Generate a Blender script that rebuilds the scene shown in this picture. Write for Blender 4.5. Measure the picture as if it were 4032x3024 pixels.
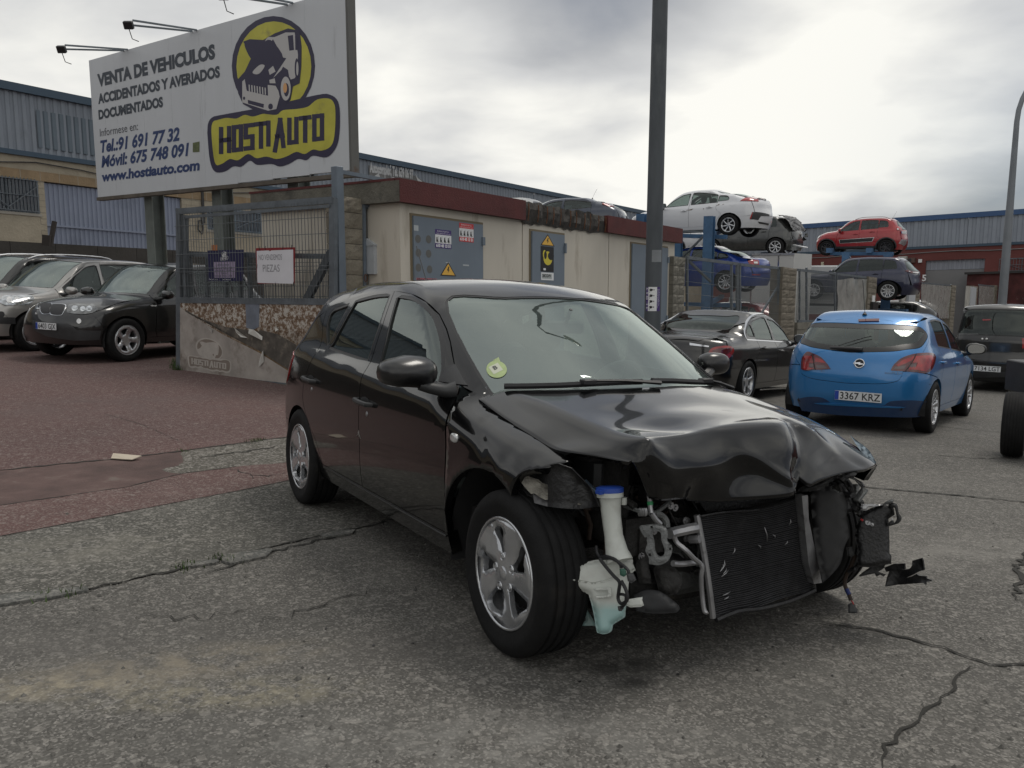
import bpy, bmesh, math, random
import numpy as np
from mathutils import Vector, Matrix
from mathutils.geometry import delaunay_2d_cdt
random.seed(7); rs = np.random.RandomState(7)
for o in list(bpy.data.objects): bpy.data.objects.remove(o)
sc = bpy.context.scene
COL = sc.collection
# camera
FPX = 3226.; PITCH = math.radians(7.8); CAMZ = 1.289
cam_d = bpy.data.cameras.new('camera'); cam = bpy.data.objects.new('camera', cam_d); COL.objects.link(cam)
cam_d.sensor_width = 36; cam_d.lens = 36*FPX/4032; cam_d.clip_start = .05; cam_d.clip_end = 2000
cam.location = (0, 0, CAMZ); cam.rotation_euler = (math.pi/2-PITCH, 0, 0)
sc.camera = cam
sc.view_settings.view_transform = 'Standard'; sc.view_settings.look = 'None'
sc.view_settings.exposure = 0.2; sc.view_settings.gamma = 1; sc.view_settings.use_curve_mapping = False
# sky and sun
SUN_EL, SUN_AZ = 62., 50.
w = bpy.data.worlds.new('World'); sc.world = w; w.use_nodes = True
nt = w.node_tree; nt.nodes.clear(); N = nt.nodes; L = nt.links
def wn(t, **k):
 n = N.new(t)
 for a, b in k.items(): setattr(n, a, b)
 return n
def wmath(op, a, b=None, clamp=False):
 n = wn('ShaderNodeMath', operation=op, use_clamp=clamp)
 for i, v in enumerate((a, b)):
  if v is None: continue
  if isinstance(v, (int, float)): n.inputs[i].default_value = v
  else: L.new(v, n.inputs[i])
 return n.outputs[0]
out = wn('ShaderNodeOutputWorld'); bg = wn('ShaderNodeBackground'); L.new(bg.outputs[0], out.inputs[0])
sky = wn('ShaderNodeTexSky', sky_type='NISHITA', sun_disc=False)
sky.sun_elevation = math.radians(SUN_EL); sky.sun_rotation = math.radians(SUN_AZ)
tc = wn('ShaderNodeTexCoord'); sep = wn('ShaderNodeSeparateXYZ'); L.new(tc.outputs['Generated'], sep.inputs[0])
zc = wmath('MAXIMUM', sep.outputs[2], 0.0)
den = wmath('ADD', zc, .22)
cx = wmath('DIVIDE', sep.outputs[0], den); cy = wmath('DIVIDE', sep.outputs[1], den)
cmb = wn('ShaderNodeCombineXYZ'); L.new(cx, cmb.inputs[0]); L.new(cy, cmb.inputs[1]); cmb.inputs[2].default_value = .7
def cloudnoise(scale, detail, rough, dist, off):
 mp = wn('ShaderNodeMapping'); L.new(cmb.outputs[0], mp.inputs[0]); mp.inputs['Location'].default_value = off
 n = wn('ShaderNodeTexNoise'); n.inputs['Scale'].default_value = scale; n.inputs['Detail'].default_value = detail
 n.inputs['Roughness'].default_value = rough; n.inputs['Distortion'].default_value = dist
 L.new(mp.outputs[0], n.inputs['Vector']); return n.outputs['Fac']
n1 = cloudnoise(.75, 5, .42, .3, (3.1, 1.7, 0)); n2 = cloudnoise(2.6, 6, .5, .2, (7.7, 2.2, 0))
def lobe(az, el, width):
 """soft patch of sky round one direction"""
 a, e = math.radians(az), math.radians(el)
 d = (math.sin(a)*math.cos(e), math.cos(a)*math.cos(e), math.sin(e))
 v = wn('ShaderNodeVectorMath', operation='DISTANCE'); nm = wn('ShaderNodeVectorMath', operation='NORMALIZE')
 L.new(tc.outputs['Generated'], nm.inputs[0]); L.new(nm.outputs[0], v.inputs[0]); v.inputs[1].default_value = d
 q = wmath('DIVIDE', v.outputs['Value'], math.radians(width)); q = wmath('MULTIPLY', q, q)
 return wmath('POWER', 2.718, wmath('MULTIPLY', q, -1.0))
cl = wmath('ADD', wmath('MULTIPLY', n1, .72), wmath('MULTIPLY', n2, .28))
cl = wmath('ADD', cl, wmath('MULTIPLY', lobe(22, 13, 10), .26))
cl = wmath('ADD', cl, wmath('MULTIPLY', lobe(3, 5, 13), .12))
cl = wmath('ADD', cl, wmath('MULTIPLY', lobe(SUN_AZ, SUN_EL, 48), .10))
cl = wmath('ADD', cl, wmath('MULTIPLY', lobe(5, 17, 9), -.22))
cl = wmath('ADD', cl, wmath('MULTIPLY', lobe(31, 3, 9), -.24))
cr = wn('ShaderNodeValToRGB'); L.new(cl, cr.inputs[0])
el = cr.color_ramp.elements; el[0].position = .36; el[0].color = (.265, .285, .325, 1); el[1].position = .66; el[1].color = (.86, .85, .80, 1)
e = cr.color_ramp.elements.new(.45); e.color = (.42, .43, .445, 1)
e = cr.color_ramp.elements.new(.54); e.color = (.58, .585, .585, 1)
mx = wn('ShaderNodeMix', data_type='RGBA'); skm = wn('ShaderNodeVectorMath', operation='SCALE'); L.new(sky.outputs[0], skm.inputs[0]); skm.inputs['Scale'].default_value = .06
L.new(skm.outputs[0], mx.inputs['A']); L.new(cr.outputs[0], mx.inputs['B'])
cov = wmath('SUBTRACT', 1.0, wmath('MULTIPLY', lobe(33, 4, 9), .35)); L.new(cov, mx.inputs['Factor'])
L.new(mx.outputs['Result'], bg.inputs['Color']); bg.inputs['Strength'].default_value = 1.0
sd = bpy.data.lights.new('sun', 'SUN'); so = bpy.data.objects.new('sun', sd); COL.objects.link(so)
sd.energy = 1.35; sd.angle = math.radians(22); sd.color = (1, .95, .87)
a_, e_ = math.radians(SUN_AZ), math.radians(SUN_EL)
sdir = Vector((math.sin(a_)*math.cos(e_), math.cos(a_)*math.cos(e_), math.sin(e_)))
so.rotation_euler = sdir.to_track_quat('Z', 'Y').to_euler(); so.location = sdir*60
# photograph geometry: pixels (4032 wide) to rays
RG = np.array([[1, 0, 0], [0, -math.sin(PITCH), -math.cos(PITCH)], [0, math.cos(PITCH), -math.sin(PITCH)]])
CO = np.array([0, 0, CAMZ])
def ray(px, py):
 d = RG.T@np.array([px-2016, py-1512, FPX]); return d/np.linalg.norm(d)
def at(px, py, Y):
 d = ray(px, py); return CO+d*(Y/d[1])
def G(x, y):
 """height of the sloping street and yard"""
 b = -.030*x-.049*y
 return b+.035*max(0., y-5.5)*min(max((1.5-x)/5, 0), 1)*(1 if y < 30 else 30/y)
def gp(px, py):
 d = ray(px, py); t = 1.
 for _ in range(60):
  P = CO+d*t; t += (P[2]-G(P[0], P[1]))/max(-d[2]+.03, .02)*.7
 P = CO+d*t; return (P[0], P[1])
def gnorm(x, y):
 e = .3; n = Vector((-(G(x+e, y)-G(x-e, y))/(2*e), -(G(x, y+e)-G(x, y-e))/(2*e), 1)); return n.normalized()
# materials
MATS = {}
def mat(name, col=(.5, .5, .5), rough=.5, metal=0., coat=0., coatr=.03, var=0., vscale=3., bump=0., bscale=60., spec=.5, trans=0., alpha=1., emit=None, dirt=None, dscale=2., dthr=.55, noisecol=None, ior=1.5, stretch=(1, 1, 1), sss=0., flake=0., fleck=0):
 if name in MATS: return MATS[name]
 m = bpy.data.materials.new(name); m.use_nodes = True; t = m.node_tree; b = t.nodes['Principled BSDF']
 MATS[name] = m
 b.inputs['Base Color'].default_value = (*col, 1); b.inputs['Roughness'].default_value = rough; b.inputs['Metallic'].default_value = metal
 b.inputs['Coat Weight'].default_value = coat; b.inputs['Coat Roughness'].default_value = coatr; b.inputs['Specular IOR Level'].default_value = spec
 b.inputs['Transmission Weight'].default_value = trans; b.inputs['IOR'].default_value = ior; b.inputs['Alpha'].default_value = alpha
 if emit: b.inputs['Emission Color'].default_value = (*emit[:3], 1); b.inputs['Emission Strength'].default_value = emit[3]
 if sss: b.inputs['Subsurface Weight'].default_value = sss; b.inputs['Subsurface Scale'].default_value = .02
 tcn = t.nodes.new('ShaderNodeTexCoord'); mp = t.nodes.new('ShaderNodeMapping'); t.links.new(tcn.outputs['Object'], mp.inputs[0]); mp.inputs['Scale'].default_value = stretch
 def noise(sc_, det=4, ro=.55):
  n = t.nodes.new('ShaderNodeTexNoise'); n.inputs['Scale'].default_value = sc_; n.inputs['Detail'].default_value = det; n.inputs['Roughness'].default_value = ro
  t.links.new(mp.outputs[0], n.inputs['Vector']); return n.outputs['Fac']
 cur = None
 def mixc(fac, a, c):
  n = t.nodes.new('ShaderNodeMix'); n.data_type = 'RGBA'
  if hasattr(fac, 'links') or hasattr(fac, 'is_output'): t.links.new(fac, n.inputs['Factor'])
  else: n.inputs['Factor'].default_value = fac
  if isinstance(a, tuple): n.inputs['A'].default_value = (*a, 1)
  else: t.links.new(a, n.inputs['A'])
  if isinstance(c, tuple): n.inputs['B'].default_value = (*c, 1)
  else: t.links.new(c, n.inputs['B'])
  return n.outputs['Result']
 def ramp(f, lo, hi):
  r = t.nodes.new('ShaderNodeMapRange'); r.inputs['From Min'].default_value = lo; r.inputs['From Max'].default_value = hi
  t.links.new(f, r.inputs['Value']); return r.outputs['Result']
 if var:
  lo = tuple(c*(1-var) for c in col); hi = tuple(min(c*(1+var), 1) for c in col)
  cur = mixc(ramp(noise(vscale, 6, .6), .3, .7), lo, hi)
 if noisecol:
  cur = mixc(ramp(noise(noisecol[3], 3, .6), .45, .75), cur or col, tuple(noisecol[:3]))
 if dirt:
  cur = mixc(ramp(noise(dscale, 8, .65), dthr, dthr+.16), cur or col, dirt)
 if cur is not None: t.links.new(cur, b.inputs['Base Color'])
 if bump:
  bn = t.nodes.new('ShaderNodeBump'); bn.inputs['Strength'].default_value = bump; bn.inputs['Distance'].default_value = .02
  t.links.new(noise(bscale, 5, .6), bn.inputs['Height']); t.links.new(bn.outputs[0], b.inputs['Normal'])
 if dirt or var:
  rr = t.nodes.new('ShaderNodeMapRange'); rr.inputs['To Min'].default_value = max(rough-.08, .02); rr.inputs['To Max'].default_value = min(rough+.12, 1)
  t.links.new(noise(vscale*1.7, 4), rr.inputs['Value']); t.links.new(rr.outputs[0], b.inputs['Roughness'])
 return m
def paint(name, col, metal=.0, rough=.35, coatr=.02, dust=.03):
 """car lacquer: base coat under a clear coat, with a little road dust"""
 if name in MATS: return MATS[name]
 m = mat(name, col, rough, metal, 1.0, coatr, spec=.4)
 t = m.node_tree; b = t.nodes['Principled BSDF']
 tcn = t.nodes.new('ShaderNodeTexCoord'); n = t.nodes.new('ShaderNodeTexNoise'); n.inputs['Scale'].default_value = 6; n.inputs['Detail'].default_value = 8; n.inputs['Roughness'].default_value = .7
 t.links.new(tcn.outputs['Object'], n.inputs['Vector'])
 r = t.nodes.new('ShaderNodeMapRange'); r.inputs['From Min'].default_value = .35; r.inputs['From Max'].default_value = .8; r.inputs['To Max'].default_value = dust
 t.links.new(n.outputs['Fac'], r.inputs['Value'])
 mx = t.nodes.new('ShaderNodeMix'); mx.data_type = 'RGBA'; mx.inputs['A'].default_value = (*col, 1); mx.inputs['B'].default_value = (.45, .42, .38, 1)
 t.links.new(r.outputs[0], mx.inputs['Factor']); t.links.new(mx.outputs['Result'], b.inputs['Base Color'])
 r2 = t.nodes.new('ShaderNodeMapRange'); r2.inputs['To Min'].default_value = coatr; r2.inputs['To Max'].default_value = coatr+.07
 t.links.new(n.outputs['Fac'], r2.inputs['Value']); t.links.new(r2.outputs[0], b.inputs['Coat Roughness'])
 return m
def glass(name, tint=(.5, .55, .53), ior=1.6, dust=.03, dcol=(.5, .52, .5)):
 """thin window glass: tinted see-through pane with surface reflection and a film of dust"""
 if name in MATS: return MATS[name]
 m = bpy.data.materials.new(name); MATS[name] = m; m.use_nodes = True; t = m.node_tree; t.nodes.clear()
 o = t.nodes.new('ShaderNodeOutputMaterial'); tr = t.nodes.new('ShaderNodeBsdfTransparent'); tr.inputs[0].default_value = (*tint, 1)
 gl = t.nodes.new('ShaderNodeBsdfGlossy'); gl.inputs['Roughness'].default_value = .015; gl.inputs['Color'].default_value = (.9, 1, .97, 1)
 fr = t.nodes.new('ShaderNodeFresnel'); ge = t.nodes.new('ShaderNodeNewGeometry'); im = t.nodes.new('ShaderNodeMix'); im.inputs['A'].default_value = ior; im.inputs['B'].default_value = 1/ior
 t.links.new(ge.outputs['Backfacing'], im.inputs['Factor']); t.links.new(im.outputs['Result'], fr.inputs['IOR'])
 df = t.nodes.new('ShaderNodeBsdfDiffuse'); df.inputs[0].default_value = (*dcol, 1)
 m1 = t.nodes.new('ShaderNodeMixShader'); m2 = t.nodes.new('ShaderNodeMixShader')
 tcn = t.nodes.new('ShaderNodeTexCoord'); n = t.nodes.new('ShaderNodeTexNoise'); n.inputs['Scale'].default_value = 3; n.inputs['Detail'].default_value = 7
 t.links.new(tcn.outputs['Object'], n.inputs['Vector'])
 r = t.nodes.new('ShaderNodeMapRange'); r.inputs['To Min'].default_value = dust*.4; r.inputs['To Max'].default_value = dust*1.6; t.links.new(n.outputs['Fac'], r.inputs['Value'])
 t.links.new(r.outputs[0], m1.inputs[0]); t.links.new(tr.outputs[0], m1.inputs[1]); t.links.new(df.outputs[0], m1.inputs[2])
 t.links.new(fr.outputs[0], m2.inputs[0]); t.links.new(m1.outputs[0], m2.inputs[1]); t.links.new(gl.outputs[0], m2.inputs[2])
 t.links.new(m2.outputs[0], o.inputs[0])
 return m
# objects
def tag(o, label=None, cat=None, group=None, kind=None):
 if label: o['label'] = label
 if cat: o['category'] = cat
 if group: o['group'] = group
 if kind: o['kind'] = kind
 return o
def empty(name, M=None, parent=None):
 o = bpy.data.objects.new(name, None); COL.objects.link(o); o.empty_display_size = .2
 if M is not None: o.matrix_world = M
 if parent: o.parent = parent
 return o
def copy_tree(o, parent=None, label=None, M=None):
 c = o.copy(); COL.objects.link(c)
 if parent is not None: c.parent = parent
 if M is not None: c.matrix_world = M
 if label: c['label'] = label
 for ch in list(o.children): copy_tree(ch, c)
 return c
class MB:
 """collects geometry; build() links it as ONE mesh object"""
 def __init__(s): s.v = []; s.f = []; s.mi = []; s.sm = []; s.m = 0; s.smooth = False
 def add(s, vs, fs):
  n = len(s.v); s.v += [tuple(map(float, p)) for p in vs]
  for f in fs: s.f.append(tuple(n+i for i in f)); s.mi.append(s.m); s.sm.append(s.smooth)
  return s
 def box(s, a, b, M=None, bev=0.):
  (x0, y0, z0), (x1, y1, z1) = a, b
  if bev:
   vs = [];
   for z, i in ((z0, bev), (z0+bev, 0), (z1-bev, 0), (z1, bev)):
    X0, X1, Y0, Y1 = x0+i, x1-i, y0+i, y1-i; c = bev if i == 0 else bev*.4
    vs += [(X0+c, Y0, z), (X1-c, Y0, z), (X1, Y0+c, z), (X1, Y1-c, z), (X1-c, Y1, z), (X0+c, Y1, z), (X0, Y1-c, z), (X0, Y0+c, z)]
   fs = [tuple(range(7, -1, -1)), tuple(range(24, 32))]
   for k in range(3):
    for i in range(8):
     j = (i+1) % 8; fs.append((k*8+i, k*8+j, k*8+8+j, k*8+8+i))
  else:
   vs = [(x0, y0, z0), (x1, y0, z0), (x1, y1, z0), (x0, y1, z0), (x0, y0, z1), (x1, y0, z1), (x1, y1, z1), (x0, y1, z1)]
   fs = [(3, 2, 1, 0), (4, 5, 6, 7), (0, 1, 5, 4), (1, 2, 6, 5), (2, 3, 7, 6), (3, 0, 4, 7)]
  if M is not None: vs = [M@Vector(v) for v in vs]
  return s.add(vs, fs)
 def hexa(s, P):
  return s.add(P, [(3, 2, 1, 0), (4, 5, 6, 7), (0, 1, 5, 4), (1, 2, 6, 5), (2, 3, 7, 6), (3, 0, 4, 7)])
 def tube(s, pts, r, n=8, cap=True, rr=None, flat=1.):
  pts = [Vector(p) for p in pts]; K = len(pts); vs = []; prev = None
  for i, p in enumerate(pts):
   d = (pts[min(i+1, K-1)]-pts[max(i-1, 0)]); d = d.normalized() if d.length > 1e-9 else Vector((0, 0, 1))
   if prev is None:
    a = d.orthogonal().normalized() if abs(d.z) < .9 else d.cross(Vector((0, 1, 0))).normalized()
    if abs(d.z) < .9: a = d.cross(Vector((0, 0, 1))).normalized()
   else:
    a = prev-d*prev.dot(d); a = a.normalized() if a.length > 1e-6 else d.orthogonal().normalized()
   prev = a; b = d.cross(a); R = rr[i] if rr else r
   for k in range(n):
    t = 2*math.pi*k/n; vs.append(p+a*math.cos(t)*R+b*math.sin(t)*R*flat)
  fs = []
  for i in range(K-1):
   for k in range(n):
    j = (k+1) % n; fs.append((i*n+k, i*n+j, (i+1)*n+j, (i+1)*n+k))
  if cap: fs += [tuple(range(n-1, -1, -1)), tuple((K-1)*n+k for k in range(n))]
  return s.add(vs, fs)
 def bar(s, a, b, wd, hd, up=(0, 0, 1)):
  a, b = Vector(a), Vector(b); d = (b-a).normalized(); u = Vector(up); x = d.cross(u).normalized(); z = x.cross(d)
  P = [];
  for p in (a, b):
   for (i, j) in ((-1, -1), (1, -1), (1, 1), (-1, 1)): P.append(p+x*wd/2*i+z*hd/2*j)
  return s.add(P, [(0, 1, 2, 3), (7, 6, 5, 4), (0, 4, 5, 1), (1, 5, 6, 2), (2, 6, 7, 3), (3, 7, 4, 0)])
 def lathe(s, prof, n=32, axis='y', cx=0, cy=0, cz=0, close=False):
  """profile of (r, a) turned round the y axis (a along y) or z axis"""
  vs = []; K = len(prof)
  for k in range(n):
   t = 2*math.pi*k/n; c, q = math.cos(t), math.sin(t)
   for r, a in prof: vs.append((cx+r*c, cy+a, cz+r*q) if axis == 'y' else (cx+r*c, cy+r*q, cz+a))
  fs = []
  for k in range(n):
   j = (k+1) % n
   for i in range(K-1): fs.append((k*K+i, k*K+i+1, j*K+i+1, j*K+i))
  return s.add(vs, fs)
 def ellip(s, c, r, n=16, m=10, p=1., M=None):
  vs = []; fs = []
  def sg(v): return math.copysign(abs(v)**p, v)
  for i in range(m+1):
   ph = -math.pi/2+math.pi*i/m
   for k in range(n):
    t = 2*math.pi*k/n
    v = Vector((c[0]+r[0]*sg(math.cos(ph))*sg(math.cos(t)), c[1]+r[1]*sg(math.cos(ph))*sg(math.sin(t)), c[2]+r[2]*sg(math.sin(ph))))
    vs.append(M@v if M is not None else v)
  for i in range(m):
   for k in range(n):
    j = (k+1) % n; fs.append((i*n+k, i*n+j, (i+1)*n+j, (i+1)*n+k))
  return s.add(vs, fs)
 def poly(s, pts3, thick=None):
  """flat polygon (list of 3D points), optionally given thickness vector"""
  n = len(pts3)
  if thick is None: return s.add(pts3, [tuple(range(n))])
  t = Vector(thick); B = [Vector(p)+t for p in pts3]
  fs = [tuple(range(n)), tuple(range(2*n-1, n-1, -1))]+[(i, n+i, n+(i+1) % n, (i+1) % n) for i in range(n)]
  return s.add(list(pts3)+B, fs)
 def build(s, name, mats, parent=None, smooth=None, world=False, weld=False, fixn=True):
  me = bpy.data.meshes.new(name); me.from_pydata(s.v, [], s.f)
  if not isinstance(mats, (list, tuple)): mats = [mats]
  for m in mats: me.materials.append(m)
  if len(mats) > 1: me.polygons.foreach_set('material_index', s.mi)
  if smooth is None: me.polygons.foreach_set('use_smooth', s.sm)
  elif smooth: me.polygons.foreach_set('use_smooth', [True]*len(s.f))
  if fixn or weld:
   bm = bmesh.new(); bm.from_mesh(me)
   if weld: bmesh.ops.remove_doubles(bm, verts=bm.verts, dist=1e-5)
   bmesh.ops.recalc_face_normals(bm, faces=bm.faces); bm.to_mesh(me); bm.free()
  me.update()
  if smooth:
   try: me.set_sharp_from_angle(angle=math.radians(42))
   except Exception: pass
  o = bpy.data.objects.new(name, me); COL.objects.link(o)
  if parent is not None: o.parent = parent
  return o
def rot_frame(origin, fwd, up):
 u = Vector(up).normalized(); f = Vector(fwd); f = (f-u*f.dot(u)).normalized(); l = u.cross(f)
 M = Matrix.Identity(4)
 for i, a in enumerate((f, l, u)):
  for r in range(3): M[r][i] = a[r]
 M.translation = Vector(origin); return M
_fontcache = {}
def text_mesh(txt, size=1., bold=0., shear=0., wfac=1., extrude=0., align='LEFT', width=None, space=1.):
 """lettering as 2D geometry: returns (verts, faces) with the baseline at y = 0"""
 key = (txt, size, bold, shear, wfac, extrude, align, width, space)
 if key in _fontcache: return _fontcache[key]
 c = bpy.data.curves.new('t', 'FONT'); c.body = txt; c.size = size; c.offset = bold; c.shear = shear; c.extrude = extrude
 c.resolution_u = 3; c.space_character = space; c.align_x = align
 o = bpy.data.objects.new('t', c); COL.objects.link(o)
 dg = bpy.context.evaluated_depsgraph_get(); dg.update()
 me = bpy.data.meshes.new_from_object(o.evaluated_get(dg))
 vs = [tuple(v.co) for v in me.vertices]; fs = [tuple(p.vertices) for p in me.polygons]
 bpy.data.objects.remove(o); bpy.data.curves.remove(c); bpy.data.meshes.remove(me)
 if width and vs:
  x0 = min(v[0] for v in vs); x1 = max(v[0] for v in vs); k = width/(x1-x0)
  vs = [((v[0]-x0)*k, v[1], v[2]) for v in vs]
 else: vs = [(v[0]*wfac, v[1], v[2]) for v in vs]
 _fontcache[key] = (vs, fs); return vs, fs
def put_text(mb, txt, O, X, Y, off=.0, **k):
 """lay lettering on a plane: origin O, unit axes X (reading direction) and Y (up); off lifts it off the plane"""
 vs, fs = text_mesh(txt, **k); O, X, Y = Vector(O), Vector(X), Vector(Y); Nn = X.cross(Y).normalized()
 mb.add([O+X*v[0]+Y*v[1]+Nn*(v[2]+off) for v in vs], fs); return mb
# panels laid on a body surface
def resample(poly, step):
 out = []; n = len(poly)
 for i in range(n):
  a = np.array(poly[i][:2]); b = np.array(poly[(i+1) % n][:2]); d = np.linalg.norm(b-a)
  if d < 1e-6: continue
  k = max(1, int(math.ceil(d/step)))
  for j in range(k): out.append(tuple(a+(b-a)*j/k))
 return out
def tri2d(outline, holes, step):
 loops = [resample(outline, step)]+[resample(h, step) for h in holes]
 O = np.array(loops[0]); x0, y0 = O.min(0); x1, y1 = O.max(0)
 gx = np.arange(x0, x1, step)+step*.47; gy = np.arange(y0, y1, step*.87)+step*.41
 g = np.array([(a+(step*.5 if j % 2 else 0), b) for j, b in enumerate(gy) for a in gx]) if len(gx) and len(gy) else np.zeros((0, 2))
 if len(g):
  m = inpoly(g, loops[0])
  for h in loops[1:]: m &= ~inpoly(g, h)
  g = g[m]
  for l_ in loops:
   if len(g): g = g[segdist(g, l_) > step*.45]
 vs = []; ed = []
 for l_ in loops:
  b = len(vs); vs += [Vector(p) for p in l_]; ed += [(b+i, b+(i+1) % len(l_)) for i in range(len(l_))]
 nb = len(vs); vs += [Vector(p) for p in g]
 r = delaunay_2d_cdt(vs, ed, [], 0, 1e-7)
 V = np.array([tuple(p) for p in r[0]]); F = [tuple(f) for f in r[2]]
 C = np.array([(V[f[0]]+V[f[1]]+V[f[2]])/3 for f in F])
 m = inpoly(C, loops[0])
 for h in loops[1:]: m &= ~inpoly(C, h)
 F = [f for f, k in zip(F, m) if k]
 cnt = {}
 for f in F:
  for i in range(3):
   e_ = (f[i], f[(i+1) % 3]); k = tuple(sorted(e_)); cnt.setdefault(k, []).append(e_)
 B = [v[0] for v in cnt.values() if len(v) == 1]
 return V, F, B
def panel(name, body, chart, outline, mats, parent=None, holes=(), step=.06, off=0., flange=.014, flange_in=0., disp=None):
 """one sheet of bodywork: outline in chart coordinates, laid on the body surface, with folded edges"""
 V, F, B = tri2d(outline, holes, step)
 P = chart(V); Nn = body.normal(P)
 if disp is not None: P, Nn = disp(P, Nn)
 P = P+Nn*off
 F2 = []
 for f in F:
  n = np.cross(P[f[1]]-P[f[0]], P[f[2]]-P[f[0]])
  F2.append(f if n@Nn[f[0]] >= 0 else (f[0], f[2], f[1]))
 nv = len(P); used = sorted({i for e_ in B for i in e_}); mp = {i: nv+k for k, i in enumerate(used)}; mp2 = {i: nv+len(used)+k for k, i in enumerate(used)}
 U = np.array(used, int)
 vs = np.concatenate([P, P[U], P[U]-Nn[U]*flange]) if flange else P
 nf = len(F2); fl = []
 if flange:
  for a, b in B: fl.append((mp[b], mp[a], mp2[a], mp2[b]))
 me = bpy.data.meshes.new(name); me.from_pydata([tuple(p) for p in vs], [], F2+fl)
 if not isinstance(mats, (list, tuple)): mats = [mats]
 for m in mats: me.materials.append(m)
 me.polygons.foreach_set('use_smooth', [True]*(nf+len(fl)))
 nr = np.concatenate([Nn, np.zeros((len(vs)-nv, 3))])
 me.normals_split_custom_set_from_vertices([tuple(x) for x in nr])
 me.update()
 o = bpy.data.objects.new(name, me); COL.objects.link(o)
 if parent is not None: o.parent = parent
 return o
# car body surfaces (smooth implicit forms that panels are laid on)
def pchip(xs, ys):
 xs = np.array(xs, float); ys = np.array(ys, float)
 o = np.argsort(xs); xs = xs[o]; ys = ys[o]
 h = np.diff(xs); d = np.diff(ys)/h
 m = np.zeros_like(ys)
 m[0] = d[0]; m[-1] = d[-1]
 for i in range(1, len(xs)-1):
  if d[i-1]*d[i] > 0:
   w1 = 2*h[i]+h[i-1]; w2 = h[i]+2*h[i-1]
   m[i] = (w1+w2)/(w1/d[i-1]+w2/d[i])
 def f(q):
  q = np.asarray(q, float); c = np.clip(q, xs[0], xs[-1])
  i = np.clip(np.searchsorted(xs, c)-1, 0, len(xs)-2)
  t = (c-xs[i])/h[i]
  t2 = t*t; t3 = t2*t
  r = (2*t3-3*t2+1)*ys[i]+(t3-2*t2+t)*h[i]*m[i]+(-2*t3+3*t2)*ys[i+1]+(t3-t2)*h[i]*m[i+1]
  return r+np.where(q < xs[0], (q-xs[0])*m[0], 0)+np.where(q > xs[-1], (q-xs[-1])*m[-1], 0)
 return f
def smax(a, b, k):
 h = np.maximum(k-np.abs(a-b), 0)
 return np.maximum(a, b)+h*h/(4*k)
def softp(t, k):
 return k*np.logaddexp(0, np.clip(t/k, -60, 60))
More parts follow.
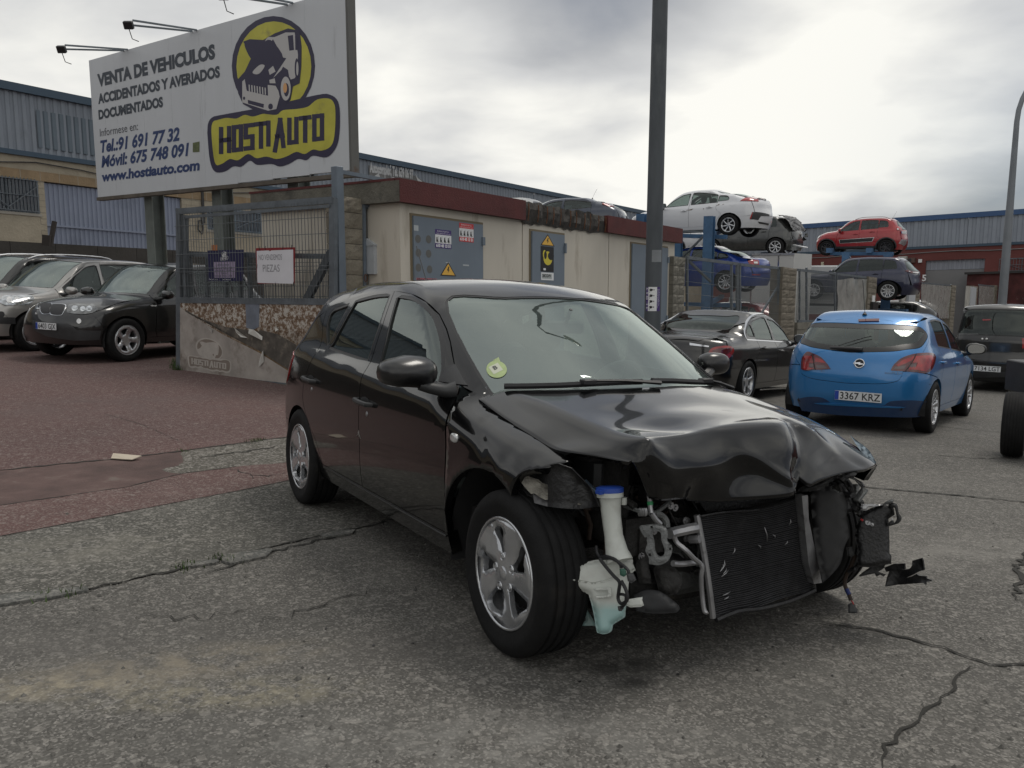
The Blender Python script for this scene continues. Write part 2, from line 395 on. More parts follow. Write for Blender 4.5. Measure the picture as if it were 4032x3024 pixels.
class Body:
 def __init__(s, top, half, sill, shoulder, belt, front, rear, xm=-.4, kb=.4, kbr=.3, crown=.05,
     sh_in=.75, tum=(.30, .25), barrel=.05, zmid=.62, kst=.10, kroof=None, kcr=.18, fcurve=(.28, 2.4), rcurve=(.22, 2.4),
     R=.85, xcf=1.3, xcr=-1.3, bumps=(), hoodcrown=.06, wide=None):
  s.top = pchip(*zip(*top)); s.half = pchip(*zip(*half)); s.sill = sill
  s.shoulder = pchip(*zip(*shoulder)); s.belt = pchip(*zip(*belt))
  s.front = pchip(*zip(*front)); s.rear = pchip(*zip(*rear))
  s.xm = xm; s.kb = kb; s.kbr = kbr; s.crown = crown; s.sh_in = sh_in; s.tum = tum; s.barrel = barrel; s.zmid = zmid
  s.kst = kst; s.kroof = kroof or kst; s.kcr = kcr; s.fc = fcurve; s.rc = rcurve
  s.R = R; s.xcf = xcf; s.xcr = xcr; s.bumps = bumps; s.hoodcrown = hoodcrown
  s.W = float(s.half(0))
 def side(s, x, z):
  zs = s.shoulder(x); zb = s.belt(x)
  t = z-zs
  ins = s.barrel*((np.clip(z, 0, 1.05)-s.zmid)/.35)**2
  ins = np.where(z > zs, s.barrel*((zs-s.zmid)/.35)**2, ins)
  ins = ins+s.sh_in*(softp(t, .010)-softp(z-zb, .014))
  u = softp(z-zb, .014)
  ins = ins+s.tum[0]*u+s.tum[1]*u*u
  y = s.half(x)-ins
  for (bx, bz, sx, sz, a) in s.bumps:
   y = y+a*np.exp(-((x-bx)/sx)**2-((z-bz)/sz)**2)
  return y
 def f(s, P):
  x, y, z = P[:, 0], P[:, 1], P[:, 2]
  ay = np.sqrt(y*y+1e-6)
  a = ay-s.side(x, z)
  wf = np.clip((x-s.xm)/.6, 0, 1); wr = np.clip((s.xm-x)/.6, 0, 1)
  xx = x+s.kb*y*y*wf-s.kbr*y*y*wr
  cr = s.crown+(s.hoodcrown-s.crown)*np.clip((x-.8)/.3, 0, 1)
  b = z-(s.top(xx)-cr*(ay/.7)**2)
  yn = np.minimum(ay/s.W, 1.3)
  c = x-(s.front(z)-s.fc[0]*yn**s.fc[1])
  d = (s.rear(z)+s.rc[0]*yn**s.rc[1])-x
  k = s.kst+(s.kroof-s.kst)*np.clip((z-s.belt(x)-.05)/.15, 0, 1)
  r = smax(a, b, k)
  r = smax(r, c, s.kcr)
  r = smax(r, d, s.kcr)
  return r
 def cast(s, O, D, tmax=3.0, n=64):
  O = np.array(O, float); D = np.array(D, float)
  D = D/np.linalg.norm(D, axis=1, keepdims=True)
  N = len(O); lo = np.zeros(N); hi = np.zeros(N); done = np.zeros(N, bool)
  prev = np.zeros(N)
  for t in np.linspace(0, tmax, n)[1:]:
   v = s.f(O+D*t)
   m = (~done) & (v > 0)
   lo[m] = prev[m]; hi[m] = t; done |= m
   prev[:] = t
   if done.all(): break
  for _ in range(22):
   mid = (lo+hi)/2; v = s.f(O+D*mid[:, None]); m = v > 0
   hi = np.where(m, mid, hi); lo = np.where(m, lo, mid)
  return O+D*((lo+hi)/2)[:, None]
 def normal(s, P, e=.004):
  g = np.zeros_like(P)
  for i in range(3):
   d = np.zeros(3); d[i] = e
   g[:, i] = s.f(P+d)-s.f(P-d)
  return g/np.maximum(np.linalg.norm(g, axis=1, keepdims=True), 1e-9)
 def S(s, sg):
  def ch(q):
   O = np.stack([q[:, 0], 0*q[:, 0], q[:, 1]], 1); D = np.tile([0, sg, 0.], (len(q), 1))
   return s.cast(O, D)
  return ch
 def T(s, z0=.55):
  def ch(q):
   O = np.stack([q[:, 0], q[:, 1], 0*q[:, 0]+z0], 1); D = np.tile([0, 0, 1.], (len(q), 1))
   return s.cast(O, D)
  return ch
 def Wr(s, end):
  """wrap chart round one end: u = 0 on the centre line, |u| grows round the corner and along the side"""
  xc = s.xcf if end > 0 else s.xcr; q4 = s.R*math.pi/2
  def ch(q):
   u, z = q[:, 0], q[:, 1]; au = np.abs(u); ph = np.minimum(au, q4)/s.R
   D = np.stack([end*np.cos(ph), np.sign(u)*np.sin(ph), 0*u], 1)
   O = np.stack([xc-end*np.maximum(au-q4, 0), 0*u, z], 1)
   return s.cast(O, D)
  return ch
 def ux(s, end, x, side=1):
  xc = s.xcf if end > 0 else s.xcr
  return side*(s.R*math.pi/2+end*(xc-x))
 def towrap(s, P, end):
  xc = s.xcf if end > 0 else s.xcr
  if (P[0]-xc)*end < 0: return (np.sign(P[1])*(s.R*math.pi/2+end*(xc-P[0])), P[2])
  return (np.sign(P[1])*s.R*math.atan2(abs(P[1]), (P[0]-xc)*end), P[2])
def smooth_poly(pts, closed=True, n=5):
 """points (a, b) are corners, (a, b, 1) lie on a smooth curve; returns a dense list"""
 P = [(p[0], p[1]) for p in pts]; S = [len(p) > 2 for p in pts]; N = len(P); out = []
 rng = range(N if closed else N-1)
 for i in rng:
  a = P[i]; b = P[(i+1) % N]
  if not (S[i] or S[(i+1) % N]):
   out.append(a); continue
  p0 = P[(i-1) % N] if (S[i] and (closed or i > 0)) else (2*a[0]-b[0], 2*a[1]-b[1])
  p3 = P[(i+2) % N] if (S[(i+1) % N] and (closed or i+2 < N)) else (2*b[0]-a[0], 2*b[1]-a[1])
  for k in range(n):
   t = k/n
   o = []
   for c in (0, 1):
    m0 = (b[c]-p0[c])/2; m1 = (p3[c]-a[c])/2
    o.append((2*t**3-3*t*t+1)*a[c]+(t**3-2*t*t+t)*m0+(-2*t**3+3*t*t)*b[c]+(t**3-t*t)*m1)
   out.append(tuple(o))
 if not closed: out.append(P[-1])
 return out
def inpoly(q, poly):
 x, y = q[:, 0], q[:, 1]; r = np.zeros(len(q), bool)
 P = np.array(poly); n = len(P); j = n-1
 for i in range(n):
  xi, yi = P[i]; xj, yj = P[j]
  m = ((yi > y) != (yj > y))
  with np.errstate(divide='ignore', invalid='ignore'):
   r ^= m & (x < (xj-xi)*(y-yi)/((yj-yi) if yj != yi else 1e-12)+xi)
  j = i
 return r
def segdist(q, poly):
 P = np.array(poly); A = P; B = np.roll(P, -1, 0); d = np.full(len(q), 1e9)
 for a, b in zip(A, B):
  ab = b-a; t = np.clip(((q-a)@ab)/max(ab@ab, 1e-12), 0, 1)
  d = np.minimum(d, np.linalg.norm(q-(a+t[:, None]*ab), axis=1))
 return d
# the place: street, yard and buildings
def groundmesh(name, m, poly, off, step=.5, kind='structure', thick=0):
 """a sheet lying on the ground, outline in plan"""
 V, F, B = tri2d(poly, [], step)
 mb = MB(); P = [(x, y, G(x, y)+off) for x, y in V];
 F = [f if np.cross(V[f[1]]-V[f[0]], V[f[2]]-V[f[0]]) > 0 else f[::-1] for f in F]
 mb.smooth = True; mb.add(P, F); mb.smooth = False
 if thick:
  n = len(mb.v); mb.v += [(p[0], p[1], p[2]-thick) for p in P]
  for a, b in B: mb.f.append((a, b, n+b, n+a)); mb.mi.append(0); mb.sm.append(False)
 o = mb.build(name, m, fixn=False)
 if kind: tag(o, kind=kind)
 return o
def jag(pts, amp, step, seed):
 """give a polyline an irregular broken edge"""
 r = np.random.RandomState(seed); out = []
 for a, b in zip(pts[:-1], pts[1:]):
  a, b = np.array(a), np.array(b); d = np.linalg.norm(b-a); k = max(1, int(d/step)); nrm = np.array([-(b-a)[1], (b-a)[0]])/max(d, 1e-6)
  for i in range(k): out.append(tuple(a+(b-a)*i/k+nrm*(r.uniform(-amp, amp) if i else 0)))
 out.append(tuple(pts[-1])); return out
# ground materials
def ground_mat(name, base, c2, fine, finescale, bump, patches=(), speck=None):
 m = bpy.data.materials.new(name); MATS[name] = m; m.use_nodes = True; t = m.node_tree; b = t.nodes['Principled BSDF']
 tcn = t.nodes.new('ShaderNodeTexCoord')
 def nz(sc_, det, ro=.6, dist=0):
  n = t.nodes.new('ShaderNodeTexNoise'); n.inputs['Scale'].default_value = sc_; n.inputs['Detail'].default_value = det; n.inputs['Roughness'].default_value = ro; n.inputs['Distortion'].default_value = dist
  t.links.new(tcn.outputs['Object'], n.inputs['Vector']); return n.outputs['Fac']
 def rng(f, a, b_, c=0, d=1):
  r = t.nodes.new('ShaderNodeMapRange'); r.inputs['From Min'].default_value = a; r.inputs['From Max'].default_value = b_; r.inputs['To Min'].default_value = c; r.inputs['To Max'].default_value = d; t.links.new(f, r.inputs['Value']); return r.outputs['Result']
 def mul(a, b_, op='MULTIPLY'):
  n = t.nodes.new('ShaderNodeMath'); n.operation = op
  for i, v in enumerate((a, b_)):
   if isinstance(v, float): n.inputs[i].default_value = v
   else: t.links.new(v, n.inputs[i])
  return n.outputs[0]
 def mixc(f, a, c, mode='MIX'):
  n = t.nodes.new('ShaderNodeMix'); n.data_type = 'RGBA'; n.blend_type = mode
  if isinstance(f, float): n.inputs['Factor'].default_value = f
  else: t.links.new(f, n.inputs['Factor'])
  for k, v in (('A', a), ('B', c)):
   if isinstance(v, tuple): n.inputs[k].default_value = (*v, 1)
   else: t.links.new(v, n.inputs[k])
  return n.outputs['Result']
 cur = mixc(rng(nz(.45, 6, .65, .4), .32, .68), base, c2)
 cur = mixc(rng(nz(3.5, 5, .7), .35, .75, 0, .5), cur, tuple(v*.72 for v in base))
 vo = t.nodes.new('ShaderNodeTexVoronoi'); vo.inputs['Scale'].default_value = finescale; t.links.new(tcn.outputs['Object'], vo.inputs['Vector'])
 sv = t.nodes.new('ShaderNodeSeparateColor'); t.links.new(vo.outputs['Color'], sv.inputs[0])
 cur = mixc(rng(sv.outputs[0], 0, 1, 0, fine), cur, (.012, .012, .012))
 cur = mixc(rng(sv.outputs[1], .62, 1, 0, fine*.9), cur, (.42, .40, .37))
 vo2 = t.nodes.new('ShaderNodeTexVoronoi'); vo2.inputs['Scale'].default_value = finescale*.35; t.links.new(tcn.outputs['Object'], vo2.inputs['Vector'])
 sv2 = t.nodes.new('ShaderNodeSeparateColor'); t.links.new(vo2.outputs['Color'], sv2.inputs[0])
 cur = mixc(rng(sv2.outputs[0], .80, 1, 0, fine*.8), cur, (.36, .34, .31))
 for (x, y, rx, ry, ang, col, a, thr) in patches:
  mp = t.nodes.new('ShaderNodeMapping'); mp.vector_type = 'TEXTURE'; mp.inputs['Location'].default_value = (x, y, 0); mp.inputs['Rotation'].default_value = (0, 0, ang); mp.inputs['Scale'].default_value = (rx, ry, 100)
  t.links.new(tcn.outputs['Object'], mp.inputs[0])
  ln = t.nodes.new('ShaderNodeVectorMath'); ln.operation = 'LENGTH'; t.links.new(mp.outputs[0], ln.inputs[0])
  d = mul(rng(ln.outputs['Value'], .25, 1.0, 1, 0), rng(nz(1.6/min(rx, ry), 8, .7, .3), thr, thr+.2))
  cur = mixc(mul(d, a), cur, col)
 t.links.new(cur, b.inputs['Base Color']); b.inputs['Roughness'].default_value = .88; b.inputs['Specular IOR Level'].default_value = .3
 bn = t.nodes.new('ShaderNodeBump'); bn.inputs['Strength'].default_value = bump; bn.inputs['Distance'].default_value = .008
 h = mul(mul(sv.outputs[0], .6), mul(nz(finescale*.25, 4), .9), 'ADD'); h = mul(h, mul(sv2.outputs[1], .6), 'ADD')
 t.links.new(h, bn.inputs['Height']); t.links.new(bn.outputs[0], b.inputs['Normal'])
 return m
g_ = lambda X, Y: gp(X*1.8228, Y*1.8228)
pa = g_(330, 1440); pb = g_(560, 1500); pc = g_(1340, 1440); pd = g_(1370, 1475); pe = g_(120, 1480); pf = g_(900, 1400)
ASPH = ground_mat('asphalt', (.092, .088, .081), (.168, .160, .145), .42, 130, .9, [(g_(1000, 1600)[0], g_(1000, 1600)[1], 1.0, .25, .1, (.24, .235, .22), .5, .40), (g_(1750, 1500)[0], g_(1750, 1500)[1], .7, .3, .9, (.10, .098, .09), .5, .42), (g_(2000, 1200)[0], g_(2000, 1200)[1], 1.6, .5, .3, (.24, .23, .21), .5, .42), (g_(500, 1600)[0], g_(500, 1600)[1], .8, .3, .2, (.10, .097, .09), .5, .42), (4.4, 9.0, 1.2, .5, .9, (.07, .068, .065), .6, .40),
 (pa[0], pa[1], .75, .20, .35, (.25, .22, .17), .8, .42), (pb[0]-.1, pb[1], .55, .14, .2, (.30, .27, .19), .6, .42), (pe[0], pe[1], .45, .14, .2, (.33, .29, .21), .6, .42),
 (pc[0], pc[1], .22, .10, .3, (.03, .028, .026), .8, .3), (pd[0], pd[1], .12, .06, .3, (.03, .028, .026), .8, .3), (pf[0], pf[1], .5, .25, .2, (.08, .075, .07), .6, .38),
 (g_(150, 1385)[0], g_(150, 1385)[1], 1.3, .5, .2, (.09, .085, .08), .55, .36)])
REDC = ground_mat('red_concrete', (.112, .060, .056), (.090, .054, .052), .26, 120, .25, [(-4.5, 9, 3, 1.2, .5, (.10, .075, .072), .6, .42), (-2, 7, 2.2, .8, .6, (.17, .11, .10), .5, .45), (-6, 6.8, 2.5, 1.0, .9, (.09, .068, .066), .6, .44)])
REDP = ground_mat('red_concrete_band', (.125, .068, .063), (.100, .062, .058), .30, 120, .3, [(-2.8, 5.2, 1.5, .4, .5, (.20, .14, .13), .5, .5)])
GREYC = ground_mat('grey_concrete', (.088, .086, .076), (.118, .113, .100), .45, 95, .5, [(-2.4, 4.0, 1.2, .4, .5, (.19, .18, .155), .6, .42), (-1.2, 4.2, .8, .3, .5, (.08, .078, .07), .7, .42)])
OLDC = ground_mat('broken_concrete', (.14, .13, .11), (.09, .082, .072), .5, 70, 1.0)
KERB = ground_mat('kerb_concrete', (.15, .15, .142), (.11, .11, .10), .35, 90, .5)
CRK = mat('crack_dark', (.022, .021, .018), .95)
mb = MB(); xs = np.concatenate([np.linspace(-400, -45, 12), np.linspace(-40, 60, 201), np.linspace(65, 500, 14)]); ys = np.concatenate([np.linspace(-200, -12, 8), np.linspace(-10, 50, 121), np.linspace(54, 900, 18)])
mb.v = [(x, y, G(x, y)) for y in ys for x in xs]; n = len(xs)
for j in range(len(ys)-1):
 for i in range(n-1): mb.f.append((j*n+i, j*n+i+1, (j+1)*n+i+1, (j+1)*n+i)); mb.mi.append(0); mb.sm.append(True)
tag(mb.build('ground', ASPH, fixn=False), kind='structure')
J1 = [g_(-260, 1052), g_(0, 1017), g_(250, 992), g_(395, 975), g_(520, 958), g_(620, 945), g_(760, 925), g_(960, 900)]
J2 = [g_(-260, 1135), g_(0, 1093), g_(280, 1052), g_(395, 1024), g_(520, 1008), g_(620, 1000), g_(760, 978), g_(960, 955)]
J3 = [g_(-260, 1208), g_(0, 1160), g_(200, 1122), g_(400, 1083), g_(620, 1040), g_(760, 1012), g_(960, 972)]
J4 = [g_(-260, 1360), g_(0, 1306), g_(130, 1285), g_(250, 1262), g_(390, 1230), g_(520, 1197), g_(660, 1165), g_(780, 1140), g_(900, 1108), g_(1050, 1065)]
far = [g_(960, 900), (2.0, 9.6), (-1.2, 10.9)]
yard = jag(J1, .012, .12, 1)+[(.6, 9.2), (-1.4, 11.0), (-2.5, 10.9), (-1.0, 22), (-4.0, 36), (-34, 34), (-50, 10), (-16, 4.8)]
o = groundmesh('yard_pavement', REDC, yard, .0045, .5)
o = groundmesh('pavement_band', REDP, jag(J2, .01, .1, 2)+list(reversed(jag(J3, .004, .3, 3))), .004, .25)
ch1 = groundmesh('channel_patch', mat('channel_fill', (.088, .055, .050), .9, var=.35, vscale=3, bump=.5, bscale=60, dirt=(.14, .125, .11), dscale=3, dthr=.6), jag(J1[:5], .012, .12, 1)+list(reversed(jag(J2[:5], .01, .1, 2))), .003, .2)
ch2 = groundmesh('broken_channel', OLDC, jag(J1[3:], .012, .12, 5)+list(reversed(jag(J2[3:], .01, .1, 6)))[:-1]+jag([J2[3], g_(350, 1015), g_(395, 1000), J1[3]], .035, .05, 8)[:-1], .0032, .12)
o = groundmesh('apron_pavement', GREYC, jag(J3, .004, .3, 3)+list(reversed(jag(J4, .02, .12, 4))), .0036, .3)
def crack(pts, w, seed, off=.0062, amp=.02, step=.06):
 P = jag(pts, amp, step, seed); r = np.random.RandomState(seed+50); mb = MB(); L_ = []
 for i, p in enumerate(P):
  a = np.array(P[max(i-1, 0)]); b = np.array(P[min(i+1, len(P)-1)]); d = b-a; d = d/max(np.linalg.norm(d), 1e-6); nn = np.array([-d[1], d[0]])
  ww = w*r.uniform(.35, 1.5)*(min(i, len(P)-1-i, 4)/4*.8+.2); L_.append((np.array(p)+nn*ww/2, np.array(p)-nn*ww/2))
 vs = [];
 for a, b in L_: vs += [(a[0], a[1], G(*a)+off), (b[0], b[1], G(*b)+off)]
 mb.add(vs, [(2*i, 2*i+1, 2*i+3, 2*i+2) for i in range(len(L_)-1)]); o = mb.build('pavement_crack', CRK, fixn=False); tag(o, kind='structure'); return o
CR = [(J1[1:8], .028, 11, .012), (J2[:5], .012, 12, .008), (J3, .008, 13, .004), (J4[0:6], .022, 14, .02), (J4[5:], .014, 15, .02),
  ([g_(220, 893), g_(300, 916), g_(340, 933), g_(397, 958)], .008, 16, .006), ([g_(60, 872), g_(150, 878), g_(200, 888)], .004, 17, .01),
  ([g_(420, 992), g_(500, 980), g_(560, 972), g_(612, 962)], .02, 18, .02), ([g_(497, 1012), g_(540, 1025), g_(580, 1032), g_(615, 1022)], .012, 19, .02), ([g_(540, 1025), g_(545, 1040)], .006, 20, .01),
  ([g_(1765, 1343), g_(1840, 1356), g_(1905, 1365), g_(1962, 1380), g_(2040, 1400), g_(2090, 1422), g_(2140, 1438), g_(2212, 1437), g_(2300, 1430)], .012, 21, .012),
  ([g_(2115, 1440), g_(2075, 1455), g_(2060, 1475), g_(2050, 1500), g_(2030, 1520), g_(1990, 1545), g_(1970, 1570), g_(1935, 1592), g_(1905, 1640), g_(1890, 1680)], .009, 22, .012),
  ([g_(1830, 1050), g_(1900, 1056), g_(2000, 1065), g_(2100, 1074), g_(2200, 1084), g_(2320, 1095)], .022, 23, .006), ([g_(1900, 1140), g_(2000, 1145)], .006, 24, .01),
  ([g_(2000, 918), g_(2100, 930), g_(2190, 936)], .014, 25, .01), ([g_(1980, 980), g_(2100, 990), g_(2180, 992)], .012, 26, .008),
  ([g_(2212, 1195), g_(2190, 1230), g_(2203, 1262), g_(2195, 1290), g_(2212, 1305)], .02, 27, .02),
  ([g_(440, 1243), g_(520, 1215), g_(640, 1180), g_(770, 1150)], .012, 28, .012), ([g_(560, 1345), g_(700, 1310), g_(830, 1268)], .006, 29, .03), ([g_(300, 1330), g_(430, 1340), g_(560, 1312)], .006, 30, .03)]
for p_, w_, s_, a_ in CR: crack(p_, w_*(1 if s_ < 21 else 1.25), s_, amp=a_*(1 if s_ < 16 else 1.5), step=.04)
for nm, pts, seed in (('kerb_stone', [g_(-60, 1300), g_(40, 1285), g_(125, 1277), g_(190, 1272), g_(192, 1280), g_(110, 1296), g_(40, 1305), g_(-60, 1322)], 1),
      ('kerb_stone', [g_(477, 1203), g_(530, 1196), g_(578, 1188), g_(590, 1192), g_(575, 1206), g_(500, 1222), g_(480, 1216)], 2),
      ('kerb_stone', [g_(690, 1157), g_(740, 1149), g_(768, 1148), g_(760, 1156), g_(700, 1166)], 3),
      ('kerb_stone', [g_(395, 1222), g_(470, 1212), g_(474, 1218), g_(400, 1230)], 4)):
 o = groundmesh(nm, KERB, jag(pts+[pts[0]], .006, .05, seed)[:-1], .013, .08, thick=.012)
mb = MB(); x, y = g_(270, 994); a = Vector((x, y, G(x, y)+.012))
mb.poly([a+Vector((-.10, -.02, .004)), a+Vector((.08, -.05, .0)), a+Vector((.12, .03, .012)), a+Vector((-.06, .07, .018)), a+Vector((-.11, .04, .03))], (0, 0, .006))
tag(mb.build('cardboard_scrap', mat('cardboard', (.42, .37, .30), .9, var=.1)), 'pale folded scrap of cardboard beside the cracked joint in the red yard', 'litter')
mb = MB(); r = np.random.RandomState(5)
for k in range(900):
 t = r.rand(); px_, py_ = r.uniform(-50, 2260), 1659-r.rand()**1.3*600
 if r.rand() < .45: q = J4[r.randint(0, 8)]; x, y = q[0]+r.normal(0, .35), q[1]+r.normal(0, .18)
 else: x, y = g_(px_, py_)
 s_ = r.uniform(.004, .011)*(1.5 if r.rand() < .06 else 1); z = G(x, y)+s_*.5
 c = [(x+s_*math.cos(a)*r.uniform(.7, 1.2), y+s_*math.sin(a)*r.uniform(.7, 1.2), z-s_*.4) for a in (0, 1.57, 3.14, 4.71)]
 mb.add(c+[(x, y, z+s_*.5)], [(0, 1, 4), (1, 2, 4), (2, 3, 4), (3, 0, 4)])
tag(mb.build('loose_gravel', mat('gravel', (.12, .115, .105), .9, var=.6, vscale=40)), 'small loose stones scattered over the asphalt and cracked joints', kind='stuff')
mb = MB()
def tuft(x, y, n, h, r):
 for _ in range(n):
  a = r.uniform(0, 6.28); b = Vector((x+r.normal(0, .03), y+r.normal(0, .03), 0)); b.z = G(b.x, b.y); d = Vector((math.cos(a), math.sin(a), 0)); hh = h*r.uniform(.4, 1)
  mb.add([b-d.cross(Vector((0, 0, 1)))*.004, b+d.cross(Vector((0, 0, 1)))*.004, b+d*hh*.5+Vector((0, 0, hh))], [(0, 1, 2)])
for X, Y in ((378, 790), (376, 796), (380, 783), (383, 800)): tuft(*g_(X, Y), 60, .13, r)
for X, Y in ((540, 955), (556, 953), (563, 951), (395, 975), (150, 1283), (92, 1290), (396, 1228), (402, 1222), (480, 1205), (500, 1212)): tuft(*g_(X, Y), 22, .035, r)
tag(mb.build('weeds', mat('weed_green', (.045, .075, .02), .8, var=.4, vscale=30)), 'low green weeds growing in the pavement cracks', kind='stuff')
# building frames parallel to the street
class Frame:
 def __init__(s, O, u, v, su=0., sv=0.):
  s.O = Vector(O); s.u = Vector((u[0], u[1], su)); s.v = Vector((v[0], v[1], sv)); s.n = s.v
 def p(s, a, t, h): return s.O+s.u*a+s.v*t+Vector((0, 0, h))
 def px(s, X, Y, t=0., k=1.8228):
  """(a, h) on the plane at depth t seen at 2212-view pixel (X, Y)"""
  d = ray(X*k, Y*k); o = s.O+s.v*t; nn = s.u.cross(Vector((0, 0, 1)))
  tt = (o-Vector(CO)).dot(nn)/Vector(d).dot(nn); P = Vector(CO)+Vector(d)*tt
  hu = Vector((s.u.x, s.u.y)); a = (Vector((P.x, P.y))-Vector((o.x, o.y))).dot(hu)/hu.dot(hu)
  return a, P.z-o.z-s.u.z*a
 def box(s, mb, a0, a1, t0, t1, h0, h1):
  P = [s.p(a, t, h) for h in (h0, h1) for a, t in ((a0, t0), (a1, t0), (a1, t1), (a0, t1))]
  return mb.hexa(P)
 def tbl(s, mb, txt, a, h, t, **k):
  put_text(mb, txt, s.p(a, t, h), Vector((s.u.x, s.u.y, s.u.z)).normalized(), (0, 0, 1), **k)
Uu = (.608, .794); Vv = (-.794, .608)
STUC = mat('cream_stucco', (.56, .52, .45), .85, var=.08, vscale=1.5, bump=.25, bscale=160, dirt=(.36, .32, .26), dscale=3, dthr=.57, stretch=(1, 1, .2))
STUR = mat('maroon_paint', (.085, .016, .016), .7, var=.2, vscale=3, bump=.5, bscale=60)
CONC = mat('rough_concrete', (.125, .118, .098), .9, var=.35, vscale=2.5, bump=.8, bscale=25, dirt=(.05, .05, .045), dscale=2, dthr=.56)
CONCD = mat('spalled_concrete', (.050, .046, .042), .95, var=.5, vscale=7, bump=1., bscale=20)
DOORG = mat('grey_door_paint', (.155, .190, .232), .5, var=.06, vscale=2, dirt=(.13, .15, .17), dscale=1.5, dthr=.6)
GALV = mat('galvanised_steel', (.145, .165, .185), .5, .5, var=.22, vscale=6, dirt=(.10, .06, .035), dscale=3, dthr=.66)
GALV2 = mat('grey_post_paint', (.135, .165, .200), .5, .1, var=.14, vscale=4, dirt=(.12, .07, .04), dscale=5, dthr=.68)
WIRE = mat('fence_wire', (.15, .165, .175), .5, .5)
RUST = mat('rust', (.13, .055, .025), .9, var=.4, vscale=12)
BLOCK = mat('split_block', (.25, .225, .18), .95, var=.22, vscale=3, bump=1., bscale=28, dirt=(.15, .135, .115), dscale=4, dthr=.58)
MORT = mat('mortar', (.10, .095, .085), .95)
SHEETM = lambda nm, c: mat(nm, c, .5, .15, var=.06, vscale=.8, dirt=tuple(x*.7 for x in c), dscale=.7, dthr=.6)
WHT = mat('white_print', (.72, .73, .74), .5)
BLKP = mat('black_print', (.014, .014, .016), .5)
YEL = mat('yellow_print', (.62, .52, .05), .5)
PUR = mat('purple_print', (.055, .025, .16), .5)
REDT = mat('red_print', (.55, .035, .04), .5)
# transformer kiosk
KF = Frame((-1.48, 11.0, -.33), Uu, Vv, -.038)
KL = 8.07; KH = 2.82
kiosk = empty('transformer_kiosk', Matrix.Translation(KF.O)); tag(kiosk, 'long cream substation with grey metal doors and maroon roof edge, behind the black hatchback', 'substation')
def kb(mb, name, m, parent=kiosk, **k):
 o = mb.build(name, m, parent, **k); o.matrix_parent_inverse = Matrix.Translation(KF.O).inverted(); return o
def own(o, root):
 o.parent = root; o.matrix_parent_inverse = root.matrix_world.inverted() if root.matrix_world != Matrix.Identity(4) else Matrix.Identity(4); return o
JN = [0, 2.72, 5.38, KL]
for i in range(3):
 mb = MB(); KF.box(mb, JN[i]+.012, JN[i+1]-.012, .012, 3.0, -.6, KH-.30); kb(mb, 'wall_panel', STUC)
mb = MB(); KF.box(mb, .03, KL-.03, .03, 2.97, -.6, KH-.32); kb(mb, 'wall_core', MORT)
aS0 = KF.px(1135, 440, -.10)[0]; aS1 = KF.px(1313, 475, -.10)[0]
mb = MB(); KF.box(mb, -.10, aS0, -.11, -.02, KH-.30, KH); kb(mb, 'roof_edge', STUR)
mb = MB(); KF.box(mb, aS1, KL+.10, -.11, -.02, KH-.30, KH); kb(mb, 'roof_edge', STUR)
mb = MB(); r = np.random.RandomState(3); K = 26
vs = []
for i in range(K+1):
 a = aS0+(aS1-aS0)*i/K
 for j, h in enumerate((-.33, -.22, -.11, -.0)):
  tt = -.05+r.uniform(-.035, .04) if j < 3 else -.03
  vs.append(KF.p(a, tt if j else -.02, KH+h+(r.uniform(-.03, .03) if j in (0, 3) else 0)))
mb.add(vs, [(i*4+j, (i+1)*4+j, (i+1)*4+j+1, i*4+j+1) for i in range(K) for j in range(3)]); kb(mb, 'spalled_edge', CONCD)
for k in range(11):
 a = aS0+.12+(aS1-aS0-.2)*k/10+r.uniform(-.04, .04); mb = MB(); mb.tube([KF.p(a, -.075, KH-.30), KF.p(a+.01, -.09, KH-.15), KF.p(a+.02, -.075, KH-.03)], .008, 5); kb(mb, 'reinforcing_bar', RUST)
mb = MB(); KF.box(mb, -.10, KL+.10, -.015, 3.1, KH-.30, KH-.012); kb(mb, 'roof_slab', CONC)
mb = MB(); KF.box(mb, -.108, -.02, -.02, 3.12, KH-.028, KH+.004); kb(mb, 'roof_side_trim', STUR)
mb = MB(); KF.box(mb, -.112, -.10, -.105, .22, KH-.30, KH-.03); kb(mb, 'slab_end', CONC)
def kdoor(x0, y0, x1, y1, name='metal_door', leaf=True):
 a0, h1 = KF.px(x0, y0); a1, _ = KF.px(x1, y1)
 mb = MB(); KF.box(mb, a0-.035, a1+.035, -.001, .02, -.6, h1+.035); kb(mb, 'door_frame', mat('door_frame_tan', (.19, .155, .10), .8))
 mb = MB(); KF.box(mb, a0, a1, -.028, .0, -.6, h1); d = kb(mb, name, DOORG)
 return a0, a1, h1, d
d1 = kdoor(890, 466, 1040, 480); d2 = kdoor(1147, 499, 1217, 508); d3 = kdoor(1364, 526, 1441, 541)
for a0, a1, h1, d in (d1, d2, d3):
 for hh in (h1-.3, h1-1.5):
  mb = MB(); KF.box(mb, a1-.03, a1+.03, -.05, -.02, hh, hh+.12); kb(mb, 'hinge', GALV2)
mb = MB(); mb.smooth = True
for X, Y in ((903, 516), (926, 517), (904, 546), (926, 548), (904, 578), (928, 582)):
 a, h = KF.px(X, Y, -.03); mb.add([KF.p(a+.055*math.cos(t), -.0295, h+.055*math.sin(t)) for t in np.linspace(0, 6.28, 16, endpoint=False)], [tuple(range(16))])
kb(mb, 'vent_marks', mat('vent_mark_grey', (.12, .12, .115), .8))['kind'] = 'stuff'
def kquad(mb, x0, y0, x1, y1, t, m=0):
 a0, h1 = KF.px(x0, y0, t); a1, h0 = KF.px(x1, y1, t); mb.m = m; mb.add([KF.p(a0, t, h0), KF.p(a1, t, h0), KF.p(a1, t, h1), KF.p(a0, t, h1)], [(0, 1, 2, 3)]); return a0, a1, h0, h1
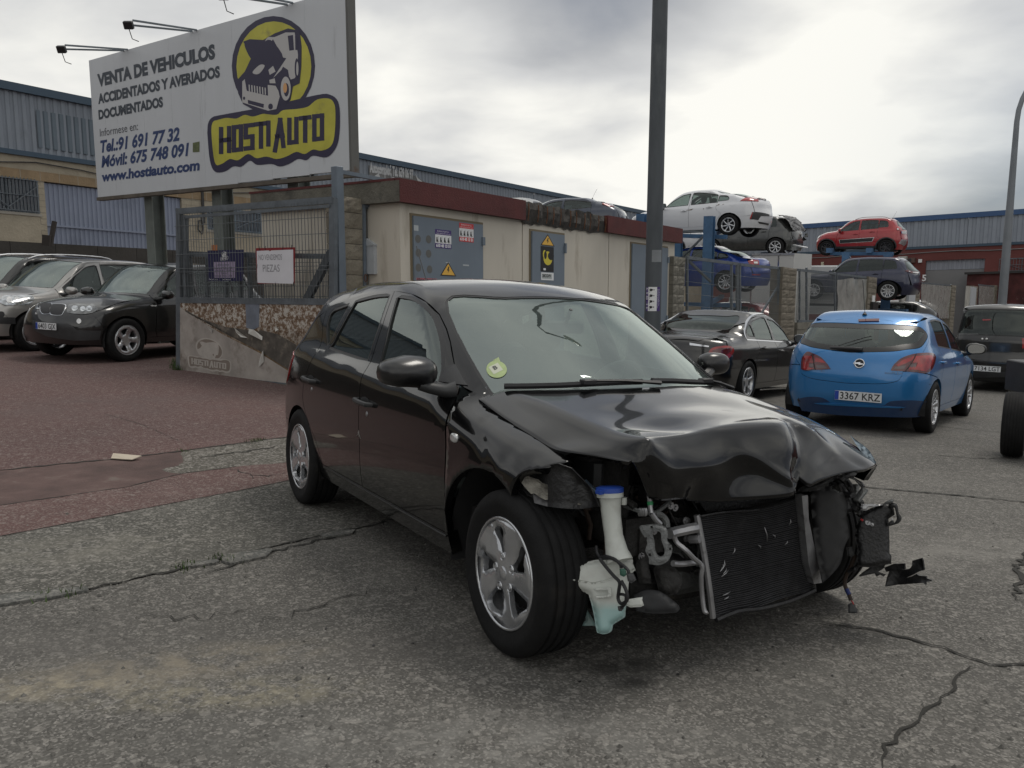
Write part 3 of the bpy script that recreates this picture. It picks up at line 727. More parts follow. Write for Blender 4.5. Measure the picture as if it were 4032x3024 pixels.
def forklift(mb, P, m=0):
 """tiny pictogram of a forklift in a unit square given by P(x, y)"""
 mb.m = m
 for q in ([(0.1, .15), (.62, .15), (.62, .4), (.5, .45), (.45, .8), (.2, .8), (.15, .45), (.1, .4)], [(.68, .08), (.74, .08), (.74, .95), (.68, .95)], [(.74, .08), (.98, .08), (.98, .14), (.74, .14)], [(.18, .02), (.3, .02), (.3, .16), (.18, .16)], [(.46, .02), (.58, .02), (.58, .16), (.46, .16)]):
  mb.add([P(x, y) for x, y in q], [tuple(range(len(q)))])
def forksticker(P, Nn, w, h, band, label, name='forklift_sticker', parent=None):
 """advert sticker: white sheet, coloured bands, forklifts, phone number.  P(x, y) maps 0..w, 0..h"""
 mb = MB();
 def quad(x0, y0, x1, y1, m, z): mb.m = m; mb.add([P(x0, y0, z), P(x1, y0, z), P(x1, y1, z), P(x0, y1, z)], [(0, 1, 2, 3)])
 quad(0, 0, w, h, 0, .0); quad(0, 0, w, h*.25, 1, .0006); quad(0, h*.72, w, h, 1, .0006)
 X = (P(1, 0, 0)-P(0, 0, 0)).normalized(); Y = (P(0, 1, 0)-P(0, 0, 0)).normalized()
 mb.m = 0; put_text(mb, '610 40 13 51', P(w*.05, h*.055, .0012), X, Y, size=h*.22, width=w*.9, bold=.003)
 mb.m = 0; put_text(mb, 'EUROLOGAR S.L.', P(w*.12, h*.87, .0012), X, Y, size=h*.11, width=w*.76); put_text(mb, 'NUEVO SERVICIO TECNICO 24H', P(w*.06, h*.76, .0012), X, Y, size=h*.075, width=w*.88)
 for k in range(4): forklift(mb, lambda x, y, k=k: P(w*(.04+.235*k)+x*w*.2, h*.28+y*h*.38, .0012), 2)
 mb.m = 1;
 return mb.build(name, [WHT, band, BLKP], parent, fixn=False)
def kplane(x0, y0, x1, y1, t=-.0305):
 a0, h1 = KF.px(x0, y0, t); a1, h0 = KF.px(x1, y1, t)
 return (lambda x, y, z=0: KF.p(a0+x, t-z, h0+y)), a1-a0, h1-h0
P, w_, h_ = kplane(940, 504, 975, 538); o = forksticker(P, None, w_, h_+.06, PUR, ''); tag(own(o, kiosk) and o);
P, w_, h_ = kplane(992, 487, 1023, 524); o = forksticker(P, None, w_, h_+.04, REDT, ''); own(o, kiosk)
def hazard(cx, cy, half, top, t=-.031):
 """yellow triangle with lightning flash"""
 a, h0 = KF.px(cx, cy, t); a1, _ = KF.px(cx+half, cy, t); wd = a1-a; hh = KF.px(cx, top, t)[1]-h0
 mb = MB(); P = lambda x, y, z: KF.p(a+x*wd, t-z, h0+y*hh)
 def tri(s, m, z): mb.m = m; c = .36; mb.add([P(x*s, c+(y-c)*s, z) for x, y in ((-1, 0), (1, 0), (0, 1))], [(0, 1, 2)])
 tri(1, 1, 0); tri(.82, 0, .0006)
 mb.m = 1; mb.add([P(x, y, .0012) for x, y in ((.02, .68), (-.16, .38), (.0, .40), (-.08, .18), (.16, .46), (.02, .44), (.14, .66))], [(0, 1, 2, 5, 6), (2, 3, 4, 5)])
 o = mb.build('warning_triangle', [mat('warning_amber', (.72, .42, .07), .5), BLKP], kiosk, fixn=False); own(o, kiosk)
hazard(968.5, 596, 17, 566); hazard(1183, 531, 15, 506)
mb = MB(); kquad(mb, 1168, 531, 1196, 588, -.0305, 1)
c0 = KF.px(1183, 560, -.031);
def kcirc(cx, cy, rx, ry, m, z, t0=0, t1=6.2832, n=20):
 a, h = KF.px(cx, cy, -.0305); a2, _ = KF.px(cx+rx, cy, -.0305); _, h2 = KF.px(cx, cy-ry, -.0305)
 mb.m = m; mb.add([KF.p(a+(a2-a)*math.cos(t), -.0305-z, h+(h2-h)*math.sin(t)) for t in np.linspace(t0, t1, n, endpoint=False)], [tuple(range(n))])
kcirc(1183.5, 558, 9.5, 15, 0, .0006); kcirc(1190, 553, 6.5, 9, 1, .0012); kcirc(1176, 549, 3.5, 9, 0, .0016); kcirc(1178, 551, 3, 8.5, 1, .002)
mb.m = 2; kquad(mb, 1174, 579, 1179, 584, -.031, 2)
own(mb.build('moon_poster', [YEL, BLKP, WHT], kiosk, fixn=False), kiosk)
mb = MB(); a0, a1, h0, h1 = kquad(mb, 1169, 588, 1196, 606, -.0305, 0); kquad(mb, 1171, 591, 1192, 603, -.0308, 2)
mb.m = 1; KF.tbl(mb, '28CGV9', a0+.03, h0+(h1-h0)*.38, -.0318, size=(h1-h0)*.55, width=(a1-a0)*.66, bold=.002)
own(mb.build('code_plate', [WHT, BLKP, mat('plate_grey', (.42, .45, .45), .5)], kiosk, fixn=False), kiosk)
mb = MB(); a0, a1, h0, h1 = kquad(mb, 900, 600, 944, 611, -.0305, 0); mb.m = 1; KF.tbl(mb, 'REPARACION Y VENTA', a0+.01, h0+.02, -.0312, size=(h1-h0)*.85, width=(a1-a0)*.97, bold=.002)
own(mb.build('repair_sticker', [mat('pink_sticker', (.60, .16, .20), .6), BLKP], kiosk, fixn=False), kiosk)
mb = MB()
for X0, Y0, X1, Y1 in ((894, 486, 904, 499), (1000, 571, 1013, 575), (963, 566, 971, 569), (1179, 623, 1186, 631)): kquad(mb, X0, Y0, X1, Y1, -.0305, 0)
own(mb.build('torn_labels', [mat('label_remains', (.42, .45, .47), .7)], kiosk, fixn=False), kiosk)
for X, Y in ((1364, 556), (1205, 603)): pass
mb = MB(); a, h = KF.px(1145, 463, 0);
a, h = KF.px(1220, 536, -.03); mb = MB(); KF.box(mb, a-.02, a+.02, -.06, -.0, h-.08, h+.08); own(mb.build('door_latch', GALV2, kiosk), kiosk)
# rock-faced block pillars and fence along the street
def pillar(name, F, a0, a1, t0, t1, h0, h1, label, cat='pillar', course=.20, halves=True, seed=0):
 root = empty(name, Matrix.Translation(F.p((a0+a1)/2, (t0+t1)/2, h0))); tag(root, label, cat)
 mb = MB(); F.box(mb, a0+.012, a1-.012, t0+.012, t1-.012, h0, h1-.01); own(mb.build('mortar_core', MORT, root), root)
 r = np.random.RandomState(seed); n = int(round((h1-h0)/course)); ch = (h1-h0)/n
 for i in range(n):
  hb = h1-(i+1)*ch; cuts = [a0, a1] if not halves else ([a0, a0+(a1-a0)*(.5 if i % 2 else .34), a1])
  for q in range(len(cuts)-1):
   mb = MB(); A0, A1 = cuts[q]+.004, cuts[q+1]-.004; K = 4
   vs = []
   for iz in range(K+1):
    for ia in range(K+1):
     e = ia in (0, K) or iz in (0, K); vs.append(F.p(A0+(A1-A0)*ia/K, t0-(0 if e else r.uniform(.004, .022)), hb+.004+(ch-.008)*iz/K))
   fs = [(iz*(K+1)+ia, iz*(K+1)+ia+1, (iz+1)*(K+1)+ia+1, (iz+1)*(K+1)+ia) for iz in range(K) for ia in range(K)]
   b = len(vs); vs += [F.p(A0, t1, hb+.004), F.p(A1, t1, hb+.004), F.p(A1, t1, hb+ch-.004), F.p(A0, t1, hb+ch-.004)]
   c = (0, K, (K+1)*(K+1)-1, K*(K+1)); fs += [(c[1], b+1, b+2, c[2]), (b, c[0], c[3], b+3), (c[3], c[2], b+2, b+3), (c[1], c[0], b, b+1), (b+1, b, b+3, b+2)]
   mb.add(vs, fs); own(mb.build('block', BLOCK, root), root)
 return root
def mesh_panel(mb, Pf, x0, x1, h0, h1, dv=.06, dh=.25, r=.0035, tw=True):
 """welded wire mesh, Pf(x, h) -> point"""
 n = int((x1-x0)/dv)
 for i in range(1, n+1): x = x0+(x1-x0)*i/(n+1); mb.tube([Pf(x, h0), Pf(x, h1)], r, 4, False)
 m = int((h1-h0)/dh)
 for i in range(1, m+1): h = h0+(h1-h0)*i/(m+1); mb.tube([Pf(x0, h), Pf(x1, h)], r, 4, False)
# opened main gate: panel at right angles to the street, with mesh, boards and signs
gR = np.array([-2.39, 10.80]); gL = np.array([-5.16, 12.62])
gd = (gL-gR)/np.linalg.norm(gL-gR)
GF = Frame((gR[0], gR[1], 0), (-gd[0], -gd[1]), (gd[1], -gd[0]), 0)
GF.O.z = 0
def gbox(mb, x0, y0, x1, y1, t0, t1, sh=None):
 """box from pixel corners (2212 view) on the gate plane"""
 a0, h1 = GF.px(x0, y0); a1, h0 = GF.px(x1, y1); return GF.box(mb, a0, a1, t0, t1, min(h0, h1), max(h0, h1))
def gq(pts, t=0.):
 o = []
 for X, Y in pts: a, h = GF.px(X, Y, t); o.append(GF.p(a, t, h))
 return o
def gbar(mb, p0, p1, w=.08, d=.06, t=0.):
 a, b = gq([p0, p1], t); nn = (GF.p(0, 1, 0)-GF.p(0, 0, 0)).normalized(); return mb.bar(a, b, d, w, up=(b-a).cross(nn))
gate = empty('entrance_gate', Matrix.Translation(GF.p(*GF.px(550, 810)[:1], 0, GF.px(550, 810)[1]))); tag(gate, 'large open yard gate, grey mesh over a peeling printed board, behind the black hatchback', 'gate')
def gadd(mb, name, m, **k): o = mb.build(name, m, gate, **k); return own(o, gate)
tl, tr, ml, mr, bl_, br_ = (384, 452), (722, 427), (384, 648), (722, 653), (384, 806), (722, 842)
for p0, p1 in ((( 383, 457), (722, 432)), ((383, 648), (722, 652)), ((383, 808), (722, 844))):
 mb = MB(); gbar(mb, p0, p1, .085, .06); gadd(mb, 'gate_rail', GALV)
for x, y0, y1, w in ((388, 450, 812, .10), (402, 465, 648, .05), (720, 428, 845, .10)):
 mb = MB(); gbar(mb, (x, y0), (x, y1), w, .06, .004); gadd(mb, 'gate_stile', GALV)
mb = MB(); gbar(mb, (402, 469), (714, 445), .04, .03, -.02); gadd(mb, 'gate_inner_rail', GALV)
for p0, p1, w in (((404, 549), (715, 554), .07), ((409, 553), (412, 648), .05), ((448, 553), (450, 648), .05), ((520, 553), (521, 648), .05), ((490, 610), (491, 648), .05), ((540, 553), (541, 648), .04)):
 mb = MB(); gbar(mb, p0, p1, w, .05, .12); gadd(mb, 'back_frame_bar', GALV)
mb = MB(); gbar(mb, (716, 545), (662, 650), .11, .06, .10); gadd(mb, 'diagonal_brace', mat('brace_dark_grey', (.075, .085, .095), .6, .2))
mb = MB()
a0, hb = GF.px(390, 648); a1, hb1 = GF.px(718, 652); _, ht0 = GF.px(390, 458); _, ht1 = GF.px(718, 433)
def hi(a, k): s_ = (a-a0)/(a1-a0); return (hb+(hb1-hb)*s_)*(1-k)+(ht0+(ht1-ht0)*s_)*k
n = 52
for i in range(1, n): a = a0+(a1-a0)*i/n; mb.tube([GF.p(a, -.03, hi(a, 0)), GF.p(a, -.03, hi(a, 1))], .0042, 4, False)
for k in (.16, .32, .36, .52, .68, .84): mb.tube([GF.p(a0, -.035, hi(a0, k)), GF.p(a1, -.035, hi(a1, k))], .0042, 4, False)
m_ = 60
for i in range(1, m_): a = a0+(a1-a0)*i/m_; mb.tube([GF.p(a, .09, hi(a, 0)), GF.p(a, .09, hi(a, .47))], .004, 4, False)
for k in (.05, .2, .3, .4): mb.tube([GF.p(a0, .085, hi(a0, k)), GF.p(a1, .085, hi(a1, k))], .004, 4, False)
o = gadd(mb, 'wire_mesh', WIRE); o['kind'] = 'stuff'
BP = bpy.data.materials.new('peeling_board'); BP.use_nodes = True; t = BP.node_tree; b = t.nodes['Principled BSDF']; MATS['peeling_board'] = BP
tcn = t.nodes.new('ShaderNodeTexCoord');
def bn_(sc_, det, ro=.6, st=(1, 1, 1)):
 mp = t.nodes.new('ShaderNodeMapping'); mp.inputs['Scale'].default_value = st; t.links.new(tcn.outputs['Object'], mp.inputs[0])
 n = t.nodes.new('ShaderNodeTexNoise'); n.inputs['Scale'].default_value = sc_; n.inputs['Detail'].default_value = det; n.inputs['Roughness'].default_value = ro; t.links.new(mp.outputs[0], n.inputs['Vector']); return n.outputs['Fac']
def br_r(f, stops):
 r = t.nodes.new('ShaderNodeValToRGB'); t.links.new(f, r.inputs[0]); e = r.color_ramp.elements
 e[0].position, e[0].color = stops[0][0], (*stops[0][1], 1); e[1].position, e[1].color = stops[-1][0], (*stops[-1][1], 1)
 for p_, c_ in stops[1:-1]: q = e.new(p_); q.color = (*c_, 1)
 return r.outputs[0]
upc = br_r(bn_(16, 12, .80), [(.36, (.075, .048, .032)), (.45, (.14, .088, .055)), (.50, (.20, .13, .085)), (.53, (.42, .39, .35)), (.68, (.58, .56, .52))])
loc = br_r(bn_(4, 10, .7), [(.3, (.035, .030, .022)), (.45, (.10, .065, .035)), (.56, (.16, .10, .05)), (.66, (.28, .17, .07)), (.8, (.45, .40, .34))])
sz_ = t.nodes.new('ShaderNodeSeparateXYZ'); t.links.new(tcn.outputs['Object'], sz_.inputs[0])
mr_ = t.nodes.new('ShaderNodeMapRange'); t.links.new(sz_.outputs[2], mr_.inputs['Value'])
zt_, zb_ = GF.px(550, 650)[1], GF.px(550, 820)[1]
mr_.inputs['From Min'].default_value = zb_+(zt_-zb_)*.35; mr_.inputs['From Max'].default_value = zb_+(zt_-zb_)*.75
mxn = t.nodes.new('ShaderNodeMix'); mxn.data_type = 'RGBA'; t.links.new(mr_.outputs[0], mxn.inputs['Factor']); t.links.new(loc, mxn.inputs['A']); t.links.new(upc, mxn.inputs['B'])
t.links.new(mxn.outputs['Result'], b.inputs['Base Color']); b.inputs['Roughness'].default_value = .85
mb = MB(); Q = gq([(386, 651), (720, 655), (720, 840), (386, 806)], -.02); mb.poly(Q, tuple((GF.p(0, .03, 0)-GF.p(0, 0, 0)))); gadd(mb, 'printed_board', BP)
FILM = mat('faded_film', (.33, .30, .275), .6, var=.22, vscale=3, dirt=(.17, .14, .12), dscale=2.5, dthr=.52)
mb = MB(); mb.add(gq([(386, 660), (402, 674), (440, 697), (480, 722), (520, 742), (560, 762), (600, 787), (645, 815), (700, 836), (386, 804)], -.024), [tuple(range(10))]); gadd(mb, 'film_remains', FILM)
mb = MB(); mb.add(gq([(397, 672), (440, 690), (485, 706), (560, 716), (560, 712), (600, 722), (640, 745), (650, 815), (600, 784), (560, 758), (520, 738), (480, 718), (440, 692), (402, 670)], -.0225), [tuple(range(14))]); gadd(mb, 'film_stripe', mat('film_dark', (.085, .075, .064), .8, var=.4, vscale=9, dirt=(.20, .17, .14), dscale=7, dthr=.54))
mb = MB(); mb.add(gq([(530, 652), (561, 652), (559, 706), (548, 712), (532, 708)], -.0235), [tuple(range(5))]); gadd(mb, 'blue_patch', mat('faded_blue', (.15, .17, .21), .6, var=.2, vscale=6))
for k, pts in enumerate(([(506, 708), (522, 718), (535, 730), (524, 728), (510, 718)], [(538, 710), (552, 712), (567, 727), (570, 735), (552, 728), (540, 720)], [(448, 707), (462, 712), (458, 720)], [(566, 760), (572, 757), (570, 782), (562, 792), (560, 780)], [(595, 706), (600, 704), (602, 712), (598, 716)])):
 mb = MB(); q = gq(pts, -.03); q = [p+(GF.p(0, -.03*(i % 2), 0)-GF.p(0, 0, 0)) for i, p in enumerate(q)]; mb.add(q, [tuple(range(len(q)))]); gadd(mb, 'peeled_flap', mat('film_back', (.50, .49, .46), .7))
def logo(P, mats, name, parent, faded=False):
 """the yard's round badge with the open-bonnet car and the name plate; P(x, y, z) maps zoom coordinates"""
 mb = MB()
 def poly(pts, m, z, n=4): mb.m = m; q = smooth_poly(pts, n=n);
 def add(pts, m, z, n=4):
  q = smooth_poly(pts, n=n); V, F, B_ = tri2d(q, [], 400.); mb.m = m; mb.add([P(v[0], v[1], z) for v in V], F)
 ell = lambda cx, cy, rx, ry, sk=0: [(cx+rx*math.cos(t)+sk*ry*math.sin(t), cy-ry*math.sin(t)) for t in np.linspace(0, 6.2832, 28, endpoint=False)]
 add(ell(1642, 396, 250, 300, .0), 1, .001); add(ell(1645, 400, 225, 272, .0), 0, .002)
 add([(1245, 800), (1250, 740, 1), (1275, 705, 1), (1330, 690, 1), (1600, 640, 1), (1905, 570, 1), (1985, 570, 1), (2030, 610, 1), (2042, 700, 1), (2035, 830, 1), (2010, 900, 1), (1960, 945, 1), (1880, 935, 1), (1840, 962, 1), (1790, 955, 1), (1735, 985, 1), (1680, 1000, 1), (1630, 985, 1), (1545, 990, 1), (1500, 965, 1), (1450, 1000, 1), (1400, 1000, 1), (1350, 1030, 1), (1290, 1030, 1), (1260, 960, 1)], 1, .003)
 add([(1270, 800, 1), (1278, 735, 1), (1310, 720, 1), (1360, 708, 1), (1420, 712, 1), (1470, 690, 1), (1520, 700, 1), (1590, 682, 1), (1660, 690, 1), (1700, 662, 1), (1780, 655, 1), (1850, 640, 1), (1905, 598, 1), (1975, 592, 1), (2008, 625, 1), (2015, 700, 1), (2008, 820, 1), (1985, 880, 1), (1930, 905, 1), (1880, 898, 1), (1830, 925, 1), (1780, 912, 1), (1720, 940, 1), (1660, 955, 1), (1600, 940, 1), (1540, 950, 1), (1490, 925, 1), (1430, 962, 1), (1380, 955, 1), (1330, 985, 1), (1290, 975, 1)], 0, .004)
 add([(1430, 560), (1425, 480), (1470, 430), (1510, 345), (1485, 290), (1460, 250), (1500, 235), (1580, 240), (1650, 200), (1730, 170), (1800, 185), (1812, 280), (1810, 400), (1800, 500), (1760, 520), (1745, 600), (1720, 625), (1670, 625), (1640, 690), (1560, 680), (1460, 625)], 1, .005)
 add([(1560, 345), (1600, 232, 1), (1650, 222, 1), (1715, 195), (1770, 195), (1780, 260), (1790, 330), (1785, 440), (1770, 470), (1740, 480), (1730, 420), (1700, 400), (1690, 420), (1640, 470), (1720, 350), (1700, 345), (1640, 235)], 2, .006)
 add([(1505, 350, 1), (1468, 268, 1), (1500, 255, 1), (1560, 268, 1), (1625, 240, 1), (1700, 345, 1), (1600, 365, 1), (1540, 355, 1)], 1, .0065)
 add([(1728, 215), (1760, 210), (1766, 300), (1738, 305)], 1, .007); add([(1772, 215), (1785, 225), (1788, 300), (1774, 300)], 1, .007)
 add([(1455, 490), (1470, 475), (1482, 545), (1610, 575), (1608, 510), (1655, 515), (1672, 545), (1680, 580), (1660, 655), (1610, 665), (1455, 615)], 2, .007)
 add([(1487, 505), (1605, 530), (1600, 572), (1492, 548)], 1, .0075)
 for k in range(7): x = 1493+k*16; add([(x, 508+k*3), (x+7, 509+k*3), (x+9, 552+k*3), (x+2, 550+k*3)], 2, .008)
 add([(1488, 600), (1585, 625), (1583, 648), (1490, 622)], 1, .0078); add(ell(1625, 640, 14, 18), 1, .0078); add(ell(1466, 590, 7, 10), 1, .0078)
 add([(1518, 430, 1), (1560, 390, 1), (1590, 395, 1), (1560, 440, 1), (1530, 445, 1)], 2, .007); add([(1612, 420), (1640, 395), (1655, 430), (1620, 450)], 2, .007); add([(1618, 480), (1650, 470), (1655, 500), (1620, 500)], 2, .007)
 add(ell(1718, 530, 36, 82), 1, .008); add(ell(1716, 532, 30, 72), 2, .0085); add(ell(1720, 540, 16, 40), 1, .009); add(ell(1712, 528, 12, 30), 3, .0095)
 add(ell(1782, 410, 12, 60), 1, .008); add(ell(1786, 412, 7, 42), 2, .0085)
 def stroke(pts, w, m=1, z=.0062):
  for (x0, y0), (x1, y1) in zip(pts[:-1], pts[1:]):
   d = np.array([x1-x0, y1-y0], float); l_ = max(np.linalg.norm(d), 1e-6); d /= l_; nn = np.array([-d[1], d[0]]); e = d*w*.5
   q = [np.array([x0, y0])-e+nn*w/2, np.array([x0, y0])-e-nn*w/2, np.array([x1, y1])+e-nn*w/2, np.array([x1, y1])+e+nn*w/2]
   mb.m = m; mb.add([P(a[0], a[1], z) for a in q], [(0, 1, 2, 3)]); z += .00002
 W = 27
 def L(x, w, y0, y1, sl, segs):
  for s_ in segs: stroke([(x+a*w, (y0+(y1-y0)*b)+a*w*sl) for a, b in s_], W)
 sl = -.13; y0, y1 = 775, 912
 X = [1330, 1405, 1478, 1545, 1607, 1655, 1735, 1815, 1890]
 def yy(x): return (x-1330)*-.135
 data = [(1328, 48, [[(0, 0), (0, 1)], [(1, 0), (1, 1)], [(0, .5), (1, .5)]]), (1405, 42, [[(0, 0), (1, 0), (1, 1), (0, 1), (0, 0)]]), (1476, 40, [[(1, 0), (0, 0), (0, .5), (1, .5), (1, 1), (0, 1)]]),
   (1540, 50, [[(0, 0), (1, 0)], [(.55, 0), (.55, 1)]]), (1612, 1, [[(0, 0), (0, .95)]]), (1652, 50, [[(0, 1.25), (.62, -.05), (1, 1.1)], [(.25, .65), (.9, .65)]]),
   (1738, 42, [[(0, 0), (0, 1), (1, 1), (1, 0)]]), (1808, 50, [[(0, 0), (1, 0)], [(.5, 0), (.5, 1)]]), (1888, 46, [[(0, 0), (1, 0), (1, 1), (0, 1), (0, 0)]])]
 for x, w, segs in data: L(x, w, y0+yy(x), y1+yy(x), -.12, segs)
 o = mb.build(name, mats, parent, fixn=False); return o
def PL(x, y, z):
 X = 405+(x-1245)/797*95; Y = 720+(y-100)/930*72+(X-405)*.24; q = gq([(X, Y)], -.026-z*.15); return q[0]
FW = mat('film_pale', (.40, .37, .34), .6, var=.15, vscale=6); FD = mat('film_brown', (.20, .165, .14), .6, var=.15, vscale=6)
own(logo(PL, [FD, FW, FW, FD], 'faded_badge', gate), gate)
mb = MB(); Q = gq([(380, 806), (722, 842), (722, 852), (380, 814)], -.05); mb.poly(Q, tuple((GF.p(0, .2, 0)-GF.p(0, 0, 0)))); gadd(mb, 'base_sill', CONC)
sg = empty('handwritten_sign', Matrix.Translation(gq([(596, 614)], -.06)[0])); tag(sg, 'white handwritten sheet with red border, NO VENDEMOS PIEZAS, wired to the gate', 'sign')
mb = MB(); mb.poly(gq([(552, 540), (553, 536), (637, 534), (636, 612), (556, 613)], -.055), tuple((GF.p(0, .006, 0)-GF.p(0, 0, 0)))); own(mb.build('red_backing', mat('red_board', (.20, .015, .02), .6), sg), sg)
mb = MB(); mb.poly(gq([(554.5, 542), (580, 541), (583, 543), (586, 541), (633, 539), (634, 613), (556, 611)], -.058), tuple((GF.p(0, .002, 0)-GF.p(0, 0, 0)))); own(mb.build('paper', mat('white_paper', (.62, .62, .66), .7, var=.04, vscale=5), sg), sg)
mb = MB(); sgX = (gq([(634, 600)], -.06)[0]-gq([(556, 600)], -.06)[0]).normalized()
put_text(mb, 'NO VENDEMOS', gq([(559, 562)], -.0595)[0], sgX, (0, 0, 1), size=.11, width=.47)
put_text(mb, 'PIEZAS', gq([(568, 587)], -.0595)[0], sgX, (0, 0, 1), size=.14, width=.34)
own(mb.build('handwriting', mat('faded_marker', (.22, .22, .24), .8), sg, fixn=False), sg)
for X, Y in ((560, 537), (572, 536), (610, 535), (629, 534), (555, 574), (636, 574), (556, 612), (594, 613), (633, 612)):
 mb = MB(); p = gq([(X, Y)], -.06)[0]; mb.tube([p+Vector((0, 0, -.03)), p+Vector((.01, 0, .03))], .004, 4); own(mb.build('wire_tie', BLKP, sg), sg)
sb = empty('opening_hours_sign', Matrix.Translation(gq([(486, 596)], .03)[0])); tag(sb, 'navy notice board with white badge and lilac printed sheet, on the gate', 'sign')
mb = MB(); mb.poly(gq([(449, 541), (525, 539), (525, 607), (449, 607)], .02), tuple((GF.p(0, .008, 0)-GF.p(0, 0, 0)))); own(mb.build('board', mat('navy_board', (.018, .018, .075), .5), sb), sb)
mb = MB(); mb.add(gq([(461, 566), (508, 565), (508, 600), (462, 600)], .0165), [(0, 1, 2, 3)]); own(mb.build('printed_sheet', mat('lilac_sheet', (.33, .28, .40), .7), sb, fixn=False), sb)
mb = MB(); bX = (gq([(525, 600)], .015)[0]-gq([(449, 600)], .015)[0]).normalized()
for txt, X, Y, w in (('de lunes a viernes', 470, 574, .26), ('horario de 9:00 a 14:00', 463, 581, .40), ('y de 16:00 a 19:00h', 464, 587, .38), ('Sabados', 478, 592, .12), ('horario de 10:00 a 13:00h', 463, 598, .40)):
 put_text(mb, txt, gq([(X, Y)], .0155)[0], bX, (0, 0, 1), size=.045, width=w)
own(mb.build('hours_lettering', mat('dark_ink', (.05, .045, .09), .7), sb, fixn=False), sb)
PB = lambda x, y, z: gq([(476+(x-1245)/797*17, 543+(y-100)/930*20)], .0165-z*.05)[0]
own(logo(PB, [mat('navy2', (.018, .018, .075), .5), WHT, WHT, WHT], 'badge', sb), sb)
mb = MB();
for txt, X, w in (('Camino de la vega', 452, .2), ('www.hostiauto.com', 480, .2)): put_text(mb, txt, gq([(X, 605)], .0155)[0], bX, (0, 0, 1), size=.03, width=w)
own(mb.build('address_lettering', WHT, sb, fixn=False), sb)
mb = MB(); mb.poly(gq([(457, 529), (469, 529), (469, 541), (457, 541)], .01), tuple((GF.p(0, .004, 0)-GF.p(0, 0, 0)))); q = mb.build('orange_notice', mat('orange_paper', (.42, .17, .07), .6)); tag(q, 'small orange notice fixed to the mesh above the navy board', 'sign')
def post(name, x0, x1, ytop, depth_pt, w, label, m=GALV2, ybase=-.8, cat='post'):
 X, Y = depth_pt; zt = at(*( (x0+x1)/2*1.8228, ytop*1.8228), Y)[2]; cx = at((x0+x1)/2*1.8228, ytop*1.8228, Y)[0]
 mb = MB(); M = Matrix.Translation((cx, Y, 0))@Matrix.Rotation(math.atan2(Uu[1], Uu[0]), 4, 'Z'); mb.box((-w/2, -w/2, ybase), (w/2, w/2, zt), M, bev=.006); o = mb.build(name, m);
 if label: tag(o, label, cat)
 return o, cx, zt
P1, px1, pz1 = post('gate_post', 719, 737, 360, (0, 10.86), .115, 'tall grey square steel post between open gate and stone pillar')
mb = MB(); mb.tube([at(1330, 762, 10.9), at(1334, 768, 10.84)], .03, 8); own(mb.build('gate_hinge', GALV2, P1), P1)
PF = Frame((-2.33, 10.92, -.40), Uu, Vv, -.038)
a0, _ = PF.px(744, 700); a1, h1 = PF.px(783, 429)
pillar('stone_pillar', PF, a0+.02, a1, .0, .34, -.4, h1, 'rock-faced block pillar between tall gate post and letterbox', course=.2, halves=False, seed=4)
mb = MB(); KFx = PF.px(741, 430)[0]; PF.box(mb, KFx-.05, KFx+.03, .05, .15, -.5, h1-.02); tag(mb.build('gate_post', GALV2), 'lower grey steel post hard against the left side of the stone pillar', 'post')
pg = empty('pedestrian_gate', Matrix.Translation(PF.p(PF.px(820, 700)[0], 0, -.3))); tag(pg, 'narrow grey mesh door beside the stone pillar, with a letterbox on it', 'gate')
def pbar(x0, y0, x1, y1, w, d=.05, t=.0, name='door_stile'):
 A, B_ = PF.px(x0, y0, t), PF.px(x1, y1, t); mb = MB(); p, q = PF.p(A[0], t, A[1]), PF.p(B_[0], t, B_[1]); nn = Vector((Vv[0], Vv[1], 0)); mb.bar(p, q, d, w, up=(q-p).cross(nn)); return own(mb.build(name, GALV2, pg), pg)
pbar(785, 436, 787, 700, .045); pbar(843, 452, 845, 700, .05); pbar(783, 439, 862, 452, .085, .06, -.01, 'door_rail'); pbar(786, 447, 846, 456, .035, .03, .0, 'door_rail')
pbar(854, 392, 856, 700, .085, .07, .02, 'frame_post'); pbar(864, 450, 865, 700, .05, .06, .05, 'frame_post')
A0 = PF.px(787, 500)[0]; A1 = PF.px(843, 500)[0]; hT0 = PF.px(787, 450)[1]; hT1 = PF.px(843, 459)[1]; mb = MB()
for i in range(1, 9): a = A0+(A1-A0)*i/9; mb.tube([PF.p(a, .0, -.3), PF.p(a, .0, hT0+(hT1-hT0)*i/9)], .004, 4, False)
for k in range(11): h = hT0-.14-.245*k; mb.tube([PF.p(A0, .006, h), PF.p(A1, .006, h)], .004, 4, False)
own(mb.build('wire_grid', WIRE, pg), pg)['kind'] = 'stuff'
mb = MB(); a, h = PF.px(789, 596, -.04);
for k in range(10): mb.tube([PF.p(a+.025*math.cos(t), -.05, h+.05*math.sin(t)-.03) for t in np.linspace(0, 6.28, 12)], .006, 5, False) if k == 0 else None
own(mb.build('lock_chain', RUST, pg), pg)
mb = MB(); pA = Vector(at(735*1.8228, 371*1.8228, 10.9)); pB = Vector(at(865*1.8228, 396*1.8228, 11.6)); mb.bar(pA, pB, .05, .05); mb.bar(pB, pB+Vector((0, 0, -.35)), .05, .05, up=(1, 0, 0)); own(mb.build('brace_bar', GALV2, P1), P1)
LBm = mat('letterbox_grey', (.46, .49, .52), .4, .1, var=.05, vscale=8)
lb = empty('letterbox', Matrix.Translation(PF.p(PF.px(826, 600)[0], -.12, PF.px(826, 600)[1]))); tag(lb, 'light grey metal letterbox with a sloping lid, hung on the pedestrian gate', 'letterbox')
aL, hB = PF.px(803, 592, -.13); aR, hT = PF.px(851, 530, -.13); aL += .02
t0_, t1_ = -.16, -.005
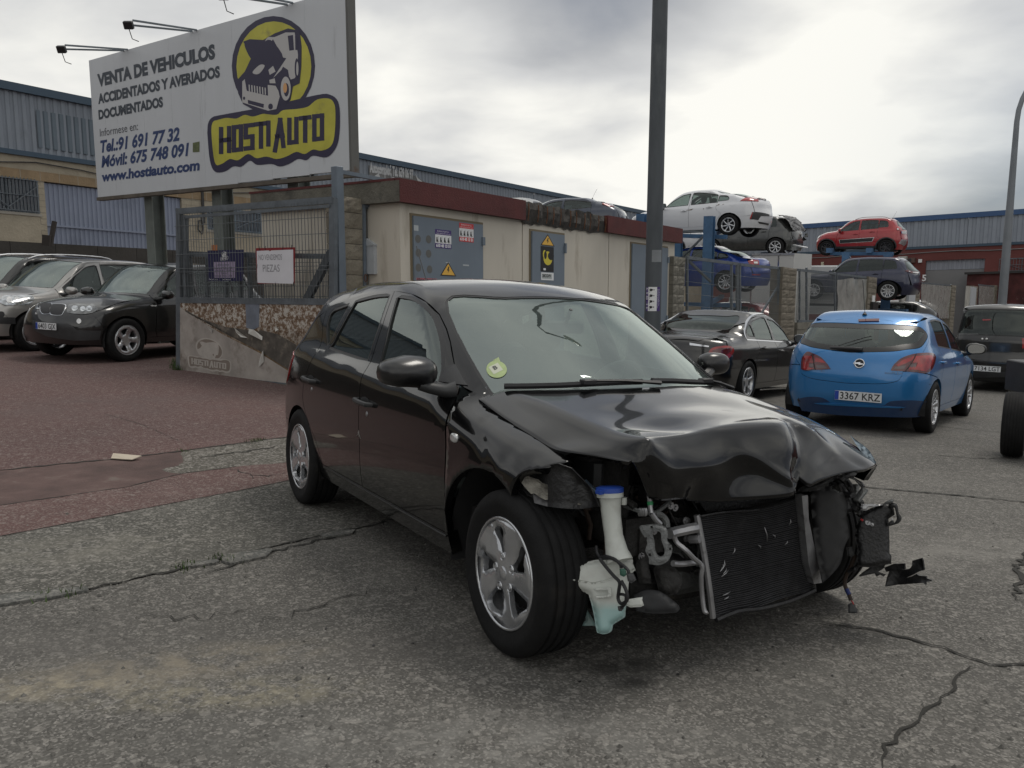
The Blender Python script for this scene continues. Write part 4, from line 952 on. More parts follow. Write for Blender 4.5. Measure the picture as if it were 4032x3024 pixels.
mb = MB(); PF.box(mb, aL, aR, t0_, t1_, hB, hT-.02); own(mb.build('box_body', LBm, lb), lb)
mb = MB(); mb.hexa([PF.p(aL-.012, t0_-.015, hT-.03), PF.p(aR+.012, t0_-.015, hT-.03), PF.p(aR+.012, t1_, hT-.03), PF.p(aL-.012, t1_, hT-.03), PF.p(aL-.012, t0_-.015, hT-.012), PF.p(aR+.012, t0_-.015, hT-.012), PF.p(aR+.012, t1_, hT+.075), PF.p(aL-.012, t1_, hT+.075)]); own(mb.build('lid', LBm, lb), lb)
mb = MB(); PF.box(mb, aL+.012, aR-.01, t0_-.006, t0_+.001, hB+.018, hT-.045); own(mb.build('front_flap', LBm, lb), lb)
mb = MB(); c_ = (aL+aR)/2+.02; PF.box(mb, c_-.035, c_+.035, t0_-.008, t0_-.005, hT-.115, hT-.088); own(mb.build('name_window', mat('brass_label', (.30, .20, .05), .4), lb), lb)
mb = MB(); PF.box(mb, c_-.06, c_+.05, t0_-.008, t0_-.005, hT-.235, hT-.155); own(mb.build('worn_sticker', mat('sticker_remains', (.16, .155, .15), .8, var=.3, vscale=30), lb), lb)
mb = MB(); mb.lathe([(0, -.008), (.009, -.008), (.01, 0)], 10); q = mb.build('lock', BLKP); q.matrix_world = Matrix.Translation(PF.p(c_, t0_-.006, hT-.066));
q.parent = lb; q.matrix_parent_inverse = lb.matrix_world.inverted()
# advertising hoarding
bR = at(757*1.8228, 400*1.8228, 13.6); bL = at(203*1.8228, 300*1.8228, 18.05)
bd = np.array([bR[0]-bL[0], bR[1]-bL[1]]); BW = np.linalg.norm(bd); bd = bd/BW
BFm = Frame((bL[0], bL[1], 0), bd, (-bd[1], bd[0]))
def z1(x, y): return x*.65552/1.8228, y*.65552/1.8228
def bpt(x, y, t=0.):
 a, h = BFm.px(*z1(x, y), t); return BFm.p(a, t, h)
BRD = mat('board_white', (.53, .55, .58), .5, var=.05, vscale=.9, dirt=(.30, .31, .32), dscale=2.5, dthr=.60, stretch=(1, 1, .18))
board = empty('advertising_board', Matrix.Translation(BFm.p(BW/2, .3, 2.9))); tag(board, 'large pale hoarding on steel columns, VENTA DE VEHICULOS lettering and yellow round badge', 'billboard')
def badd(mb, name, m, **k): return own(mb.build(name, m, board, **k), board)
(aBL, hBL), (aTL, hTL) = BFm.px(208, 432), BFm.px(198, 132)
(aBR, hBR), (aTR, hTR) = BFm.px(762, 365), BFm.px(748, -30)
hB_, hT_ = (hBL+hBR)/2, (hTL+hTR)/2
mb = MB()
NP = 8
for i in range(NP):
 a0, a1 = BW*i/NP+.0015, BW*(i+1)/NP-.0015; mb = MB(); BFm.box(mb, a0, a1, 0, .05, hBL+(hBR-hBL)*i/NP, hT_)
 badd(mb, 'sheet_panel', BRD)
mb = MB(); BFm.box(mb, -.03, BW+.03, -.015, .12, hB_-.07, hB_-.002); badd(mb, 'bottom_rail', mat('rusty_rail', (.10, .085, .07), .7, var=.3, vscale=3))
mb = MB(); BFm.box(mb, BW+.002, BW+.05, -.01, .16, hB_-.07, hT_); badd(mb, 'side_rail', mat('grey_rusty_side', (.12, .12, .115), .7, .2, dirt=(.10, .05, .03), dscale=3, dthr=.6))
mb = MB(); BFm.box(mb, -.03, BW+.03, .055, .16, hT_-.1, hT_-.002); badd(mb, 'top_rail', GALV)
for k in range(9):
 mb = MB(); a = BW*k/8; BFm.box(mb, a-.04, a+.04, .055, .14, hB_, hT_-.1); badd(mb, 'back_stud', GALV)
for x0, x1, Y in ((305, 342, 0), (455, 488, 0), (620, 655, 0)):
 a0 = BFm.px(x0, 430, .22)[0]; a1 = BFm.px(x1, 430, .22)[0]; c = (a0+a1)/2; w2 = .14
 mb = MB(); BFm.box(mb, c-w2, c+w2, .18, .20, -1.2, hT_-.2); BFm.box(mb, c-w2, c+w2, .44, .46, -1.2, hT_-.2); BFm.box(mb, c-.012, c+.012, .20, .44, -1.2, hT_-.2)
 badd(mb, 'steel_column', mat('weathered_column', (.13, .145, .135), .7, .1, var=.3, vscale=2, dirt=(.10, .085, .05), dscale=2.5, dthr=.58))
def flood(x0, y0, x1, y1, lab, xa=None):
 a, _ = BFm.px(*z1(x1, y1)); b = BFm.p(a, .0, hT_)
 arm = at(*(np.array(z1(x0, y0))*1.8228), b.y-1.25); arm = Vector(arm); d = BFm.v*-1.25
 tip = Vector((b.x, b.y, 0))+d; tip.z = arm.z
 fl = empty('floodlight', Matrix.Translation(b)); tag(fl, lab, 'floodlight', 'floodlights on arms above the hoarding')
 for s_ in (0, .14):
  mb = MB(); mb.bar(b+Vector((0, 0, .0))+BFm.u*s_, tip+BFm.u*s_+Vector((0, 0, .05 if s_ else 0)), .025, .03); own(mb.build('arm', GALV, fl), fl)
 mb = MB(); M = Matrix.Translation(tip)@Matrix.Rotation(.5, 4, 'X'); mb.box((-.08, -.04, -.07), (.08, .04, .06), M, bev=.01); own(mb.build('lamp_head', BLKP, fl), fl)
 mb = MB(); mb.box((-.065, .035, -.055), (.065, .046, .045), M); own(mb.build('lamp_glass', LENSW, fl), fl)
 mb = MB(); mb.smooth = True; mb.tube([tip+Vector((0, 0, -.05)), tip+Vector((.03, .05, -.22)), tip+Vector((.12, .1, -.25))], .008, 5); own(mb.build('cable', BLKP, fl), fl)
LENSW = mat('lamp_clear', (.6, .6, .6), .15, .4, 1., .02, var=.3, vscale=30)
flood(492, 275, 745, 310, 'floodlight on twin arms at the far left end of the hoarding top')
flood(870, 125, 1155, 190, 'floodlight with a hanging cable on the hoarding top, between the other two')
flood(1610, -60, 1725, 10, 'floodlight on the hoarding top above the yellow badge, mostly out of the picture')
SER = mat('dark_slate_print', (.035, .045, .062), .5); NAV = mat('navy_print', (.022, .045, .14), .5)
bU = Vector((bd[0], bd[1], 0))
def btext(txt, x0, yb, x1, capt, m, shear=0., bold=.0, serif=False, name='lettering'):
 """baseline start (x0, yb), end x x1, cap height from the y of the cap top at x0, all in zoom pixels"""
 o = bpt(x0, yb, -.001); e = bpt(x1, yb, -.001); top_ = bpt(x0, capt, -.001); wd = (e-o).dot(bU); ch = top_.z-o.z
 mb = MB(); vs, fs = text_mesh(txt, size=ch/.64, bold=bold*ch*1.9, shear=shear, width=wd)
 off = BFm.v*-.003
 mb.add([o+bU*v[0]+Vector((0, 0, v[1]))+off for v in vs], fs)
 if serif:
  xs_ = sorted(vs, key=lambda v: v[0])
  seen = []
  for hh in (0, ch):
   pts = sorted(v[0] for v in vs if abs(v[1]-hh) < ch*.03); runs = []
   for p_ in pts:
    if not runs or p_-runs[-1][1] > ch*.05*6: runs.append([p_, p_])
    runs[-1][1] = p_
   for a, b_ in runs:
    if b_-a < ch*.36 and b_-a > ch*.02:
     q0, q1 = a-ch*.10, b_+ch*.10; z0_, z1_ = (0, ch*.075) if hh == 0 else (ch*.925, ch)
     mb.add([o+bU*q0+Vector((0, 0, z0_))+off, o+bU*q1+Vector((0, 0, z0_))+off, o+bU*q1+Vector((0, 0, z1_))+off, o+bU*q0+Vector((0, 0, z1_))+off], [(0, 1, 2, 3)])
 p_ = mb.build(name, m, board, fixn=False); own(p_, board); p_['kind'] = 'stuff' if False else None
 del p_['kind']; return p_
btext('VENTA DE VEHICULOS', 588, 519, 1302, 455, SER, bold=.045, serif=True)
btext('ACCIDENTADOS Y AVERIADOS', 591, 622, 1330, 572, SER, bold=.042, serif=True)
btext('DOCUMENTADOS', 594, 716, 985, 668, SER, bold=.042, serif=True)
btext('Informese en:', 602, 820, 832, 778, mat('grey_print', (.06, .065, .08), .5))
btext('Tel.:91 691 77 32', 606, 915, 1085, 852, NAV, .22, .03)
btext('Móvil: 675 748 091', 610, 1004, 1143, 944, NAV, .22, .03)
btext('www.hostiauto.com', 614, 1089, 1205, 1040, NAV, .12, .035)
mb = MB(); mb.add([bpt(1158, 915, -.004), bpt(1198, 912, -.004), bpt(1198, 850, -.004), bpt(1158, 858, -.004)], [(0, 1, 2, 3)]); badd(mb, 'green_square', mat('olive_square', (.10, .12, .05), .5, var=.3, vscale=20))
PY = mat('badge_yellow', (.46, .43, .055), .5, var=.16, vscale=2.2, dirt=(.22, .19, .08), dscale=2.0, dthr=.60)
def PBd(x, y, z): return bpt(x, y, -.003-z)
lg = logo(PBd, [PY, mat('badge_indigo', (.022, .018, .052), .5), mat('badge_white', (.46, .45, .45), .5), mat('badge_orange', (.62, .33, .14), .5)], 'badge', board); own(lg, board)
# left warehouse (runs away along the street)
LW = Frame((-16.9, 27.0, 0), Uu, Vv, -.038)
def lwp(X, Y, t=0.): return LW.px(X, Y, t)
WALLB = mat('warehouse_block', (.345, .305, .235), .9, var=.14, vscale=1.5, bump=.8, bscale=14, dirt=(.20, .175, .14), dscale=.8, dthr=.60)
BAND = mat('tan_block_band', (.26, .19, .115), .9, var=.2, vscale=2, bump=.6, bscale=14)
LSH = SHEETM('left_warehouse_sheet', (.20, .225, .262)); LSD = mat('patch_sheet_dark', (.105, .135, .165), .5, .1, var=.1, vscale=1)
LTR = mat('warehouse_flashing', (.040, .070, .105), .5, .1)
wh = empty('left_warehouse', Matrix.Translation(LW.O)); tag(wh, 'long warehouse of grey cladding over cream blockwork, behind the hoarding', 'warehouse')
def wadd(mb, name, m, parent=None, **k): o = mb.build(name, m, parent or wh, **k); return own(o, wh if parent is None else parent)
aS, aE = -30., 60.
hTop = (lwp(0, 178)[1]+lwp(1190, 429)[1])/2; hMid = (lwp(0, 322)[1]+lwp(197, 352)[1])/2; hBand1 = lwp(20, 362)[1]; hBand0 = lwp(20, 383)[1]
def corr(mb, F, a0, a1, h0, h1, t=0., pitch=.25, depth=.035):
 """trapezoidal sheet"""
 x = a0; prof = []
 while x < a1:
  prof += [(x, t), (x+pitch*.46, t), (x+pitch*.56, t+depth), (x+pitch*.90, t+depth)]; x += pitch
 prof = [(min(a, a1), q) for a, q in prof]+[(a1, t)]
 vs = []
 for a, q in prof: vs += [F.p(a, q, h0), F.p(a, q, h1)]
 mb.add(vs, [(2*i, 2*i+2, 2*i+3, 2*i+1) for i in range(len(prof)-1)])
k = 0; a = aS
while a < aE:
 mb = MB(); corr(mb, LW, a, min(a+6-.01, aE), hMid, hTop, 0, .25 if a < 30 else .5); wadd(mb, 'cladding_sheet', LSH); a += 6
mb = MB(); LW.box(mb, aS, aE, .25, 14, -6, hTop-.1); wadd(mb, 'building_mass', MORT)
mb = MB(); LW.box(mb, aS, aE, -.12, .05, hTop-.02, hTop+.24); wadd(mb, 'eaves_flashing', LTR)
mb = MB(); LW.box(mb, aS, aE, -.10, .05, hMid-.10, hMid+.06); wadd(mb, 'base_flashing', LTR)
a0_, h1_ = lwp(80, 240); a1_, h0_ = lwp(255, 352)
mb = MB(); corr(mb, LW, lwp(82, 300)[0], lwp(330, 300)[0], (lwp(82, 318)[1]), lwp(82, 238)[1], -.02, .25); wadd(mb, 'patch_cladding', LSD)
bayW = lwp(383, 420)[0]-lwp(95, 400)[0]
g0, g1 = lwp(95, 395)[0], lwp(392, 430)[0]; gh = lwp(95, 392)[1]
w0, w1, wh0, wh1 = lwp(-60, 400)[0], lwp(82, 400)[0], lwp(50, 459)[1], lwp(50, 384)[1]
v0, v1, vh0, vh1 = lwp(447, 470)[0], lwp(565, 470)[0], lwp(500, 500)[1], lwp(500, 452)[1]
def wallseg(a0, a1, h0, h1, m=WALLB, name='block_wall', t0=0.):
 mb = MB(); LW.box(mb, a0, a1, t0, .24, h0, h1); return wadd(mb, name, m)
wallseg(aS, aE, hBand1, hMid-.1); wallseg(aS, aE, hBand0, hBand1-.004, BAND, 'tan_band', -.02)
hb_ = -6
for a0, a1 in ((aS, w0-14), (w1, g0), (g1, v0), (v1, aE)): wallseg(a0, a1, hb_, hBand0-.004)
wallseg(w0, w1, hb_, wh0); wallseg(w0, w1, wh1, hBand0-.004); wallseg(v0, v1, hb_, vh0); wallseg(v0, v1, vh1, hBand0-.004); wallseg(g0, g1, gh, hBand0-.004); wallseg(w0-14, w0, hb_, hBand0-.004)
mb = MB();
hh = hb_
for i in range(40):
 h = hMid-.1-.2*i-.2
 if h < 0: break
 if h > hBand0 or True:
  for a0, a1 in ((aS, w0-.0), (w1, g0), (g1, v0), (v1, 25)):
   LW.box(mb, a0, a1, -.0028, .0, h-.006, h+.006) if h < hBand0 else None
   c = a0+(.2 if i % 2 else .0)
   while c < a1 and h < hBand0: LW.box(mb, c-.005, c+.005, -.0024, .0, h+.006, h+.194); c += .4
q = wadd(mb, 'block_joints', mat('joint_grey', (.22, .20, .165), .95)); q['kind'] = 'stuff'
mb = MB(); c = w0-6
while c < v1+6: LW.box(mb, c-.008, c+.008, -.024, -.02, hBand0, hBand1-.004); c += .62
q = wadd(mb, 'band_joints', mat('joint_pale', (.33, .30, .25), .9)); q['kind'] = 'stuff'
GSH = SHEETM('gate_sheet_blue_grey', (.235, .265, .345))
mb = MB(); corr(mb, LW, g0+.02, g1-.02, -3, gh-.03, .09, .16, .03); wadd(mb, 'sheet_gate', GSH)
mb = MB(); hx = lwp(250, 553)[1]; LW.box(mb, g0+.02, g1-.02, .04, .085, lwp(240, 497)[1]-.03, lwp(240, 497)[1]+.03); wadd(mb, 'gate_rail', GSH)
WGL = mat('window_pane_dark', (.03, .04, .055), .12, 0, 1., .03, var=.4, vscale=1)
def grille(F, root, a0, a1, h0, h1, n, diag=True, frame=GALV, tbar=-.04, adder=None):
 wnd = empty('window', Matrix.Translation(F.p((a0+a1)/2, 0, h0))); own(wnd, root)
 def ad(mb, nm, m): o = mb.build(nm, m, wnd); return own(o, wnd)
 wnd.matrix_parent_inverse = root.matrix_world.inverted()
 mb = MB(); F.box(mb, a0, a1, .05, .07, h0, h1); o = mb.build('pane', WGL, root); own(o, root)
 bpy.data.objects.remove(wnd)
 mb = MB(); F.box(mb, a0-.05, a1+.05, -.03, .05, h0-.09, h0-.0); own(mb.build('window_sill', mat('sill_pale', (.34, .32, .28), .8), root), root)
 for q0, q1, r0, r1 in ((a0, a1, h1-.05, h1), (a0, a1, h0, h0+.05), (a0, a0+.05, h0+.05, h1-.05), (a1-.05, a1, h0+.05, h1-.05), ((a0+a1)/2-.03, (a0+a1)/2+.03, h0+.05, h1-.05)):
  mb = MB(); F.box(mb, q0, q1, .0, .045, r0, r1); own(mb.build('window_frame', frame, root), root)
 for i in range(1, n):
  a = a0+(a1-a0)*i/n; mb = MB(); mb.bar(F.p(a, tbar, h0), F.p(a, tbar, h1), .022, .022, up=(1, 0, 0)); own(mb.build('grille_bar', frame, root), root)
 for h in (h0+.06, h1-.06, (h0+h1)/2):
  mb = MB(); mb.bar(F.p(a0, tbar-.02, h), F.p(a1, tbar-.02, h), .022, .022); own(mb.build('grille_rail', frame, root), root)
 if diag:
  m_ = (h0+h1)/2; c = (a0+a1)/2
  for p, q in (((a0, h1-.2), (c, h0+.15)), ((c, h0+.15), (a1, h1-.2))): mb = MB(); mb.bar(F.p(p[0], tbar-.03, p[1]), F.p(q[0], tbar-.03, q[1]), .02, .02); own(mb.build('grille_brace', frame, root), root)
grille(LW, wh, w0, w1, wh0, wh1, 18); grille(LW, wh, v0, v1, vh0, vh1, 16, frame=mat('grille_blue_grey', (.17, .21, .25), .5, .3))
mb = MB(); a, h = lwp(437, 440); LW.box(mb, a-.05, a+.05, -.06, 0, lwp(437, 482)[1], hMid-.2); wadd(mb, 'drainpipe', mat('pipe_dark', (.03, .03, .03), .6))
mb = MB(); mb.smooth = True; a, h = lwp(432, 497); mb.tube([LW.p(a+.05, -.05, h+.4), LW.p(a-.1, -.08, h+.35), LW.p(a-.12, -.08, h), LW.p(a+.03, -.08, h-.15), LW.p(a+.1, -.06, h+.1), LW.p(a+.08, -.05, h+.5)], .03, 6); wadd(mb, 'hanging_cable', BLKP)
mb = MB(); mb.smooth = True; P_ = [LW.p(aS+1.5*i, -.06, hMid-.35-.10*math.sin(i*1.1)-.05*(i % 3)) for i in range(40)]; mb.tube(P_, .02, 5); wadd(mb, 'wall_cable', BLKP)
DW = Frame((-14.6, 22.0, 0), Uu, Vv, -.030)
dh = DW.px(150, 528)[1]
yw = empty('yard_wall', Matrix.Translation(DW.O)); tag(yw, 'low dark block wall at the back of the red yard, below the warehouse gate', 'wall')
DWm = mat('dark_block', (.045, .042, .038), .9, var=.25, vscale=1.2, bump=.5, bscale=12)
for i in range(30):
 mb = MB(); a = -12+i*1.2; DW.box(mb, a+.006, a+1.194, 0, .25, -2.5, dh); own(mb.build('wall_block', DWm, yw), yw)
pp = at(113*1.8228, 552, 21.7)
mb = MB(); mb.bar(at(108*1.8228, 531*1.8228, 21.5), at(118*1.8228, 478*1.8228, 21.6), .09, .09, up=(1, 0, 0)); mb.bar(at(103*1.8228, 531*1.8228, 21.5), at(104*1.8228, 508*1.8228, 21.5), .2, .2, up=(1, 0, 0)); tag(mb.build('timber_stump', mat('dark_timber', (.035, .03, .027), .9)), 'dark broken timber post on the yard wall below the blue-grey gate', 'post')
mb = MB(); TB = mat('banner_grey', (.13, .13, .13), .7, var=.3, vscale=1.5)
def lq(pts, t=-.05): return [LW.p(lwp(x, y, t)[0], t, lwp(x, y, t)[1]) for x, y in pts]
bn = empty('torn_banner', Matrix.Translation(LW.p(lwp(850, 385)[0], 0, hMid+1))); tag(bn, 'torn grey and white banner hanging on the warehouse cladding above the substation roof', 'banner')
mb = MB(); mb.add(lq([(796, 357), (818, 361), (880, 372), (905, 385), (925, 398), (922, 425), (880, 420), (860, 412), (800, 405)]), [tuple(range(9))]); own(mb.build('grey_backing', TB, bn), bn)
TW = mat('banner_white', (.40, .41, .42), .6, var=.15, vscale=2)
for pts in ([(800, 386), (818, 374), (826, 396), (830, 408), (800, 408)], [(836, 388), (850, 382), (862, 392), (874, 394), (866, 408), (838, 406)], [(896, 374), (902, 384), (912, 392), (914, 402), (906, 400)], [(818, 366), (832, 362), (826, 370)], [(900, 408), (918, 412), (925, 425), (905, 425)]):
 mb = MB(); mb.add(lq(pts, -.07), [tuple(range(len(pts)))]); own(mb.build('white_scrap', TW, bn), bn)
mb = MB(); o_ = lq([(799, 371)], -.06)[0]; e_ = lq([(893, 386)], -.06)[0]; d_ = e_-o_; put_text(mb, 'Autocomplex, Tel. 639 06 97', o_, d_.normalized(), (0, 0, 1), size=.62, width=d_.length, bold=.03); own(mb.build('banner_lettering', TW, bn, fixn=False), bn)
# right warehouse (faces the camera, behind the car racks)
RV = Vector((.794, -.608, .034))
pR0 = at(1720*1.8228, 547*1.8228, 66.)
RW = Frame((pR0[0], pR0[1], 0), (.794, -.608), (.608, .794), .034)
def rwp(X, Y, t=0.): return RW.px(X, Y, t)
rh = empty('right_warehouse', Matrix.Translation(RW.p(20, 0, -2))); tag(rh, 'wide warehouse, pale cladding above a dark red wall, behind the stacked cars', 'warehouse')
def radd(mb, name, m, **k): return own(mb.build(name, m, rh, **k), rh)
RSH = SHEETM('right_warehouse_sheet', (.245, .27, .315)); RRED = mat('dark_red_wall', (.135, .040, .036), .85, var=.18, vscale=.5, bump=.3, bscale=8)
hT2 = (rwp(1800, 487)[1]+rwp(2150, 466)[1])/2; hM2 = (rwp(1800, 541)[1]+rwp(2150, 529)[1])/2
for i in range(-8, 12):
 mb = MB(); corr(mb, RW, i*6, i*6+5.985, hM2, hT2, 0, .5, .06); radd(mb, 'cladding_sheet', RSH)
mb = MB(); RW.box(mb, -48, 72, -.12, .06, hT2-.05, hT2+.30); radd(mb, 'eaves_flashing', mat('blue_flashing', (.035, .085, .20), .5))
mb = MB(); RW.box(mb, -48, 72, -.08, .02, hM2-.12, hM2+.06); radd(mb, 'base_flashing', LTR)
mb = MB(); RW.box(mb, -48, 72, .45, 20, -12, hT2-.1); radd(mb, 'building_mass', MORT)
D0, D1, DT = rwp(2000, 560)[0], rwp(2128, 560)[0], rwp(2060, 561)[1]
E0, E1, ET = rwp(1640, 585)[0], rwp(1752, 575)[0], rwp(1745, 573)[1]
def rwall(a0, a1, h0, h1): mb = MB(); RW.box(mb, a0, a1, 0, .44, h0, h1); radd(mb, 'red_wall', RRED)
rwall(-48, E0, -12, hM2-.12); rwall(E0, E1, ET, hM2-.12); rwall(E1, D0, -12, hM2-.12); rwall(D0, D1, DT, hM2-.12); rwall(D1, 72, -12, hM2-.12)
hD2 = rwp(2060, 582)[1]
mb = MB(); corr(mb, RW, D0, D1, hD2, DT, .25, .3, .04); radd(mb, 'shutter_top', SHEETM('shutter_pale', (.27, .285, .33)))
mb = MB(); RW.box(mb, D0, D1, .22, .24, -12, hD2-.02); radd(mb, 'shutter_bottom', mat('shutter_grey', (.185, .185, .19), .7, var=.08, vscale=1))
mb = MB(); RW.box(mb, E0, E1, .22, .24, -12, ET); radd(mb, 'shutter_side', mat('shutter_dark', (.12, .12, .135), .7))
PBm = mat('porch_dark_red', (.075, .02, .02), .9, var=.5, vscale=1.2, dirt=(.28, .25, .24), dscale=1.4, dthr=.60)
a0, a1 = rwp(2102, 600)[0], 40.; hp = rwp(2120, 589)[1]
mb = MB(); RW.box(mb, a0, a1, -2.5, -.002, -12, hp-.1); radd(mb, 'porch', PBm)
mb = MB(); RW.box(mb, a0-.15, a1+.1, -2.7, -.002, hp-.1, hp+.05); radd(mb, 'porch_roof', mat('porch_roof_dark', (.03, .028, .028), .8))
grille(RW, rh, rwp(2158, 570)[0], rwp(2260, 560)[0], rwp(2200, 586)[1], rwp(2200, 557)[1], 16)
grille(RW, rh, rwp(1793, 580)[0], rwp(1826, 580)[0], rwp(1810, 590)[1], rwp(1810, 575)[1], 8, False)
for X0, Y0, X1, Y1, nm in ((1940, 554, 1957, 567, 'air_conditioner'), (1962, 557, 1975, 567, 'air_conditioner')):
 a0, h1 = rwp(X0, Y0, -.5); a1, h0 = rwp(X1, Y1, -.5); mb = MB(); RW.box(mb, a0, a1, -.5, -.02, h0, h1); q = mb.build(nm, mat('ac_white', (.42, .41, .38), .6) if X0 == 1940 else mat('ac_brown', (.10, .06, .05), .6))
 tag(q, 'white air conditioner on the red wall above the navy car' if X0 == 1940 else 'smaller dull brown air conditioner beside the white one on the red wall', 'air conditioner')
 mb = MB(); mb.lathe([(0, 0), (min(a1-a0, h1-h0)*.36, 0)], 16); f = mb.build('fan_grille', BLKP, fixn=False); f.matrix_world = Matrix.Translation(RW.p((a0+a1)/2-.1, -.505, (h0+h1)/2))@Matrix.Rotation(-.65, 4, 'Z'); own(f, q)
for X0, Y0, X1, Y1 in ((1984, 560, 1991, 567), (1781, 577, 1788, 580)):
 a0, h1 = rwp(X0, Y0, -.1); a1, h0 = rwp(X1, Y1, -.1); mb = MB(); RW.box(mb, a0, a1, -.15, -.001, h0, h1); radd(mb, 'wall_box', WHT)
a0, h1 = rwp(1774, 566, -.1); a1, h0 = rwp(1779, 573, -.1); mb = MB(); RW.box(mb, a0, a1, -.15, -.001, h0-.2, h1); radd(mb, 'alarm_box', mat('alarm_cream', (.45, .42, .32), .6))
mb = MB(); o_ = RW.p(*[rwp(1981, 607, -.01)[0], -.02, rwp(1981, 607, -.01)[1]]); put_text(mb, '15', o_, RW.u.normalized(), (0, 0, 1), size=.62, bold=.02); radd(mb, 'unit_number', WHT, fixn=False)
mb = MB(); mb.smooth = True; mb.tube([RW.p(x, -.05, hM2-.4-.05*math.sin(x)) for x in np.linspace(-5, 30, 20)], .03, 4); radd(mb, 'wall_cable', mat('cable_grey', (.2, .2, .2), .7))
# street fence beyond the substation
FF = Frame((3.50, 17.35, -.93), Uu, Vv, -.050)
BLOCKG = mat('split_block_grey', (.17, .16, .135), .95, var=.28, vscale=3, bump=1., bscale=28, dirt=(.09, .085, .075), dscale=3, dthr=.56)
BLOCKT = mat('split_block_tan', (.165, .145, .115), .95, var=.2, vscale=3, bump=1., bscale=28, dirt=(.15, .13, .10), dscale=3, dthr=.6)
def fpil(x0, x1, yt, lab, halves=True, seed=0, d=.35, m=None):
 a0, h1 = FF.px(x0, yt); a1, _ = FF.px(x1, yt)
 global BLOCK
 keep = BLOCK; BLOCK = m or BLOCKG; o = pillar('stone_pillar', FF, a0, a1, 0, d, -.4, h1, lab, halves=halves, seed=seed); BLOCK = keep; return o
fpil(1456, 1481, 553, 'stained grey block pillar at the right end of the substation', True, 1)
fpil(1692, 1722, 576, 'tan block pillar between the double mesh gate and the low-wall fence', True, 2, m=BLOCKT)
fpil(1877, 1895, 597, 'tan block pillar with a black box on it, by the rack yard entrance', True, 3, m=BLOCKT)
fpil(1974, 1989, 610, 'block pillar beside white gate posts, left of the plastic-covered fence', True, 4, m=BLOCKT)
fpil(2057, 2066, 615.5, 'thin block pillar at the right end of the first plastic-covered fence', True, 5, m=BLOCKT)
fpil(2102, 2113, 617, 'block pillar in the far fence right of the white car', True, 6, m=BLOCKT)
fpil(2151, 2160, 616, 'block pillar just left of the far street lamp', True, 7, m=BLOCKT)
fpil(2184, 2196, 620, 'block pillar right of the far street lamp', True, 8, m=BLOCKT)
GRY = GALV
def fbar(mb, x0, y0, x1, y1, w=.06, d=.05, t=.1):
 A, B_ = FF.px(x0, y0, t), FF.px(x1, y1, t); p, q = FF.p(A[0], t, A[1]), FF.p(B_[0], t, B_[1]); mb.bar(p, q, d, w, up=(q-p).cross(Vector((Vv[0], Vv[1], 0))))
def meshgate(x0, x1, yt0, yt1, yb0, yb1, lab, posts=(), diag=None, cat='fence', dv=.055, name='mesh_fence', rails=True, r=.0045):
 a0, _ = FF.px(x0, 600, .1); root = empty(name, Matrix.Translation(FF.p(a0, .1, 0))); tag(root, lab, cat)
 for c in ([(x0, yt0, x1, yt1), (x0, yb0, x1, yb1)] if rails else []):
  mb = MB(); fbar(mb, *c, .07); own(mb.build('rail', GRY, root), root)
 for x, yt, yb, w in posts:
  mb = MB(); fbar(mb, x, yt, x, yb, w); own(mb.build('post', GRY, root), root)
 for d_ in (diag or []): mb = MB(); fbar(mb, *d_, .05, .04, .14); own(mb.build('brace', GRY, root), root)
 A0, H0 = FF.px(x0, yt0, .08); A1, H1 = FF.px(x1, yt1, .08); _, B0 = FF.px(x0, yb0, .08); _, B1 = FF.px(x1, yb1, .08)
 mb = MB(); n = int((A1-A0)/dv)
 for i in range(1, n):
  s_ = i/n; mb.tube([FF.p(A0+(A1-A0)*s_, .08, B0+(B1-B0)*s_), FF.p(A0+(A1-A0)*s_, .08, H0+(H1-H0)*s_)], r, 3, False)
 for k in range(1, 7): mb.tube([FF.p(A0, .075, B0+(H0-B0)*k/7), FF.p(A1, .075, B1+(H1-B1)*k/7)], r, 3, False)
 own(mb.build('wire_mesh', WIRE, root), root)['kind'] = 'stuff'; return root
meshgate(1482, 1595, 556, 570.5, 735, 745, 'left leaf of the double grey mesh gate, with a tension brace', [(1484, 555, 738, .05), (1580, 569, 740, .07), (1592, 569, 745, .06)], [(1486, 562, 1535, 608), (1585, 665, 1510, 690)], 'gate')
meshgate(1598, 1690, 571.5, 580, 745, 750, 'right leaf of the double grey mesh gate, with a long diagonal brace', [(1598, 571, 745, .06), (1682, 576, 750, .10), (1690, 578, 750, .05)], [(1610, 735, 1684, 612)], 'gate')
meshgate(1723, 1804, 583, 591, 694, 693, 'mesh fence on the low block wall in front of the white van', [(1742, 578, 694, .07), (1803, 588, 693, .06), (1727, 583, 694, .04)])
meshgate(1807, 1876, 592, 600, 693, 690, 'mesh fence covered with torn clear plastic, on the low block wall', [(1834, 595, 691, .05), (1874, 598, 690, .05), (1808, 590, 692, .04)])
meshgate(1990, 2056, 611, 617, 690, 684, 'first far mesh fence covered with dirty clear plastic', [(1991, 609, 690, .05), (2054, 615, 684, .09)], dv=.15)
meshgate(2114, 2150, 615, 619, 684, 681, 'far plastic-covered mesh fence between two block pillars, left of the street lamp', [(2115, 615, 684, .06), (2149, 618, 681, .06)], dv=.25)
meshgate(2197, 2250, 621, 624, 684, 681, 'farthest mesh fence at the right edge of the picture', [(2198, 620, 681, .06)], dv=.3)
PLAS = glass('dirty_plastic', (.70, .70, .68), 1.35, .62, (.48, .48, .46))
